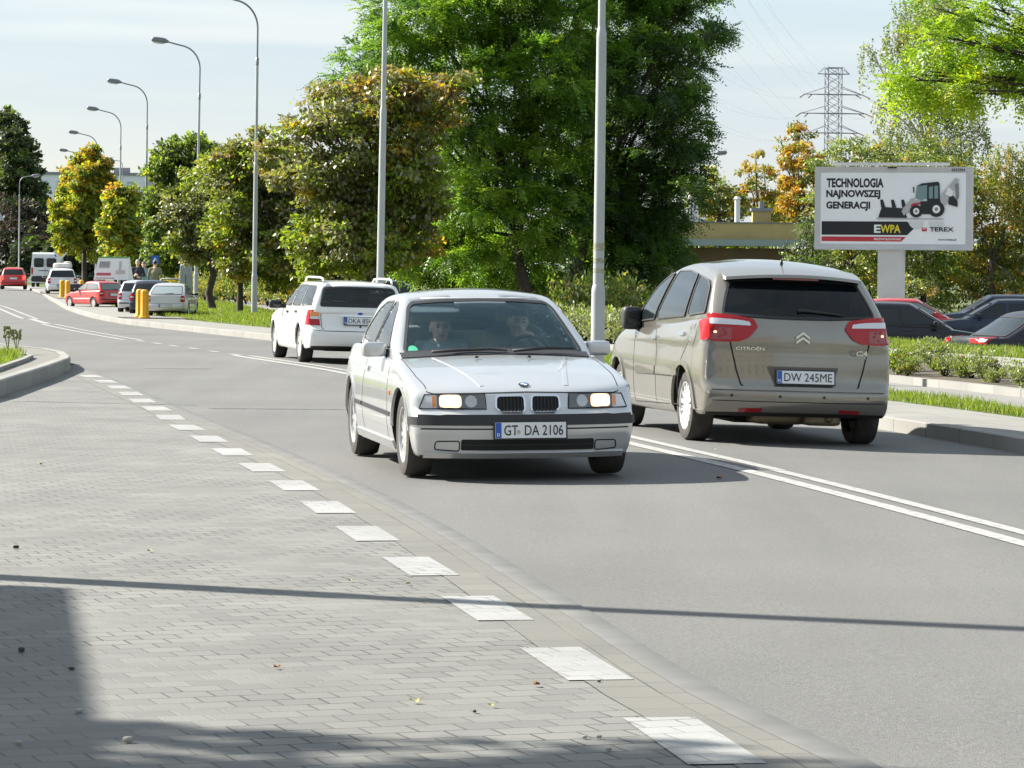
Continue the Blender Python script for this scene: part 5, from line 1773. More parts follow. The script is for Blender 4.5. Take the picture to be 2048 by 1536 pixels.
def billboard():
    Y = 111.0
    base = at(1785, 560, Y)
    r = tag(empty("billboard", (base.x, Y, -.55), RAD(-14)), "large billboard on a thick grey post showing a backhoe loader advert", "billboard")
    z0, z1 = 2.85, 5.68            # above the car-park level
    W_ = 5.35
    x0 = -2.62; x1 = x0 + W_
    gm = mat('billboard frame grey', (0.50, 0.50, 0.505), 0.5, 0.0, noise=(1.5, .08))
    mb = MB()
    mb.prism(rounded([(-.46, -.20), (.36, -.20), (.44, -.10), (.44, .25), (-.46, .25)], .05), 0, z0 + .1, 0)
    mb.build("post", [mat('billboard post', (0.54, .53, .52), .7, noise=(1.2, .1))], r, True, 30)
    mb = MB()
    ins = .20
    F0 = [(x0, z0), (x1, z0), (x1, z1), (x0, z1)]
    F1 = [(x0 + ins, z0 + ins), (x1 - ins, z0 + ins), (x1 - ins, z1 - ins), (x0 + ins, z1 - ins)]
    V = [(a, -.30, b) for a, b in F0] + [(a, -.24, b) for a, b in F1] + [(a, -.20, b) for a, b in F1] + [(a, .30, b) for a, b in F0]
    mb.add(V, [(k, (k + 1) % 4, 4 + (k + 1) % 4, 4 + k) for k in range(4)] + [(4 + k, 4 + (k + 1) % 4, 8 + (k + 1) % 4, 8 + k) for k in range(4)]
           + [((k + 1) % 4, k, 12 + k, 12 + (k + 1) % 4) for k in range(4)] + [(15, 14, 13, 12)])
    fr = mb.build("frame", [gm], r)
    mb = MB()
    mb.box(((x0 + x1) / 2 - .1, -.05, z1 + .10), (4.0, .14, .10))
    for k in range(4): mb.box((x0 + .9 + k * 1.1, -.02, z1 + .03), (.06, .10, .06))
    mb.build("lamp_rail", [gm], fr)
    mb = MB(); mb.box((.03, -.31, z1 - .03), (.30, .10, .05)); mb.build("clamp", [M['black_trim']], fr)
    a0, a1, b0, b1 = x0 + ins, x1 - ins, z0 + ins, z1 - ins
    po = plate_poly("poster", r, [(a0, b0), (a1, b0), (a1, b1), (a0, b1)], -.235, .03, mat('poster paper', (0.82, 0.83, 0.86), 0.6))
    pw, ph = a1 - a0, b1 - b0
    # poster coordinates: u 0..1 across, v 0..1 up
    U = lambda u: a0 + u * pw
    Vv = lambda v: b0 + v * ph
    R_, Up = (1, 0, 0), (0, 0, 1)
    lay = [-.239]
    def poly(pts, m, name="print"):
        lay[0] -= .0012
        mb = MB(); mb.add([(U(a), lay[0], Vv(b)) for a, b in pts], [tuple(range(len(pts)))])
        return mb.build(name, [m], po)
    def txt(s, u, v, w, h, m, **kw):
        lay[0] -= .0012
        return text_obj(s, (U(u), lay[0], Vv(v)), R_, Up, w * pw if w else None, h * ph, m, po, align=(0, 0), **kw)
    txt("TECHNOLOGIA", .040, .790, .395, .132, M['ink'], bold=.042)
    txt("NAJNOWSZEJ", .038, .625, .375, .132, M['ink'], bold=.042)
    txt("GENERACJI", .038, .462, .305, .132, M['ink'], bold=.042)
    poly([(.008, .125), (.600, .125), (.645, .215), (.600, .315), (.008, .315)], M['ink'], "banner")
    poly([(.008, .035), (.560, .035), (.592, .100), (.008, .100)], M['poster_red'], "banner")
    txt("E", .372, .155, .045, .115, M['white_board'], bold=.03)
    txt("WPA", .415, .155, .140, .115, M['poster_yellow'], bold=.03)
    txt("MASZYNY BUDOWLANE", .372, .052, .185, .030, M['white_board'])
    txt("www.ewpa.pl", .812, .045, .125, .034, M['ink'])
    poly(rect2(.700, .180, .735, .232), M['poster_red'], "mark")
    for u in (.709, .7165, .724): poly(rect2(u, .205, u + .003, .238), M['white_board'], "mark")
    dk = mat('print dark grey', (.016, .017, .020), .6)
    md_ = mat('print mid grey', (.20, .21, .22), .6)
    lt = mat('print light grey', (.42, .42, .43), .6)
    bl = mat('print cab glass', (.17, .26, .28), .6)
    gr = mat('print reflection', (.62, .635, .65), .6)
    for c_ in (.662, .798): poly([(c_ + .052 * math.cos(t), .315 - .10 * abs(math.sin(t))) for t in np.linspace(0, math.pi, 12)], gr, "print")
    poly([(.40, .345), (.84, .345), (.86, .360), (.38, .365)], lt)                                 # ground shade
    poly([(.400, .372), (.600, .365), (.578, .50), (.425, .52)], dk)                              # bucket
    for u in (.42, .495, .565): poly([(u, .51), (u + .03, .51), (u + .012, .62), (u - .008, .62)], dk)
    poly([(.578, .40), (.61, .48), (.655, .64), (.63, .64), (.585, .54), (.56, .46)], lt)           # loader arm
    poly([(.60, .42), (.64, .50), (.72, .54), (.71, .62), (.62, .60)], lt)                          # bonnet
    poly([(.62, .52), (.69, .56), (.69, .59), (.63, .565)], M['poster_red'])
    poly([(.69, .42), (.83, .42), (.83, .60), (.69, .60)], dk)                                      # chassis
    poly([(.655, .64), (.70, .62), (.735, .64), (.735, .83), (.665, .81)], bl)                      # windscreen
    poly([(.735, .60), (.825, .60), (.82, .85), (.735, .83)], dk)
    poly([(.748, .64), (.775, .64), (.775, .81), (.748, .80)], bl)
    poly([(.785, .64), (.812, .64), (.81, .82), (.785, .815)], bl)
    poly([(.66, .81), (.735, .83), (.82, .85), (.81, .875), (.70, .85)], dk)                        # cab roof
    poly([(.64, .72), (.648, .72), (.648, .80), (.638, .80)], dk)
    poly([(.83, .55), (.86, .55), (.955, .90), (.93, .93), (.90, .85), (.835, .70)], lt)            # rear boom
    poly([(.86, .70), (.905, .66), (.915, .74), (.88, .80)], M['white_board'])
    poly([(.925, .84), (.95, .86), (.955, .66), (.935, .60)], md_)
    poly([(.88, .56), (.945, .52), (.945, .60), (.915, .68), (.885, .66)], dk)                      # digger bucket
    for u, v, r1 in ((.662, .46, .062), (.800, .49, .078)):
        k = pw / ph
        poly([(u + r1 * .72 * math.cos(t), v + r1 * .72 * k * .95 * math.sin(t)) for t in np.linspace(0, 2 * math.pi, 24)[:-1]], dk)
        poly([(u + r1 * .34 * math.cos(t), v + r1 * .36 * k * math.sin(t)) for t in np.linspace(0, 2 * math.pi, 20)[:-1]], M['white_board'])
        poly([(u + r1 * .15 * math.cos(t), v + r1 * .16 * k * math.sin(t)) for t in np.linspace(0, 2 * math.pi, 14)[:-1]], md_)
    txt("TEREX", .755, .178, .165, .060, M['ink'], bold=.02)
    text_obj("6522254", (x1 - .68, -.302, z1 - .15), R_, Up, .45, .09, M['ink'], fr, align=(0, 0))
    return r

def windows_on(mb_fn, parent, rects, y, m, frame):
    for (xa, za, xb, zb_) in rects:
        w = plate_poly("window", parent, rect2(xa, za, xb, zb_), y, .06, frame)
        plate_poly("pane", w, rect2(xa + .12, za + .12, xb - .12, zb_ - .12), y - .02, .06, m)

def low_building():
    Y = 150.0
    r = tag(empty("low_building", (at(1400, 500, Y).x, Y, -.6)), "low flat-roofed building with yellow fascia and reddish wall behind the brown car", "building")
    x0, x1, d = -5.6, 5.9, 12
    ob = brick_mat('red brick', (.16, .075, .048), (.13, .062, .042), (.16, .12, .09), .26, .08, 0, .01)
    mb = MB(); mb.box(((x0 + x1) / 2, d / 2, 1.6), (x1 - x0, d, 3.2)); mb.build("wall", [ob], r)
    mb = MB(); mb.box(((x0 + x1) / 2, d / 2 - .2, 3.95), (x1 - x0 + .5, d + .6, .78)); rf = mb.build("roof", [mat('ochre fascia', (.36, .285, .12), .8, noise=(.8, .15))], r)
    mb = MB(); mb.box(((x0 + x1) / 2, -.75, 3.44), (x1 - x0 + .6, 1.5, .30)); mb.build("canopy", [mat('canopy edge', (.24, .29, .30), .6)], r)
    mb = MB(); mb.box(((x0 + x1) / 2, d / 2 - .2, 4.37), (x1 - x0 + .6, d + .7, .05)); mb.build("roof_edge", [mat('roof edging', (.16, .17, .18), .5)], rf)
    sky_v = mat('white vent pipe', (.62, .63, .63), .5)
    for px, h, q in ((1388, 1.25, .13), (1398, .75, .10), (1481, 1.20, .13), (1379, .5, .07), (1411, .22, .11)):
        x = at(px, 440, Y).x - r.location.x
        mb = MB(); mb.tube([(x, 1.5, 4.3), (x, 1.5, 4.3 + h)], q, 10); mb.tube([(x, 1.5, 4.3 + h), (x, 1.5, 4.42 + h)], [q * 1.5, q * .8], 10)
        mb.build("vent_pipe", [sky_v], rf, True, 40)
    x = at(1531, 440, Y).x - r.location.x
    mb = MB(); mb.box((x, 2, 4.65), (.85, .8, .62)); ch = mb.build("chimney", [mat('ochre render', (.34, .27, .11), .9)], rf)
    mb = MB(); mb.box((x, 2, 5.02), (1.0, .95, .14)); mb.tube([(x, 2, 5.05), (x, 2, 5.4)], .14, 10); mb.build("chimney_cap", [M['lamp_case']], ch)
    windows_on(None, r, [(x0 + .8 + 2.2 * k, 1.0, x0 + 2.2 + 2.2 * k, 2.3) for k in range(5)], -.05, M['dark_glass'], sky_v)

def apartment_block():
    Y = 600.0
    p = at(200, 500, Y)
    r = tag(empty("apartment_block", (p.x, Y, -.5), RAD(6)), "pale apartment block far off above the yellow maples", "building")
    wm = mat('pale render', (.74, .78, .82), .9, noise=(.1, .06))
    mb = MB(); mb.box((0, 6, 9.5), (24, 12, 19.0)); mb.build("wall", [wm], r)
    mb = MB(); mb.box((0, 6, 19.1), (24.5, 12.5, .5)); mb.box((4, 6, 19.8), (3, 3, 1.2)); mb.build("roof", [mat('roof felt', (.25, .26, .28), .9)], r)
    rects = []
    for f in range(6):
        for k in range(7): rects.append((-11 + 3.2 * k, 1.2 + 3 * f, -9.4 + 3.2 * k, 2.8 + 3 * f))
    windows_on(None, r, rects, -.06, mat('distant pane', (.42, .46, .50), .4), mat('window frame', (.62, .63, .64), .7))

def pylon():
    Y = 520.0
    p = at(1667, 400, Y)
    top = at(1667, 136, Y).z
    r = tag(empty("power_pylon", (p.x, Y, -.6), RAD(8)), "tall lattice power pylon with four cross-arms behind the billboard", "pylon")
    steel = mat('pylon steel', (.20, .21, .25), .6, .1)
    H = top + .6
    mb = MB()
    w0, w1 = 1.9, 1.12
    hw_ = lambda z: w1 + (w0 - w1) * max(0, 1 - z / (H * .62))
    n = 26
    def leg(sx, sy):
        return [(sx * hw_(H * k / n), sy * hw_(H * k / n), H * k / n) for k in range(n + 1)]
    for sx in (-1, 1):
        for sy in (-1, 1): mb.tube(leg(sx, sy), .08, 5)
    for k in range(n):
        za, zb_ = H * k / n, H * (k + 1) / n
        for s in (-1, 1):
            mb.tube([(-hw_(za), s * hw_(za), za), (hw_(zb_), s * hw_(zb_), zb_)], .038, 4)
            mb.tube([(hw_(za), s * hw_(za), za), (-hw_(zb_), s * hw_(zb_), zb_)], .038, 4)
            mb.tube([(s * hw_(za), -hw_(za), za), (s * hw_(zb_), hw_(zb_), zb_)], .038, 4)
            mb.tube([(s * hw_(za), hw_(za), za), (s * hw_(zb_), -hw_(zb_), zb_)], .038, 4)
    for s in (-1, 1):
        mb.tube([(-w1, s * w1, H), (w1, s * w1, H)], .07, 4)
    mb.build("lattice", [steel], r)
    tips = []
    for py, half in ((148, 2.6), (189, 4.7), (227, 5.3), (266, 4.2)):
        z = at(1667, py, Y).z + .6
        mb = MB()
        for s in (-1, 1):
            tip = (s * half, 0, z)
            for sy in (-1, 1):
                mb.tube([(0, sy * hw_(z), z), tip], .065, 4)
                mb.tube([(s * hw_(z), sy * hw_(z), z + 1.2), tip], .05, 4)
        mb.build("cross_arm", [steel], r)
        if py != 148:
            im = mat('insulator', (.20, .13, .11), .4)
            for s in (-1, 1):
                for xa, xb in ((half, half + 1.0), (half - 1.2, half - .4)):
                    mb = MB(); mb.tube([(s * xa, 0, z), (s * xb, -1.0, z - .6)], .10, 5)
                    mb.build("insulator", [im], r)
            tips += [(s * (half + 1.0), z - .6) for s in (-1, 1)] + [(s * (half - .4), z - .6) for s in (-1, 1)]
        else: tips += [(s * half, z) for s in (-1, 1)]
    mb = MB()
    for x, z in tips:
        a = Vector((p.x + x, Y - 1, z - .6))
        b = Vector((p.x + x - 62, 80, z))
        pts = []
        for k in range(60):
            t = k / 59
            q = a.lerp(b, t)
            q.z -= 4 * 7 * t * (1 - t)
            pts.append(q)
        mb.tube(pts, .0055, 4, cap=False)
    o = mb.build("power_lines", [mat('wire', (.34, .37, .40), .6)])
    tag(o, "thin power lines sagging across the pale sky from the pylon", "power line")

def van(x, y, rz, z=0):
    r = tag(empty("white_van", (x, y, z), rz), "white high-roofed panel van with dark rear windows far down the road", "van")
    body = paint('van paint', (.66, .68, .70), 0, .4)
    mb = MB()
    prof = [(0, .35), (.0, .9), (.25, 1.15), (.95, 1.35), (1.75, 2.15), (2.2, 2.38), (5.1, 2.42), (5.25, 2.30), (5.32, 1.2), (5.32, .35)]
    n = len(prof)
    V = []
    for s, ins in ((-1, 0.06), (-1, 0), (1, 0), (1, .06)):
        for (a, b) in prof:
            k = 1 - .12 * max(0, (b - 1.1) / 1.3)
            V.append((a + (ins if a < 2 else -ins), s * (.98 - ins) * k, b))
    F = []
    for j in range(3):
        for i in range(n): F.append((j * n + i, j * n + (i + 1) % n, (j + 1) * n + (i + 1) % n, (j + 1) * n + i))
    F += [tuple(range(n - 1, -1, -1)), tuple(3 * n + i for i in range(n))]
    o = mesh_obj("body", V, F, [body], r, sharp=30)
    bm = bmesh.new(); bm.from_mesh(o.data); bmesh.ops.recalc_face_normals(bm, faces=bm.faces); bm.to_mesh(o.data); bm.free()
    for s in (-1, 1):
        mb = MB(); mb.rbox((5.31, s * .42, 1.72), (.05, .66, .62), .25, 5); mb.build("rear_window", [M['dark_glass']], r, True)
        mb = MB(); mb.rbox((5.31, s * .87, 1.15), (.06, .12, .45), .3, 4); mb.build("tail_light", [M['red_lens']], r, True)
        mb = MB(); mb.rbox((1.35, s * 1.12, 1.5), (.12, .22, .34), .5, 5); mb.build("mirror", [M['black_trim']], r, True)
        for ax in (1.0, 4.4):
            mb = MB(); mb.lathe([(.001, -.1), (.22, -.1), (.34, -.08), (.34, .08), (.22, .1), (.001, .1)], 20, 0, 'Y', (ax, s * .88, .34)); mb.build("wheel", [M['rubber']], r, True, 40)
    mb = MB(); mb.rbox((5.33, 0, .62), (.12, 1.86, .40), .3, 5); mb.build("bumper", [M['black_trim']], r, True)
    mb = MB(); mb.box((5.325, 0, 1.2), (.02, .012, 1.5)); mb.rbox((5.33, -.1, 1.18), (.03, .7, .05), .4, 4); mb.build("door_gap", [M['gap']], r)
    mb = MB(); mb.box((1.28, 0, 1.72), (.5, 1.5, .05), ry=RAD(-45)); mb.build("windscreen", [M['dark_glass']], r)
    return r
# ============================================================ TREES AND PLANTS
M['bark'] = mat('bark', (0.060, 0.048, 0.038), 0.95, noise=(9, .35), bump=(24, .8, .02))
M['birch_bark'] = mat('birch bark', (0.42, 0.40, 0.37), 0.9, noise=(5, .45))
def lm(name, col, **k): M[name] = leaf_mat(name, col, **k)
lm('locust_bright', (.22, .355, .036)); lm('locust_mid', (.115, .235, .028)); lm('locust_shade', (.058, .130, .032)); lm('locust_shade_blue', (.045, .088, .036))
lm('locust_lime', (.30, .45, .020), trans=.5); lm('locust_yellow', (.38, .42, .02), trans=.5)
lm('maple_bronze', (.20, .19, .09), gloss=.14); lm('maple_rust', (.27, .185, .075)); lm('maple_olive', (.19, .225, .05), gloss=.08)
lm('maple_green', (.20, .28, .03)); lm('maple_yellow', (0.425, 0.310, 0.025)); lm('maple_lime', (.28, .32, .026)); lm('maple_orange', (.40, .215, .035))
lm('maple_dark', (.065, .085, .030)); lm('dark_green', (.038, .062, .028), trans=.25); lm('dark_brown', (0.056, 0.045, 0.034), trans=.2)
lm('mid_green', (.10, .17, .03)); lm('pale_green', (.19, .27, .045)); lm('birch_leaf', (.15, .21, .05)); lm('birch_pale', (.25, .29, .085), gloss=.10)
lm('birch_gold', (0.33, 0.24, 0.03)); lm('shrub_silver', (.29, .32, .195), trans=.25); lm('shrub_green', (.19, .26, .055)); lm('shrub_gold', (0.27, 0.22, 0.045))
lm('grass_a', (0.138, 0.226, 0.024), trans=.5); lm('grass_b', (0.19, 0.25, 0.035), trans=.5); lm('grass_c', (0.27, 0.26, 0.075), trans=.4)

def quad_mesh(name, P, mats, mi, parent):
    """P: (n, 4, 3) leaf corners -> one mesh"""
    n = len(P)
    me = bpy.data.meshes.new(name)
    me.vertices.add(n * 4); me.loops.add(n * 4); me.polygons.add(n)
    me.vertices.foreach_set("co", P.astype(np.float32).ravel())
    me.loops.foreach_set("vertex_index", np.arange(n * 4, dtype=np.int32))
    me.polygons.foreach_set("loop_start", np.arange(0, n * 4, 4, dtype=np.int32))
    try: me.polygons.foreach_set("loop_total", np.full(n, 4, dtype=np.int32))
    except Exception: pass
    for m in mats: me.materials.append(m)
    me.polygons.foreach_set("material_index", mi.astype(np.int32))
    me.update(calc_edges=True)
    o = bpy.data.objects.new(name, me)
    COL.objects.link(o)
    if parent: o.parent = parent
    return o
def nrmz(a): return a / np.maximum(np.linalg.norm(a, axis=1), 1e-9)[:, None]
def cards(Cc, D, N, L, W, fold=0.0):
    S = nrmz(np.cross(D, N))
    L = L[:, None]; W = W[:, None]
    m = Cc + D * L * .45
    return np.stack([Cc, m + S * W * .5, Cc + D * L, m - S * W * .5], 1)
def rand_unit(rng, n):
    v = rng.normal(size=(n, 3))
    return nrmz(v)

def foliage(rng, blobs, style, count, leaf, mixes):
    """leaf cards through the blobs: (centre, radius or (rx, ry, rz), mix index); returns cards, material index, clump centres"""
    vols = np.array([np.prod(np.broadcast_to(b[1], 3)) ** (2 / 3) for b in blobs])
    share = vols / vols.sum()
    Ps, Ms, Cl = [], [], []
    for (c, r, mx), sh in zip(blobs, share):
        c = np.array(c, float)
        r = np.broadcast_to(np.array(r, float), 3)
        rm = r.mean()
        n_leaf = int(count * sh)
        per = {'maple': 60, 'pinnate': 26, 'birch': 1, 'shrub': 30, 'far': 22, 'bare': 6}[style]
        ncl = max(3, n_leaf // (per if style not in ('pinnate', 'birch') else (per * 11 if style == 'pinnate' else 34)))
        u = rand_unit(rng, ncl)
        rad = rng.uniform(.12, 1.0, ncl) ** .5 * np.where(rng.random(ncl) < .16, rng.uniform(1.05, 1.42, ncl), 1.0)
        cc = c + u * r * rad[:, None]
        Cl.append((c, rm, cc, u))
        w = np.array(mixes[mx], float); w /= w.sum()
        base = rng.choice(len(w), size=ncl, p=w)
        if style in ('maple', 'far', 'shrub', 'bare'):
            k = per
            rc = {'maple': .40, 'far': .30 * max(1, rm), 'shrub': .10, 'bare': .4}[style] * (0.7 + .6 * rng.random(ncl))
            off = rand_unit(rng, ncl * k) * (rng.random(ncl * k) ** .5)[:, None]
            off[:, 2] *= .42
            pos = np.repeat(cc, k, 0) + off * np.repeat(rc, k)[:, None]
            out = np.repeat(u, k, 0)
            if style == 'shrub':
                D = nrmz(out * .6 + rand_unit(rng, ncl * k) * .6 + np.array([0, 0, .5]))
                N = nrmz(rand_unit(rng, ncl * k) + np.array([0, 0, .3]))
            else:
                D = nrmz(out * .5 + rand_unit(rng, ncl * k) * .8 + np.array([0, 0, -.35]))
                N = nrmz(rand_unit(rng, ncl * k) * .75 + np.array([0, 0, .8]) + out * .4)
            sz = rng.uniform(.7, 1.35, ncl * k)
            Ps.append(cards(pos, D, N, leaf[0] * sz, leaf[1] * sz))
            mi = np.repeat(base, k)
            sw = rng.random(ncl * k) < .3
            mi[sw] = rng.choice(len(w), size=sw.sum(), p=w)
            Ms.append(mi)
        elif style == 'pinnate':
            k = per
            n = ncl * k
            so = rand_unit(rng, n) * (rng.random(n) ** .5)[:, None] * (leaf[2] * 1.05 * np.repeat(rng.uniform(.6, 1.25, ncl), k))[:, None]
            so[:, 2] = so[:, 2] * .38 - .25 * (so[:, 0] ** 2 + so[:, 1] ** 2)
            st = np.repeat(cc, k, 0) + so
            out = np.repeat(u, k, 0)
            ax = nrmz(out * .5 + so * 1.6 + rand_unit(rng, n) * .5 + np.array([0, 0, -.12]))
            Lf = leaf[2] * rng.uniform(.7, 1.25, n)
            N = nrmz(rand_unit(rng, n) * .5 + np.array([0, 0, 1.0]))
            S = nrmz(np.cross(ax, N)); N = nrmz(np.cross(S, ax))
            mi0 = np.repeat(base, k)
            sw = rng.random(n) < .25
            mi0[sw] = rng.choice(len(w), size=sw.sum(), p=w)
            for j in range(11):
                t = (j // 2 + 1) / 6.0
                side = 1 if j % 2 else -1
                p = st + ax * (Lf * t)[:, None] + np.array([0, 0, -1]) * (Lf * .30 * t * t)[:, None]
                if j == 10: D = ax
                else: D = nrmz(S * side + ax * .35 + np.array([0, 0, -.35]))
                sz = rng.uniform(.8, 1.2, n)
                Ps.append(cards(p, D, nrmz(N + rand_unit(rng, n) * .3), leaf[0] * sz, leaf[1] * sz))
                Ms.append(mi0)
        elif style == 'birch':
            n = ncl
            Ls = leaf[2] * rng.uniform(.4, 1.2, n)
            drift = rand_unit(rng, n) * .22
            k = 34
            for j in range(k):
                t = j / k
                p = cc + np.array([0, 0, -1]) * (Ls * t)[:, None] + drift * (t ** .6) + rand_unit(rng, n) * .09
                D = nrmz(rand_unit(rng, n) * .9 + np.array([0, 0, -.7]))
                N = rand_unit(rng, n)
                sz = rng.uniform(.7, 1.3, n)
                Ps.append(cards(p, D, N, leaf[0] * sz, leaf[1] * sz))
                mi = base.copy()
                sw = rng.random(n) < .35
                mi[sw] = rng.choice(len(w), size=sw.sum(), p=w)
                Ms.append(mi)
    return np.concatenate(Ps), np.concatenate(Ms), Cl

def tree(name, label, base, fork, blobs, style, count, leaf, mats, mixes, seed, trunk_r=.16, bark='bark', group=None, twigs=10, cat="tree", trunk_top=None):
    """base = foot of the trunk, fork = where the limbs part; blobs in world coordinates"""
    rng = np.random.default_rng(seed)
    r = tag(empty(name, base), label, cat, group)
    B = Vector(base)
    Fk = Vector(fork) - B
    loc = [(np.array(b[0]) - np.array(base), b[1], b[2] if len(b) > 2 else 0) for b in blobs]
    P, mi, Cl = foliage(rng, loc, style, count, leaf, mixes)
    quad_mesh("crown", P, [M[m] for m in mats], mi, r)
    mb = MB()
    wob = lambda s: Vector((rng.normal() * s, rng.normal() * s, 0))
    mb.tube([Vector((0, 0, -.25)), Vector((0, 0, .05)) , Fk * .35 + wob(trunk_r * .3), Fk * .7 + wob(trunk_r * .4), Fk], [trunk_r * 1.5, trunk_r * 1.15, trunk_r, trunk_r * .9, trunk_r * .8], 9)
    top = max(loc, key=lambda b: b[0][2])
    for c, rm, cc, u in Cl:
        c = Vector(c)
        mid = Fk.lerp(c, .5) + Vector((0, 0, (c - Fk).length * .10)) + wob(.12)
        rr = trunk_r * .32
        mb.tube([Fk - Vector((0, 0, rr)), mid, c, c + (c - mid).normalized() * rm * .5], [rr, rr * .7, rr * .38, rr * .12], 6)
        k = min(len(cc), twigs)
        for q in cc[rng.choice(len(cc), size=k, replace=False)]:
            q = Vector(q)
            s = mid.lerp(c, rng.uniform(.3, 1.0))
            m2 = s.lerp(q, .55) + Vector((0, 0, .12 * (q - s).length))
            mb.tube([s, m2, q], [rr * .28, rr * .16, rr * .05], 4, cap=False)
    mb.build("trunk", [M[bark]], r, True)
    return r

def blobs_px(Y, lst, depth=1.0, seed=0, scale=1.0):
    """measured clumps (px, py, radius in px[, mix]) at distance Y, with their own depth offsets"""
    rr = random.Random(seed)
    s = Y / FPX
    out = []
    for t in lst:
        d = rr.uniform(-depth, depth)
        p = at(t[0], t[1], Y + d)
        rad = t[2] * s * scale
        out.append((tuple(p), (rad, rad * 1.15, rad * .92), t[3] if len(t) > 3 else 0))
    return out

def grass(name, label, area_fn, n, hmin, hmax, seed, mats=('grass_a', 'grass_b', 'grass_c'), w=(.5, .38, .12), width=.009):
    """blades scattered over an area; area_fn(rng, n) gives foot points"""
    rng = np.random.default_rng(seed)
    Pt = area_fn(rng, n)
    n = len(Pt)
    cl = np.sin(Pt[:, 0] * 3.1 + np.sin(Pt[:, 1] * 1.3) * 2) * np.sin(Pt[:, 1] * 1.9) * .5 + .5
    h = rng.uniform(hmin, hmax, n) * (.65 + .6 * cl)
    lean = rand_unit(rng, n); lean[:, 2] = 0
    D = nrmz(lean * .55 + np.array([0, 0, 1.0]))
    N = rand_unit(rng, n); N[:, 2] *= .2
    P = cards(Pt, D, nrmz(N), h, np.full(n, width) * rng.uniform(.7, 1.5, n))
    o = quad_mesh(name, P, [M[m] for m in mats], rng.choice(len(mats), size=n, p=np.array(w)), None)
    return tag(o, label, "grass", None, "stuff")

def shrub_proto(seed, mix, r=.42, h=.5, count=1500, leaf=(.055, .028)):
    rng = np.random.default_rng(seed)
    bl = []
    for k in range(7):
        a, d = rng.uniform(0, 6.28), rng.uniform(0, r * .75)
        rad = rng.uniform(.4, .6) * r
        bl.append(((d * math.cos(a), d * math.sin(a), h * rng.uniform(.3, .75)), (rad, rad, rad * .95), 0))
    P, mi, _ = foliage(rng, bl, 'shrub', count, leaf, [mix])
    # upright shoots break the outline
    n = 46
    a, d = rng.uniform(0, 6.28, n), r * np.sqrt(rng.random(n)) * .95
    for j in range(7):
        t = j / 7
        p = np.stack([d * np.cos(a) * (1 + .25 * t), d * np.sin(a) * (1 + .25 * t), h * (.35 + .85 * t * rng.uniform(.6, 1.1, n))], 1)
        D = nrmz(rand_unit(rng, n) * .8 + np.array([0, 0, .9]))
        P = np.concatenate([P, cards(p, D, rand_unit(rng, n), np.full(n, leaf[0] * 1.2), np.full(n, leaf[1]))])
        mi = np.concatenate([mi, rng.choice(len(mix), size=n, p=np.array(mix, float) / sum(mix))])
    r_ = empty("shrub", (0, 0, 0))
    quad_mesh("foliage", P, [M['shrub_silver'], M['shrub_green'], M['shrub_gold'], M['mid_green']], mi, r_)
    mb = MB()
    for k in range(9):
        q = 6.28 * k / 9
        mb.tube([(0, 0, -.05), (r * .3 * math.cos(q), r * .3 * math.sin(q), h * .4), (r * .6 * math.cos(q), r * .6 * math.sin(q), h * .8)], [.012, .009, .004], 5)
    mb.build("stems", [M['bark']], r_, True)
    return r_
# ============================================================ PLACING EVERYTHING
sc_ = silver_car()
people_in_car(sc_)
brown_mpv()
white_estate()

# ---- cars far down the road and in the bays
def g2(px, py, z=0.0):
    x, y = gp(px, py, z)
    return Vector((x, y, z))
def place_rear(px, py, yaw, L, z=0.0, inset=0.35):
    """origin (front centre) of a car whose rear axle line centre stands at the pixel; heading yaw to the left of straight away"""
    p = g2(px, py, z)
    return (p.x - (L - inset) * math.sin(yaw), p.y + (L - inset) * math.cos(yaw), z)
yw = RAD(7)
far_car("red_hatchback", "bright red hatchback with glowing brake lamps far down the road at the left edge", place_rear(28, 579, yw, 3.6), RAD(-90) + yw, (0.62, 0.02, 0.015), 'hatch', 3.6, 1.62, 1.40, lit=True)
p = g2(93, 576)
van(p.x - 5.0 * math.sin(RAD(3)), p.y + 4.9, RAD(-90) + RAD(3))
yw = RAD(9)
far_car("white_hatchback", "white hatchback carrying a load on its roof, parked in front of the white van", place_rear(126, 591, yw, 3.9), RAD(-90) + yw, (0.70, 0.71, 0.70), 'estate', 3.9, 1.60, 1.40, group=None)
p = g2(126, 591)
o = MB(); o.rbox((0, 0, .13), (.95, .75, .30), .7, 6); o.rbox((.25, .1, .25), (.4, .4, .22), .8, 5)
b = o.build("roof_load", [mat('roof load cloth', (.55, .54, .50), .9, noise=(4, .2))], None, True, loc=(p.x - .15, p.y + 1.2, 1.38))
tag(b, "pale wrapped bundle tied on the roof of the white hatchback", "bundle")
# low flatbed trailer
p = g2(150, 597)
t = tag(empty("flatbed_trailer", (p.x + .1, p.y + .6, 0), RAD(6)), "low dark flatbed trailer standing behind the yellow posts", "trailer")
mb = MB(); mb.box((0, 0, .62), (2.4, 1.9, .10)); mb.box((0, -.95, .78), (2.4, .04, .30)); mb.build("deck", [mat('dark trailer paint', (.03, .035, .045), .6)], t)
for s in (-1, 1):
    mb = MB(); mb.lathe([(.001, -.09), (.2, -.09), (.3, -.07), (.3, .07), (.2, .09), (.001, .09)], 18, 0, 'X', (s * .95, 0, .3)); mb.build("wheel", [M['rubber']], t, True, 40)
mb = MB(); mb.tube([(1.2, .3, .55), (2.0, .5, .45)], .04, 6); mb.build("drawbar", [M['black_trim']], t); t.scale = (.72, .72, .72)
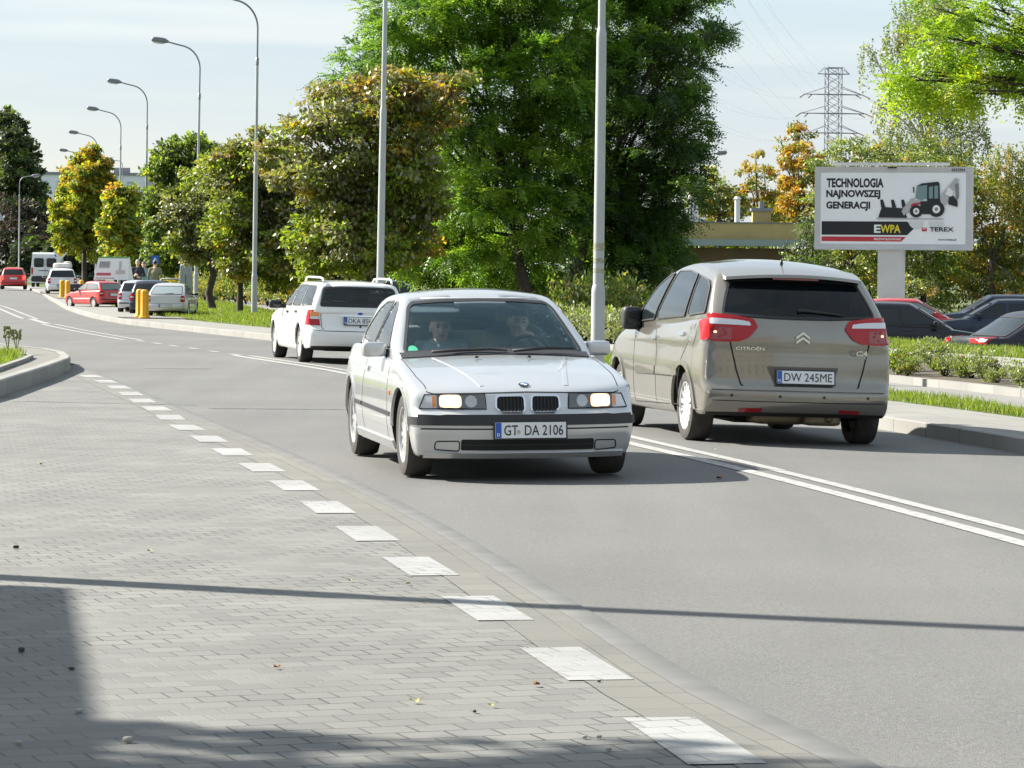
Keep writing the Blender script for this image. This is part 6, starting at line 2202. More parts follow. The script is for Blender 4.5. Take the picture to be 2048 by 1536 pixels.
# the cars in the bays
def bay_car(name, label, px, py, yaw, k, L, col, kind, **kw):
    p = g2(px, py)
    d = Vector((-math.sin(yaw), math.cos(yaw)))
    c = far_car(name, label, (p.x + d.x * (L - .35) * k, p.y + d.y * (L - .35) * k, 0), RAD(-90) + yaw, col, kind, L, **kw)
    c.root.scale = (k, k, k)
    return c
bay_car("silver_hatchback", "small silver hatchback parked between the red compact car and the dark blue car", 274, 628, RAD(-1), .75, 3.7, (0.55, 0.57, 0.60), 'hatch', Wd=1.60, H=1.44, metal=.4)
bay_car("dark_blue_car", "dark blue hatchback parked close beside the silver fastback, mostly hidden by it", 300, 631, RAD(-1), .75, 3.9, (0.02, 0.025, 0.05), 'hatch', Wd=1.66, H=1.46)
bay_car("silver_fastback", "silver car with rear wiper and red corner lamps, nearest in the parking bay", 334, 636, RAD(-2), .72, 4.4, (0.50, 0.50, 0.48), 'fastback', Wd=1.70, H=1.44, metal=.35, glass=mat('sky lit glass', (.20, .24, .25), .05, 0, .8), plate="DW 4372A", tail_z=(.66, .92))
p = g2(166, 616)
rc = far_car("red_compact_car", "faded red small car parked at an angle with its front wheel towards the road", (p.x - .30, p.y + .55, 0), RAD(-52), (0.50, 0.035, 0.03), 'hatch', 3.75, 1.60, 1.38, glass=mat('pale reflecting glass', (.16, .18, .18), .04, 0, .8), side_moulding=True)
rc.root.scale = (.72, .72, .72)

# ---- car park on the right, lower than the road
lot = -.55
def lot_car(name, label, px, py, Y, rz, col, **k):
    q = at(px, py, Y)
    return far_car(name, label, (q.x, Y, lot), rz, col, **k)
lot_car("black_hatchback", "black hatchback parked side-on just right of the brown people carrier", 2005, 700, 70, RAD(180), (0.010, 0.011, 0.018), kind='hatch', L=4.1, Wd=1.70, H=1.45)
lot_car("red_estate_car", "red car parked behind the black hatchback, below the billboard post", 1975, 640, 92, RAD(180), (0.50, 0.025, 0.025), kind='hatch', L=3.9, Wd=1.62, H=1.36, glass=M['clear_lens'] if False else mat('pale car glass', (.20, .24, .24), .05, 0, .8))
lot_car("dark_blue_saloon", "dark blue saloon with a chrome window line parked behind the black saloon", 1830, 640, 88, RAD(-6), (0.022, 0.035, 0.065), kind='sedan', L=4.7, Wd=1.80, H=1.40)
lot_car("black_saloon", "black saloon with red and clear tail lamps parked at the right edge", 2367, 690, 59.5, RAD(198), (0.010, 0.010, 0.016), kind='sedan', L=4.6, Wd=1.80, H=1.42, tail_z=(.80, .93), taillamp='wide')
lot_car("navy_coupe", "dark blue car with a sloping windscreen parked behind the dark blue saloon", 1835, 640, 100, RAD(-4), (0.020, 0.032, 0.055), kind='hatch', L=4.3, Wd=1.75, H=1.44)

# ---- street lamps
lamp_specs = [(1197, 690, 43.5, "nearest lamp post, thick and stickered, standing between the silver and brown cars", 0.0, True),
              (761, 560, 65.0, "lamp post rising behind the white estate car", 0.006, False),
              (510, 632, 101.0, "lamp post on the grass strip whose head touches the top edge of the photo", 0.0, False),
              (393, 614, 122.0, "lamp post beside the grey cabinet, its head clear against the sky", 0.006, False),
              (292, 560, 149.0, "lamp post rising behind the silver parked car", 0.0, False),
              (240, 540, 175.0, "lamp post rising behind the triangular advert trailer", 0.0, False),
              (194, 540, 206.0, "lamp post standing among the yellow maples", 0.0, False),
              (168, 540, 238.0, "lamp post at the left edge of the yellow maples", 0.0, False)]
for px, py, Y, lab, ln, stick in lamp_specs:
    q = at(px, py, Y)
    lamp_post(q.x, Y, lab, base=.05, stickers=stick, lean=ln + .004)
q = at(246, 500, 290)
lamp_post(q.x, 290, "thin distant lamp post behind the right side of the yellow maples", base=.0, H=11.0, single=True, ang=math.pi)
q = at(40, 500, 235)
lamp_post(q.x, 235, "thin lamp post before the dark trees at the left edge, arm to the right", base=.0, H=8.0, single=True, ang=0.1, group="street lamps along the left side of the road")
q = at(1402, 340, 170)
lamp_post(q.x, 170, "lamp head showing just right of the big dark tree above the low building", base=-.5, H=8.2, single=True, ang=.25, group=None, name="car_park_lamp")
# the post whose shadow crosses the foreground stands outside the picture
lamp_post(-6.6, 17.75, "tall lamp post on the near left pavement, outside the picture", base=ZL, H=11.5, ang=2.6, thick=1.9, group="street lamps along the left side of the road")

# ---- bollards, signs, rail, cabinet, advert trailer
q = g2(280, 640); bollard(q.x, q.y + .2, .085, "yellow fluted post, left one of the pair beside the silver parked car")
q = g2(291, 642); bollard(q.x, q.y, .085, "yellow fluted post, right one of the pair beside the silver parked car")
q = g2(126, 598); bollard(q.x, q.y, .085, "yellow fluted post, left one of the pair in front of the flatbed trailer")
q = g2(137, 600); bollard(q.x, q.y, .085, "yellow fluted post, right one of the pair in front of the flatbed trailer")
q = at(165, 575, 160); bollard(q.x, 160, .05, "single yellow fluted post behind the bonnet of the red compact car")

q = at(123, 560, 205)
o = sign_post("priority_road_sign", (q.x, 205, 0), 2.7, "yellow and white diamond priority road sign right of the white van")
dm = lambda r: [(0, -r), (r, 0), (0, r), (-r, 0)]
plate_poly("face", o, rounded(dm(.46), .04), -.06, .02, M['plate_white'], 2.35); plate_poly("yellow_field", o, rounded(dm(.29), .03), -.065, .02, mat('sign yellow', (.72, .50, .02), .5), 2.35)
q = at(116, 560, 206)
o = sign_post("parking_sign", (q.x, 207, 0), 2.8, "blue sign half hidden behind the yellow diamond sign")
plate_poly("face", o, rect2(-.3, -.35, .3, .35), -.06, .02, mat('sign blue', (.02, .10, .45), .5), 2.45)
q = at(312, 560, 135)
o = sign_post("pedestrian_crossing_sign", (q.x, 135, 0), 1.95, "blue square sign with a white triangle above the standing man")
plate_poly("face", o, rect2(-.17, -.17, .17, .17), -.06, .02, bpy.data.materials['sign blue'], 1.80); plate_poly("triangle", o, [(-.11, -.09), (.11, -.09), (0, .11)], -.065, .01, M['plate_white'], 1.80)
q = at(-2, 420, 75)
o = sign_post("warning_sign", (q.x - .04, 75, .2), 3.0, "pale back of a triangular road sign cut off by the left edge")
tri = rounded([(-.48, -.24), (.20, -.24), (-.14, .34)], .05)
plate_poly("back", o, tri, -.05, .02, M['grey_sign'], q.z - .2)
mb = MB()
q = at(341, 570, 118)
mb.tube([(-.36, 0, 0), (-.36, 0, .92), (-.28, 0, 1.02), (.62 * .5, 0, 1.02), (.38, 0, .94), (.38, 0, 0)], .028, 8)
o = mb.build("barrier_rail", [M['galv']], None, True, loc=(q.x, 118, .05)); tag(o, "bent steel tube rail behind the silver parked car", "rail")
q = at(374, 570, 128)
cab = tag(empty("utility_cabinet", (q.x, 128, .05)), "grey street cabinet standing left of the lamp post by the grass", "cabinet")
mb = MB(); mb.rbox((0, 0, .80), (.48, .35, 1.58), .12, 5); mb.build("case", [mat('cabinet grey', (.26, .28, .29), .6, noise=(4, .15))], cab, True, 30)
mb = MB(); mb.box((0, -.178, .62), (.02, .006, 1.1)); mb.box((.05, -.18, .62), (.02, .02, .1)); mb.build("door_gap", [M['gap']], cab)
# A-shaped advert trailer
q = at(230, 560, 118)
tr = tag(empty("advert_trailer", (q.x, 118, 0), RAD(-6)), "white triangular advertising trailer with a green top edge behind the parked cars", "trailer")
zb, zt2, hw2 = 1.02, 1.86, .62
mb = MB()
V = [(-.66, -.42, zb), (.62, -.42, zb), (.56, -.06, zt2), (-.56, -.06, zt2), (-.66, .42, zb), (.62, .42, zb), (.56, .06, zt2), (-.56, .06, zt2)]
mb.add(V, [(0, 1, 2, 3), (5, 4, 7, 6), (1, 5, 6, 2), (4, 0, 3, 7), (3, 2, 6, 7), (4, 5, 1, 0)])
bd = mb.build("board", [M['white_board']], tr)
def on_board(u0, u1, v0, v1, m, name="print"):
    P = lambda u, v: Vector((-.66 + .10 * v + (1.28 - .16 * v) * u, -.42 + .36 * v - .006, zb + (zt2 - zb) * v))
    mb = MB(); mb.add([P(u0, v0), P(u1, v0), P(u1, v1), P(u0, v1)], [(0, 1, 2, 3)]); mb.build(name, [m], bd)
on_board(0, 1, .93, 1.0, mat('board green', (.12, .35, .10), .6), "top_edge")
on_board(.08, .42, .50, .80, mat('print pale grey', (.42, .42, .43), .7))
for k in range(5): on_board(.10 + .06 * k, .13 + .06 * k, .54 + .04 * (k % 2), .76, mat('print dark', (.22, .22, .24), .7))
on_board(.05, .48, .18, .30, mat('board red', (.45, .10, .13), .6))
on_board(.62, .90, .25, .42, mat('print warm', (.50, .46, .43), .7)); on_board(.70, .78, .42, .80, mat('print warm grey', (.48, .46, .45), .7))
on_board(.05, .60, .05, .09, mat('print line', (.34, .34, .36), .7))
mb = MB(); mb.box((0, 0, .55), (1.3, 1.0, .12)); mb.tube([(-.5, 0, .6), (-.5, 0, 1.02)], .03, 6); mb.tube([(.5, 0, .6), (.5, 0, 1.02)], .03, 6); mb.build("chassis", [M['black_trim']], tr)
for s in (-1, 1):
    mb = MB(); mb.lathe([(.001, -.08), (.2, -.08), (.28, -.06), (.28, .06), (.2, .08), (.001, .08)], 16, 0, 'X', (s * .7, 0, .28)); mb.build("wheel", [M['rubber']], tr, True, 40)

# ---- people on the pavement
q = at(277, 560, 123); person("person", "grey-haired person in a dark jacket with folded arms left of the lamp post", standing(1, 2, 1.0, 1.72), [M['skin'], mat('dark jacket', (.03, .03, .045), .8), M['denim'], M['shoe']], (q.x, 123, .05), .1, .02, (0, -.02, 1.60), M['hair_grey'])
q = at(289, 560, 125); person("person", "person in a pale turquoise top half hidden by the lamp post", standing(1, 2, 0, 1.64), [M['skin'], mat('turquoise top', (.20, .34, .36), .8), M['denim'], M['shoe']], (q.x, 125, .05), .3, .02, (0, -.02, 1.53), M['hair_dark'])
q = at(312, 560, 121); person("person", "man in a khaki coat with his back turned right of the lamp post", standing(1, 2, 0, 1.70), [M['skin'], mat('khaki coat', (.21, .19, .12), .85), M['denim'], M['shoe']], (q.x, 121, .05), math.pi, .02, (0, -.02, 1.585), M['hair_dark'])

# ---- things under the trees
q = at(1003, 570, 135)
def box_truck(px, py, Y, w, h, z, name, label, col, stripe=None, rz=0):
    q = at(px, py, Y)
    r = tag(empty(name, (q.x, Y, -.4), rz), label, "truck")
    m = mat(name + ' panel', col, .5, noise=(1, .05))
    mb = MB(); mb.box((0, 1.1, z + h / 2), (w, 2.2, h)); mb.build("box_body", [m], r)
    mb = MB(); mb.box((0, -.01, z + h - .05), (w + .04, .06, .1)); mb.box((0, -.01, z + .05), (w + .04, .06, .1)); mb.build("rail", [M['lamp_case']], r)
    mb = MB(); mb.rbox((-w / 2 - .8, 1.1, z + h * .36), (1.5, 2.0, h * .95), .3, 6); cb = mb.build("cab", [m], r, True)
    mb = MB(); mb.rbox((-w / 2 - .9, .08, z + h * .55), (.9, .06, h * .36), .3, 4); mb.build("window", [M['dark_glass']], cb, True)
    mb = MB(); mb.box((-.4, 1.1, z - .15), (w + 1.6, .8, .2)); mb.build("chassis", [M['black_trim']], r)
    for x in (-w / 2 - .8, w / 2 - .7):
        for y in (.25, 1.95):
            mb = MB(); mb.lathe([(.001, -.12), (.28, -.12), (.42, -.1), (.42, .1), (.28, .12), (.001, .12)], 18, 0, 'Y', (x, y, .42)); mb.build("wheel", [M['rubber']], r, True, 40)
    return r
box_truck(1003, 560, 130, 1.35, 1.9, .85, "white_box_van", "white box van glimpsed between two dark trunks above the silver car roof", (.62, .64, .64))
tk = box_truck(1205, 560, 124, 2.6, 1.7, .80, "white_truck", "white truck side glimpsed behind the nearest lamp post", (.62, .63, .63))
text_obj("CTW", (.35, -.012, 1.55), (1, 0, 0), (0, 0, 1), .85, .20, M['plate_ink'], tk, bold=.01)
far_car("dark_parked_car", "dark car glimpsed below the trees left of the white box van", (at(905, 560, 132).x, 132, -.4), RAD(182), (.02, .03, .035), kind='hatch', L=4.0, Wd=1.66, H=1.45)
q = at(826, 560, 120)
o = sign_post("green_fence_post", (q.x, 120, -.1), 2.4, "green metal post with a pale notice behind the trees above the silver car", "post", .05)
o.children[0].data.materials[0] = mat('green post paint', (.06, .16, .12), .6)
plate_poly("notice", o, rect2(.08, 0, .58, .75), -.04, .02, mat('pale notice', (.30, .42, .46), .6), 1.3)
q = at(612, 575, 128)
bn = tag(empty("litter_bin", (q.x, 128, .15)), "orange-red litter bin on a post left of the white estate car roof", "bin")
mb = MB(); mb.rbox((0, 0, 1.0), (.36, .3, .42), .35, 5); mb.build("bucket", [mat('orange bin', (.58, .12, .04), .5)], bn, True)
mb = MB(); mb.tube([(0, .18, 0), (0, .18, 1.25)], .03, 8); mb.build("pole", [M['galv']], bn)
q = at(1256, 575, 112)
bn = tag(empty("red_hoarding", (q.x, 112, -.3), RAD(-8)), "dark hoarding with a red diagonal patch right of the nearest lamp post", "hoarding")
mb = MB(); mb.box((0, 0, 1.25), (1.5, .08, 1.3)); mb.build("panel", [mat('hoarding dark', (.03, .035, .03), .7)], bn)
plate_poly("red_patch", bn, [(-.35, .05), (.25, -.55), (.5, -.45), (.1, .1), (-.2, .5)], -.06, .01, mat('hoarding red', (.45, .06, .03), .7), 1.3)
mb = MB(); mb.tube([(-.7, 0, 0), (-.7, 0, 1.9)], .04, 6); mb.tube([(.7, 0, 0), (.7, 0, 1.9)], .04, 6); mb.build("post", [M['galv']], bn)

billboard()
low_building()
apartment_block()
pylon()

# ---- an unseen flat canopy, added to throw the shadow at the lower left
sh = tag(empty("canopy", (-8.2, 15.05, ZL)), "flat grey canopy on posts on the near left pavement, outside the picture", "canopy")
mb = MB()
mb.prism([(.14, 3.02), (-5.0, 3.3), (-4.0, -6.0), (1.55, -6.0)], 4.55, 4.75)
mb.build("roof", [M['lamp_case']], sh)
for x, y in ((-.2, 2.5), (-4.4, 2.5), (.8, -5.4), (-3.4, -5.4)):
    mb = MB(); mb.tube([(x, y, 0), (x, y, 4.55)], .08, 8); mb.build("post", [M['galv']], sh, True, 40)

# ============================================================ TREES
LOC = ['locust_bright', 'locust_mid', 'locust_shade', 'locust_shade_blue']
lo1 = [(6, 5, 1, 0), (2, 5, 3, 1), (.6, 3, 5, 3)]  # brighter and darker leaf mixes put the sun and shade into the colour
loc_leaf = (.108, .048, .38)
tree("locust_tree", "tall bright green locust tree in the middle, left of the nearest lamp post", (at(1062, 560, 88).x, 88, .0), at(1040, 470, 88), blobs_px(88, [
    (850, 30, 95), (780, 25, 55), (905, 110, 100), (790, 95, 70), (725, 125, 55), (690, 150, 38), (960, 40, 100), (1060, 40, 110), (1000, 190, 105), (1090, 160, 105),
    (930, 260, 80), (1010, 320, 105), (1100, 300, 105), (950, 400, 85), (1030, 440, 95), (1110, 430, 90, 1), (900, 480, 60), (980, 520, 70), (1050, 540, 65), (860, 190, 60), (1000, -80, 120), (1100, -90, 120), (880, -70, 90), (1140, 60, 90, 1), (1170, 180, 80, 1)], 1.2, 1),
    'pinnate', 215000, loc_leaf, LOC, lo1, 11, .17, twigs=5)
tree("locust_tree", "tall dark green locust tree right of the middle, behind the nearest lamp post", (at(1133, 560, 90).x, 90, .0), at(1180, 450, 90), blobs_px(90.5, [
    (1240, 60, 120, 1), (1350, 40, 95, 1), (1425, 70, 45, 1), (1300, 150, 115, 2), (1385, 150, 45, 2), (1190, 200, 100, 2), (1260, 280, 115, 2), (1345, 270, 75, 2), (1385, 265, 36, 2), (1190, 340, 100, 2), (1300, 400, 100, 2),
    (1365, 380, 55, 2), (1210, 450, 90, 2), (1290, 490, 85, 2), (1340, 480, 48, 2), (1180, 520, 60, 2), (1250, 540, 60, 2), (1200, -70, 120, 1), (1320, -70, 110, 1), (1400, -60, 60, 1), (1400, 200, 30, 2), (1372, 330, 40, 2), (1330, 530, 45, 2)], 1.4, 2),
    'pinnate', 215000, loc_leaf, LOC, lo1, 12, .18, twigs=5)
tree("locust_tree", "smaller locust tree with low hanging sprays between the maples and the tall locust", (at(905, 565, 93).x, 93, .0), at(920, 480, 93), blobs_px(93, [
    (900, 400, 70), (850, 440, 60), (930, 460, 75), (880, 520, 60), (950, 540, 55), (1000, 560, 50), (820, 500, 45), (1090, 570, 50), (1130, 590, 38), (990, 480, 60)], 1.0, 3),
    'pinnate', 60000, loc_leaf, LOC, lo1, 13, .14, twigs=5)
MAP = ['maple_bronze', 'maple_rust', 'maple_olive', 'maple_green', 'maple_yellow', 'maple_dark']
mm_ = [(4, .4, 4, 3, .2, .2), (3, 4.5, 3, 2, .6, 0), (1.5, 0, 3, 6, .8, .3), (2.5, 1.2, 3, 4, 1.5, .2)]
mleaf = (.132, .085)
tree("maple_tree", "maple with rusty top and bronze sides behind the second lamp post", (at(744, 560, 84).x, 84, .0), at(748, 470, 84), blobs_px(83.5, [
    (790, 158, 34, 1), (835, 180, 44, 1), (892, 168, 26, 1), (925, 160, 14, 1), (765, 205, 44, 1), (702, 190, 34, 1), (662, 178, 20, 1), (640, 190, 12, 1), (880, 225, 34, 1), (735, 165, 18, 1), (840, 240, 40, 2), (810, 270, 70, 3), (730, 290, 65, 0), (660, 240, 50, 0), (612, 252, 30, 0), (580, 256, 22, 0), (552, 272, 20, 0), (532, 300, 16, 0), (640, 232, 24, 0),
    (668, 325, 50, 0), (602, 345, 42, 0), (560, 350, 24, 0), (720, 370, 65, 0), (650, 400, 60, 0), (790, 350, 70, 2), (840, 330, 55, 2), (860, 400, 45, 2), (800, 430, 65, 2), (740, 450, 60, 3), (680, 470, 60, 0), (630, 470, 50, 2), (770, 500, 55, 2), (830, 490, 45, 3), (700, 520, 50, 2), (640, 525, 42, 2)], .9, 4),
    'maple', 50000, mleaf, MAP, mm_, 21, .13, twigs=9)
tree("maple_tree", "green and bronze maple on the grass strip behind the third lamp post", (at(482, 622, 104).x, 104, .05), at(488, 520, 104), blobs_px(104, [
    (470, 320, 42, 3), (505, 300, 40, 0), (522, 272, 22, 0), (565, 305, 28, 0), (605, 335, 34, 0), (630, 370, 34, 2), (545, 320, 48, 0), (450, 360, 45, 2), (500, 370, 55, 2), (560, 380, 55, 0), (600, 400, 50, 0), (470, 420, 48, 2), (530, 430, 55, 0), (590, 450, 52, 0), (450, 470, 38, 2), (500, 490, 48, 2), (560, 500, 50, 2), (610, 505, 42, 2), (470, 530, 34, 3), (530, 550, 34, 2), (580, 555, 36, 2), (640, 430, 40, 0), (430, 330, 28, 2)], .9, 5),
    'maple', 46000, mleaf, MAP, mm_, 22, .10, twigs=9)
tree("maple_tree", "young dark maple with a bare trunk between the fourth lamp post and the third", (at(427, 612, 110).x, 110, .05), at(424, 520, 110), blobs_px(110, [
    (400, 370, 32, 2), (370, 400, 30, 4), (420, 400, 38, 4), (350, 430, 24, 4), (390, 440, 40, 4), (440, 440, 38, 2), (415, 480, 40, 4), (365, 480, 30, 2), (450, 490, 30, 2), (395, 505, 28, 3)], .8, 6),
    'maple', 24000, mleaf, MAP, mm_ + [(2, 0, 3, 1, 0, 6)], 23, .13, twigs=9)
G = ['mid_green', 'pale_green', 'dark_green', 'maple_lime', 'maple_yellow', 'maple_orange']
tree("green_tree", "bright green round tree behind the fourth lamp post", (at(388, 560, 150).x, 150, 0), at(372, 500, 150), blobs_px(150, [
    (350, 310, 40), (385, 300, 34), (415, 310, 28), (330, 340, 34), (375, 350, 48), (420, 360, 45), (330, 400, 40), (380, 410, 50), (320, 450, 34), (370, 470, 52), (330, 500, 40), (390, 510, 45), (350, 530, 38), (425, 440, 40), (310, 420, 26)], 2.0, 7),
    'far', 32000, (.21, .125), G, [(5, 5, 2, 1, 0, 0)], 24, .16)
tree("yellow_maple", "taller yellow maple behind the advert trailer, left of the other", (at(170, 555, 190).x, 190, 0), at(170, 500, 190), blobs_px(190, [
    (185, 305, 16, 2), (165, 325, 22, 2), (200, 330, 24, 2), (145, 352, 22, 1), (175, 360, 32, 1), (210, 365, 26, 2), (140, 395, 28), (180, 405, 36), (215, 410, 30, 1), (130, 440, 26), (170, 450, 40), (215, 460, 34), (140, 480, 28), (185, 490, 34), (220, 505, 26), (115, 412, 12), (118, 450, 14)], 2.0, 8),
    'far', 30000, (.22, .14), G, [(2, 3, 0, 8, 2, 0), (1, 3, .3, 6, 3, .6), (2, 2, .6, 3, 3, 1.8)], 25, .16, group="yellow maples")
tree("yellow_maple", "lower yellow maple right of the taller one, above the parked cars", (at(255, 555, 172).x, 172, 0), at(252, 510, 172), blobs_px(172, [
    (232, 385, 20, 2), (262, 392, 22, 1), (240, 420, 30), (275, 425, 24, 1), (225, 455, 30), (262, 465, 36), (240, 495, 32), (278, 500, 26), (255, 520, 26), (285, 460, 16, 1)], 1.5, 9),
    'far', 18000, (.21, .135), G, [(2, 3, 0, 8, 2, 0), (2, 3, .5, 5, 2, .4), (2, 2, .6, 3, 3, 1.8)], 26, .14, group="yellow maples")
D_ = ['dark_green', 'dark_brown', 'mid_green', 'maple_dark']
tree("dark_tree", "tall dark green tree at the left edge beyond the road", (at(15, 540, 290).x, 290, -.2), at(15, 470, 290), blobs_px(290, [
    (10, 232, 22), (30, 255, 26), (-20, 250, 40), (15, 285, 40), (50, 290, 24), (60, 320, 22), (-10, 330, 50), (35, 340, 42), (70, 350, 22), (10, 390, 50), (60, 395, 36), (85, 380, 18), (-30, 300, 50), (-30, 400, 60), (95, 410, 20)], 5, 10),
    'far', 26000, (.36, .22), D_, [(5, 0, 3, 4)], 27, .30, twigs=6)
tree("dark_tree", "dark brownish half bare tree low at the left edge behind the distant lamp post", (at(50, 540, 270).x, 270, -.2), at(48, 500, 270), blobs_px(270, [
    (20, 430, 40), (60, 430, 34), (90, 450, 24), (30, 475, 44), (75, 480, 36), (10, 510, 44), (55, 515, 40), (95, 510, 26), (110, 475, 14)], 4, 12),
    'far', 13000, (.36, .16), D_, [(2, 7, 0, 1)], 28, .25, twigs=14)
# evergreen mass behind the bays
rng_ = random.Random(5)
bl = []
for k in range(34):
    px = 60 + k * 15
    bl.append((px, 540 - rng_.uniform(0, 40), rng_.uniform(24, 36)))
P_, mi_, _ = foliage(np.random.default_rng(31), blobs_px(262, bl, 4, 13), 'far', 34000, (.45, .32), [(5, 1, 1, 3)])
o = quad_mesh("far_wood", P_, [M[m] for m in D_], mi_, None); tag(o, "dark mass of undergrowth and trees closing the view beyond the parked cars", "wood", None, "stuff")
bl = []
for k in range(84):
    px = 420 + k * 26
    bl.append((px, 545 - rng_.uniform(0, 50), rng_.uniform(30, 50), 1 if rng_.random() < .35 else 0))
P_, mi_, _ = foliage(np.random.default_rng(32), blobs_px(205, bl, 6, 14), 'far', 84000, (.34, .24), [(3, 3, 4, 1, .4, 0), (2, 4, 2, 3, 1.5, .3)])
o = quad_mesh("far_wood", P_, [M[m] for m in G], mi_, None); tag(o, "mixed green bushes and trees far behind the middle trees", "wood", None, "stuff")

# ---- right-hand trees
BR = ['birch_leaf', 'birch_pale', 'birch_gold', 'mid_green', 'maple_orange', 'maple_yellow']
tree("birch_tree", "tall weeping birch with thin hanging twigs behind the billboard", (at(1858, 640, 124).x, 124, -.6), at(1858, 300, 124), blobs_px(124, [
    (1830, 20, 60), (1890, -20, 70), (1790, 70, 40), (1740, 95, 24), (1850, 100, 70), (1920, 90, 60), (1800, 170, 50), (1870, 190, 70), (1930, 200, 55), (1790, 250, 45), (1850, 280, 60), (1920, 290, 60), (1960, 260, 34), (1780, 300, 40), (1760, 210, 22)], 1.5, 15, .8),
    'birch', 26000, (.105, .062, 1.7), BR, [(5, 4, .6, 1, 0, 0)], 41, .15, 'birch_bark', twigs=10)
tree("birch_tree", "low drooping birch at the right edge beside the billboard", (at(2110, 640, 118).x, 118, -.6), at(2100, 420, 118), blobs_px(118, [
    (2010, 300, 30), (2045, 310, 40), (1985, 330, 28), (2030, 360, 40), (2060, 400, 50)], 1.2, 16, .9),
    'birch', 6500, (.105, .062, 1.5), BR, [(4, 3, 2, 1, 1, 0)], 42, .13, 'birch_bark', twigs=8)
def bush_tree(label, px, py, Y, lst, mix, seed, n=12000, leaf=(.15, .09), group="trees behind the billboard", style='maple', tr_=.12):
    tree("mixed_tree", label, (at(px, 640, Y).x, Y, -.6), at(px, py, Y), blobs_px(Y, lst, 1.6, seed), style, n, leaf, BR, [mix], seed, tr_, 'bark', group)
bush_tree("pale green tree close behind the left half of the billboard", 1700, 520, 121, [(1660, 330, 40), (1700, 310, 45), (1750, 330, 50), (1660, 400, 50), (1720, 400, 60), (1690, 480, 55), (1750, 480, 60), (1700, 550, 50), (1750, 560, 50), (1650, 530, 40), (1640, 560, 40), (1690, 610, 46), (1750, 615, 46)], (5, 5, .5, 2, 0, .3), 51, 20000, (.12, .07))
bush_tree("pale green tree close behind the right half of the billboard", 1850, 520, 120, [(1800, 340, 50), (1860, 330, 55), (1920, 350, 50), (1830, 420, 60), (1900, 430, 55), (1830, 520, 60), (1890, 520, 55), (1840, 590, 55), (1900, 590, 50), (1800, 610, 50)], (5, 4, .8, 3, .2, .6), 52, 20000, (.12, .07))
bush_tree("tree turning yellow and orange right of the billboard", 1985, 520, 119, [(1950, 400, 45), (2000, 400, 50), (2050, 420, 50), (1960, 470, 50), (2020, 480, 55), (2070, 500, 50), (1960, 550, 50), (2020, 560, 55), (1970, 610, 45), (2040, 610, 50)], (4, 3, 1.5, 3, .6, 2), 53, 20000, (.125, .075))
bush_tree("orange leaved tree left of the pylon above the low building", 1600, 430, 166, [(1600, 265, 22), (1580, 300, 26), (1615, 310, 26), (1640, 340, 26), (1590, 350, 34), (1625, 390, 34), (1590, 410, 30), (1650, 420, 30), (1570, 330, 16)], (1, 1, 2, 1, 6, 3), 54, 10000, (.17, .10), None)
bush_tree("thin yellowing tree with a few orange tips above the low building", 1517, 430, 170, [(1512, 310, 14), (1500, 345, 20), (1530, 350, 20), (1515, 385, 28), (1550, 395, 22), (1485, 400, 24), (1530, 425, 28)], (3, 2, 2, 2, 2, 2), 55, 4000, (.16, .10), None)
bush_tree("light green bush tree left end of the low building roof", 1440, 430, 168, [(1420, 350, 20), (1400, 400, 32), (1440, 385, 32), (1470, 405, 26), (1420, 430, 34), (1460, 440, 30)], (4, 6, 1, 2, 0, 1), 56, 8000, (.16, .10), None)
bush_tree("yellow green tree behind the chimney of the low building", 1570, 440, 178, [(1560, 400, 30), (1600, 430, 30), (1540, 425, 26), (1580, 455, 30), (1635, 455, 30)], (3, 3, 4, 2, 2, 3), 57, 8000, (.16, .10), None)
tree("conifer", "dark blue-green young conifer at the left lower corner of the billboard", (at(1617, 640, 116).x, 116, -.6), at(1617, 600, 116), blobs_px(116, [(1618, 432, 12), (1615, 460, 22), (1622, 490, 32), (1605, 515, 34), (1630, 535, 40), (1590, 545, 34), (1615, 575, 44), (1585, 590, 36)], .6, 58), 'far', 6500, (.12, .05), ['dark_green', 'mid_green', 'shrub_silver'], [(4, 5, 2)], 58, .10)
# branch of a locust that reaches in from the right
tree("locust_tree", "lime yellow locust branches hanging in from the upper right corner", (9.6, 43.5, -.2), (9.0, 43, 3.2), blobs_px(43, [
    (1885, 20, 50), (1935, 15, 55), (1900, 85, 50), (1870, 70, 30), (1945, 90, 60), (1995, 80, 50), (2040, 40, 50), (1885, 145, 46), (1850, 150, 36), (1825, 160, 26), (1920, 160, 50), (1905, 185, 30), (1975, 140, 50), (2030, 120, 50), (2070, 150, 50), (2000, 20, 40), (2090, 60, 60), (1960, 180, 26), (2020, 180, 28), (2120, 120, 80, 1), (2180, 0, 110, 1), (2250, 120, 120, 1), (2060, 190, 26)], .6, 61) + [((10.2, 44.2, 5.4), .95, 1), ((11.4, 43.6, 5.2), .9, 0), ((10.4, 45.0, 4.5), .85, 1), ((9.4, 44.6, 6.4), 1.0, 0), ((10.8, 42.6, 6.2), .9, 0)],
    'pinnate', 64000, (.066, .030, .27), ['locust_lime', 'locust_yellow', 'locust_bright', 'locust_mid'], [(7, 1, 3, .4), (3, .6, 4, 2)], 61, .12, twigs=6)
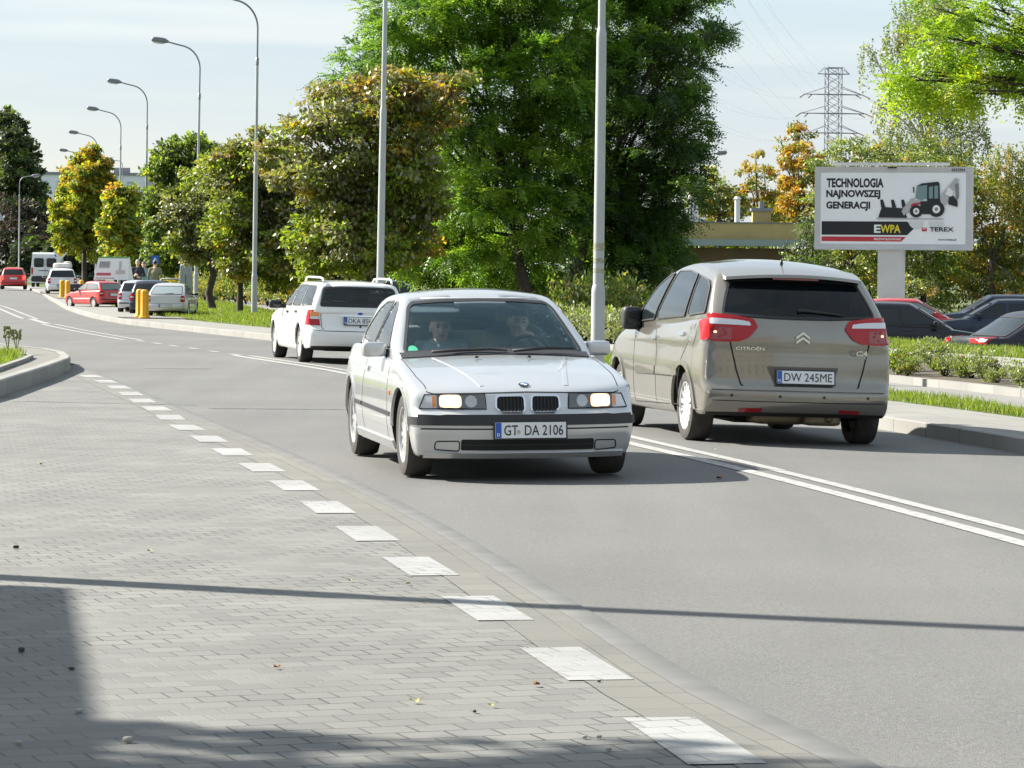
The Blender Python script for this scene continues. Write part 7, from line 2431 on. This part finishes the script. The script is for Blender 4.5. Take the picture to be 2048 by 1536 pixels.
# trees on the near left, outside the picture: their shade falls over the foreground
def shade_tree(lab, x, y, blobs, n, seed):
    tree("street_tree", lab, (x, y, 0), (x, y, 4.0), blobs, 'maple', n, (.20, .16), MAP, [(1, 0, 2, 4, 1, 1)], seed, .15, group="trees on the near left pavement")
shade_tree("tree on the near left pavement, outside the picture, nearer the viewer", -11.0, 13.6, [((-12.6, 14.0, 7.6), 1.4), ((-10.6, 13.8, 7.7), 1.4), ((-11.4, 13.3, 8.9), 1.3), ((-12.4, 13.0, 6.3), 1.3), ((-9.5, 13.6, 7.3), 1.0), ((-11, 12.4, 7.5), 1.5)], 9000, 71)
shade_tree("tree far left of the road, outside the picture", -24, 46, [((-24, 46, 6), 2.2), ((-25.5, 47, 7.5), 2.0), ((-22.5, 46, 7.5), 2.0), ((-24, 45, 9), 2.0)], 6000, 72)

for k, (x, y) in enumerate([(-25, 70), (-28, 86), (-33, 100), (-38, 120)]):
    tree("street_tree", ["first", "second", "third", "fourth"][k] + " tree of the row on the left beyond the picture edge", (x, y, 0), (x, y, 3.0), [((x, y, 5), 2.2), ((x - 1.5, y + 1, 6.5), 2.0), ((x + 1.3, y - 1, 6.3), 2.0), ((x, y, 8), 1.9), ((x + 1.6, y + 1, 4.4), 1.6)], 'far', 3500, (.3, .22), G, [(3, 4, 3, 1, 1, 0)], 200 + k, .16, group="trees on the near left pavement")
hs = tag(empty("terraced_house", (2, -24, 0)), "plain two-storey house across the road behind the viewer, outside the picture", "building")
mb = MB(); mb.box((0, -4, 3.2), (34, 8, 6.4)); mb.build("wall", [mat('house render', (.42, .38, .31), .9, noise=(.6, .1))], hs)
mb = MB(); mb.prism([(-.6, 6.4), (-8.6, 6.4), (-4.6, 9.4)], -17.4, 17.4, 0, lambda u, v, w: (w, u + .6, v)); mb.build("roof", [mat('house roof tiles', (.20, .07, .045), .8, noise=(2, .2))], hs)
for k in range(9):
    for z in (1.0, 4.0):
        mb = MB(); mb.box((-15 + 3.75 * k, .03, z + .75), (1.5, .08, 1.5)); wdw = mb.build("window", [M['white_board']], hs)
        mb = MB(); mb.box((-15 + 3.75 * k, .06, z + .75), (1.25, .08, 1.25)); mb.build("pane", [M['dark_glass']], wdw)
# ---- planting beds
protos = [shrub_proto(81, (6, 3, .4, 1)), shrub_proto(82, (4, 5, .6, 1), .46, .45), shrub_proto(83, (1, 6, 2, 3), .42, .55), shrub_proto(84, (.5, 3, 6, 2), .5, .6)]
def put_shrub(k, x, y, z, s, lab, grp):
    o = copy_tree(protos[k])
    o.name = "shrub"
    o.location = (x, y, z); o.scale = (s, s, s * random.Random(int(x * 97 + y * 31)).uniform(.85, 1.15)); o.rotation_euler = (0, 0, (x * 7.3 + y * 3.1) % 6.28)
    tag(o, lab, "shrub", grp)
near = [(1795, 745, 45.0, 2, 1.25), (1818, 750, 44.4, 2, .95), (1808, 738, 46.4, 2, 1.1), (1872, 738, 46.8, 0, 1.35), (1893, 752, 44.2, 1, 1.0), (1925, 756, 43.5, 2, .75), (1945, 752, 43.6, 0, 1.35), (1972, 760, 42.6, 0, 1.2), (1996, 766, 41.8, 1, .8), (1915, 742, 45.4, 1, .9), (2044, 774, 40.4, 0, 1.0), (2085, 775, 39.8, 1, 1.2)]
for k, (px, py, Y, kind, s) in enumerate(near):
    x = at(px, py, Y).x
    put_shrub(kind, x, Y, .10, s * .58, "low leafy green shrub in the kerbed bed beside the brown car's right side" if kind == 2 else "silvery shrub in the kerbed bed below the black saloon", "shrubs in the kerbed bed on the right")
for k in range(14):
    Y = 27 + k * 1.05
    lo_, hi_ = LD(Y) + .5, LE(Y) - 1.5
    put_shrub(k % 3, lo_ + (hi_ - lo_) * (.12 + .2 * (k % 2)), Y, .10, .6 + .1 * (k % 3), "low shrub in the kerbed bed beyond the right edge of the picture", "shrubs in the kerbed bed on the right")
for k, (px, Y, kind, s) in enumerate([(1210, 60.5, 0, 1.1), (1228, 61.5, 1, 1.2), (1246, 60.0, 0, 1.0), (1262, 61.2, 1, 1.1), (1280, 60.2, 0, 1.1), (1300, 60.5, 1, 1.0), (1215, 63.2, 1, 1.25), (1240, 63.6, 0, 1.2), (1268, 63.0, 1, 1.2), (1170, 62.5, 0, 1.2), (1150, 63.5, 1, 1.2), (1120, 65, 0, 1.2), (1190, 64.2, 1, 1.2)]):
    put_shrub(kind, at(px, 680, Y).x, Y, .12, s, "silvery upright shrub behind the nearest lamp post", "shrubs behind the nearest lamp post")
for k in range(24):
    rr = random.Random(900 + k)
    px = 325 + k * 12.3 + rr.uniform(-4, 4)
    Y = 150 - (px - 325) * .13 + rr.uniform(-2, 2)
    put_shrub(3 if rr.random() < .6 else 2, at(px, 600, Y).x, Y, .15, rr.uniform(1.3, 1.9), "yellowing low bush in the bed beyond the path on the left", "bushes in the bed beyond the path")
for k, (px, Y, kind, s) in enumerate([(1180, 80, 2, 2.0), (1150, 84, 2, 1.8), (1225, 82, 2, 2.0), (1255, 86, 3, 2.0), (1285, 84, 2, 1.8), (1205, 88, 2, 2.2), (1090, 86, 2, 1.6)]):
    put_shrub(kind, at(px, 620, Y).x, Y, .05, s, "tall leafy shrub at the foot of the dark locust tree", "shrubs at the foot of the locust trees")
for pr in protos:
    for ch in list(pr.children): bpy.data.objects.remove(ch)
    bpy.data.objects.remove(pr)

# ---- grass
def strip_area(f0, f1, y0, y1, z, power=1.6):
    def fn(rng, n):
        t = rng.random(n) ** power
        y = y0 + (y1 - y0) * t
        a = np.array([f0(v) for v in y]); b = np.array([f1(v) for v in y])
        k = rng.random(n)
        return np.stack([a + (b - a) * k, y, np.full(n, z)], 1)
    return fn
bx = lambda Y: at_Y(sorted(B_, key=lambda p: p[1]), Y)
grass("verge_grass", "short bright grass strip between the right pavement and the path", strip_area(lambda Y: bx(Y) + .06, lambda Y: LC(Y) - .02, 15, 60, .05), 36000, .05, .13, 91)
grass("verge_grass", "grass strip with lamp posts between the pavement and the path on the left", strip_area(lambda Y: bx(Y) + .06, lambda Y: LC(Y), 60, 140, .05, 1.3), 42000, .07, .16, 92, width=.016)
grass("lawn_grass", "grass bank between the planting bed and the parked cars on the right", strip_area(lambda Y: LE(Y) + .02, lambda Y: LF(Y), 44, 72, .14), 30000, .08, .20, 93, width=.014)
grass("lawn_grass", "rough lawn under the trees beyond the planting bed", strip_area(lambda Y: LE(Y), lambda Y: LF(Y), 72, 150, .12, 1.2), 36000, .10, .22, 94, width=.025)
grass("island_grass", "grass patch on the kerbed island at the left edge", strip_area(lambda Y: -10.5, lambda Y: at_Y(sorted(le_in, key=lambda p: p[1]), Y) - .03, 38, 54, .2, 1.0), 30000, .06, .15, 95)
# weeds on the island
for k, (px, py, h) in enumerate([(18, 705, .42), (35, 704, .36)]):
    x, y = gp(px, py, .2)
    mb = MB()
    rw = random.Random(k)
    for j in range(5):
        a = rw.uniform(0, 6.28)
        mb.tube([(0, 0, 0), (.05 * math.cos(a), .05 * math.sin(a), h * .6), (.07 * math.cos(a), .07 * math.sin(a), h * rw.uniform(.8, 1))], [.006, .005, .003], 4)
        [mb.rbox((.06 * math.cos(a + q), .06 * math.sin(a + q), h * (.55 + .06 * q)), (.035, .015, .03), .8, 3) for q in range(7)]
    o = mb.build("weed", [mat('dry weed', (.17, .19, .06), .9)], None, loc=(x, y, .2)); tag(o, "taller dry weed at the left edge of the island grass" if k == 0 else "shorter dry weed nearer the tip of the island grass", "weed", "weeds on the island")
# ---- fallen leaves and bits on the ground
dry = [mat('fallen leaf ochre', (.36, .26, .07), .8), mat('fallen leaf brown', (.22, .10, .035), .8), mat('fallen leaf yellow', (.42, .38, .12), .8), mat('dark crumb', (.05, .045, .04), .9), mat('pale stone', (.30, .29, .25), .9)]
bits = [(1441, 966, 1, .09, "orange-brown curled leaf lying on the asphalt right of the silver car's shadow"), (1075, 1374, 1, .055, "brown leaf on the paving left of the two nearest white dashes"), (832, 1408, 2, .055, "yellow leaf scrap on the paving above the tree shade"),
        (556, 1339, 1, .045, "small brown leaf scrap in the middle of the paving"), (703, 1165, 0, .04, "ochre leaf scrap touching the lamp post shadow"), (818, 1171, 2, .05, "yellowish leaf scrap below the lamp post shadow"), (302, 1105, 2, .05, "pale yellow leaf scrap on the left paving"),
        (83, 931, 0, .06, "ochre scrap far left on the paving"), (1430, 906, 2, .05, "tiny pale scrap on the asphalt near the double line"), (34, 1098, 3, .05, "dark crumb near the left edge above the post shadow"), (45, 1305, 3, .05, "dark crumb inside the shelter shadow"), (145, 1342, 3, .035, "round dark crumb at the edge of the shelter shadow"),
        (160, 1427, 4, .04, "pale flat stone in the lower left shade"), (258, 1486, 4, .05, "pale pebble in the lower left shade"), (40, 1490, 4, .03, "pale pebble at the lower left corner"), (951, 1427, 3, .025, "tiny dark crumb right of the yellow leaf scrap"), (1171, 1479, 4, .028, "left of two pale seeds near the nearest white dash"), (1200, 1478, 4, .028, "right of two pale seeds near the nearest white dash"), (1219, 1503, 4, .03, "pale seed below the two others near the nearest white dash"), (985, 1416, 2, .04, "yellow scrap right of the tiny dark crumb"), (1200, 1366, 3, .02, "tiny dark crumb just under a white dash")]
for px, py, mi, s, lab in bits:
    s *= .66
    x, y = gp(px, py, ZL)
    z = road_z(x, y) if x > ex(y) else ZL
    rr = random.Random(px)
    mb = MB()
    if mi in (3, 4): mb.rbox((0, 0, s * .25), (s, s * .8, s * .55), .8, 5)
    else:
        n = 12
        ring = []
        for k in range(n):
            a = 2 * math.pi * k / n
            q = s * (.6 + .45 * abs(math.sin(a * 2.5)) + rr.uniform(-.1, .1)) * .6
            ring.append((q * math.cos(a), q * .7 * math.sin(a), .004 + s * .35 * abs(math.cos(a)) ** 2))
        mb.add([(0, 0, .005)] + ring, [(0, 1 + k, 1 + (k + 1) % n) for k in range(n)])
        mb.tube([(0, 0, .006), (-s * .8, s * .1, .02)], [.002, .001], 4)
    o = mb.build("fallen_leaf" if mi < 3 else "pebble", [dry[mi]], None, True, loc=(x, y, z + .004))
    o.rotation_euler = (0, 0, rr.uniform(0, 6.28))
    tag(o, lab, "leaf" if mi < 3 else "pebble", "bits fallen on the ground")
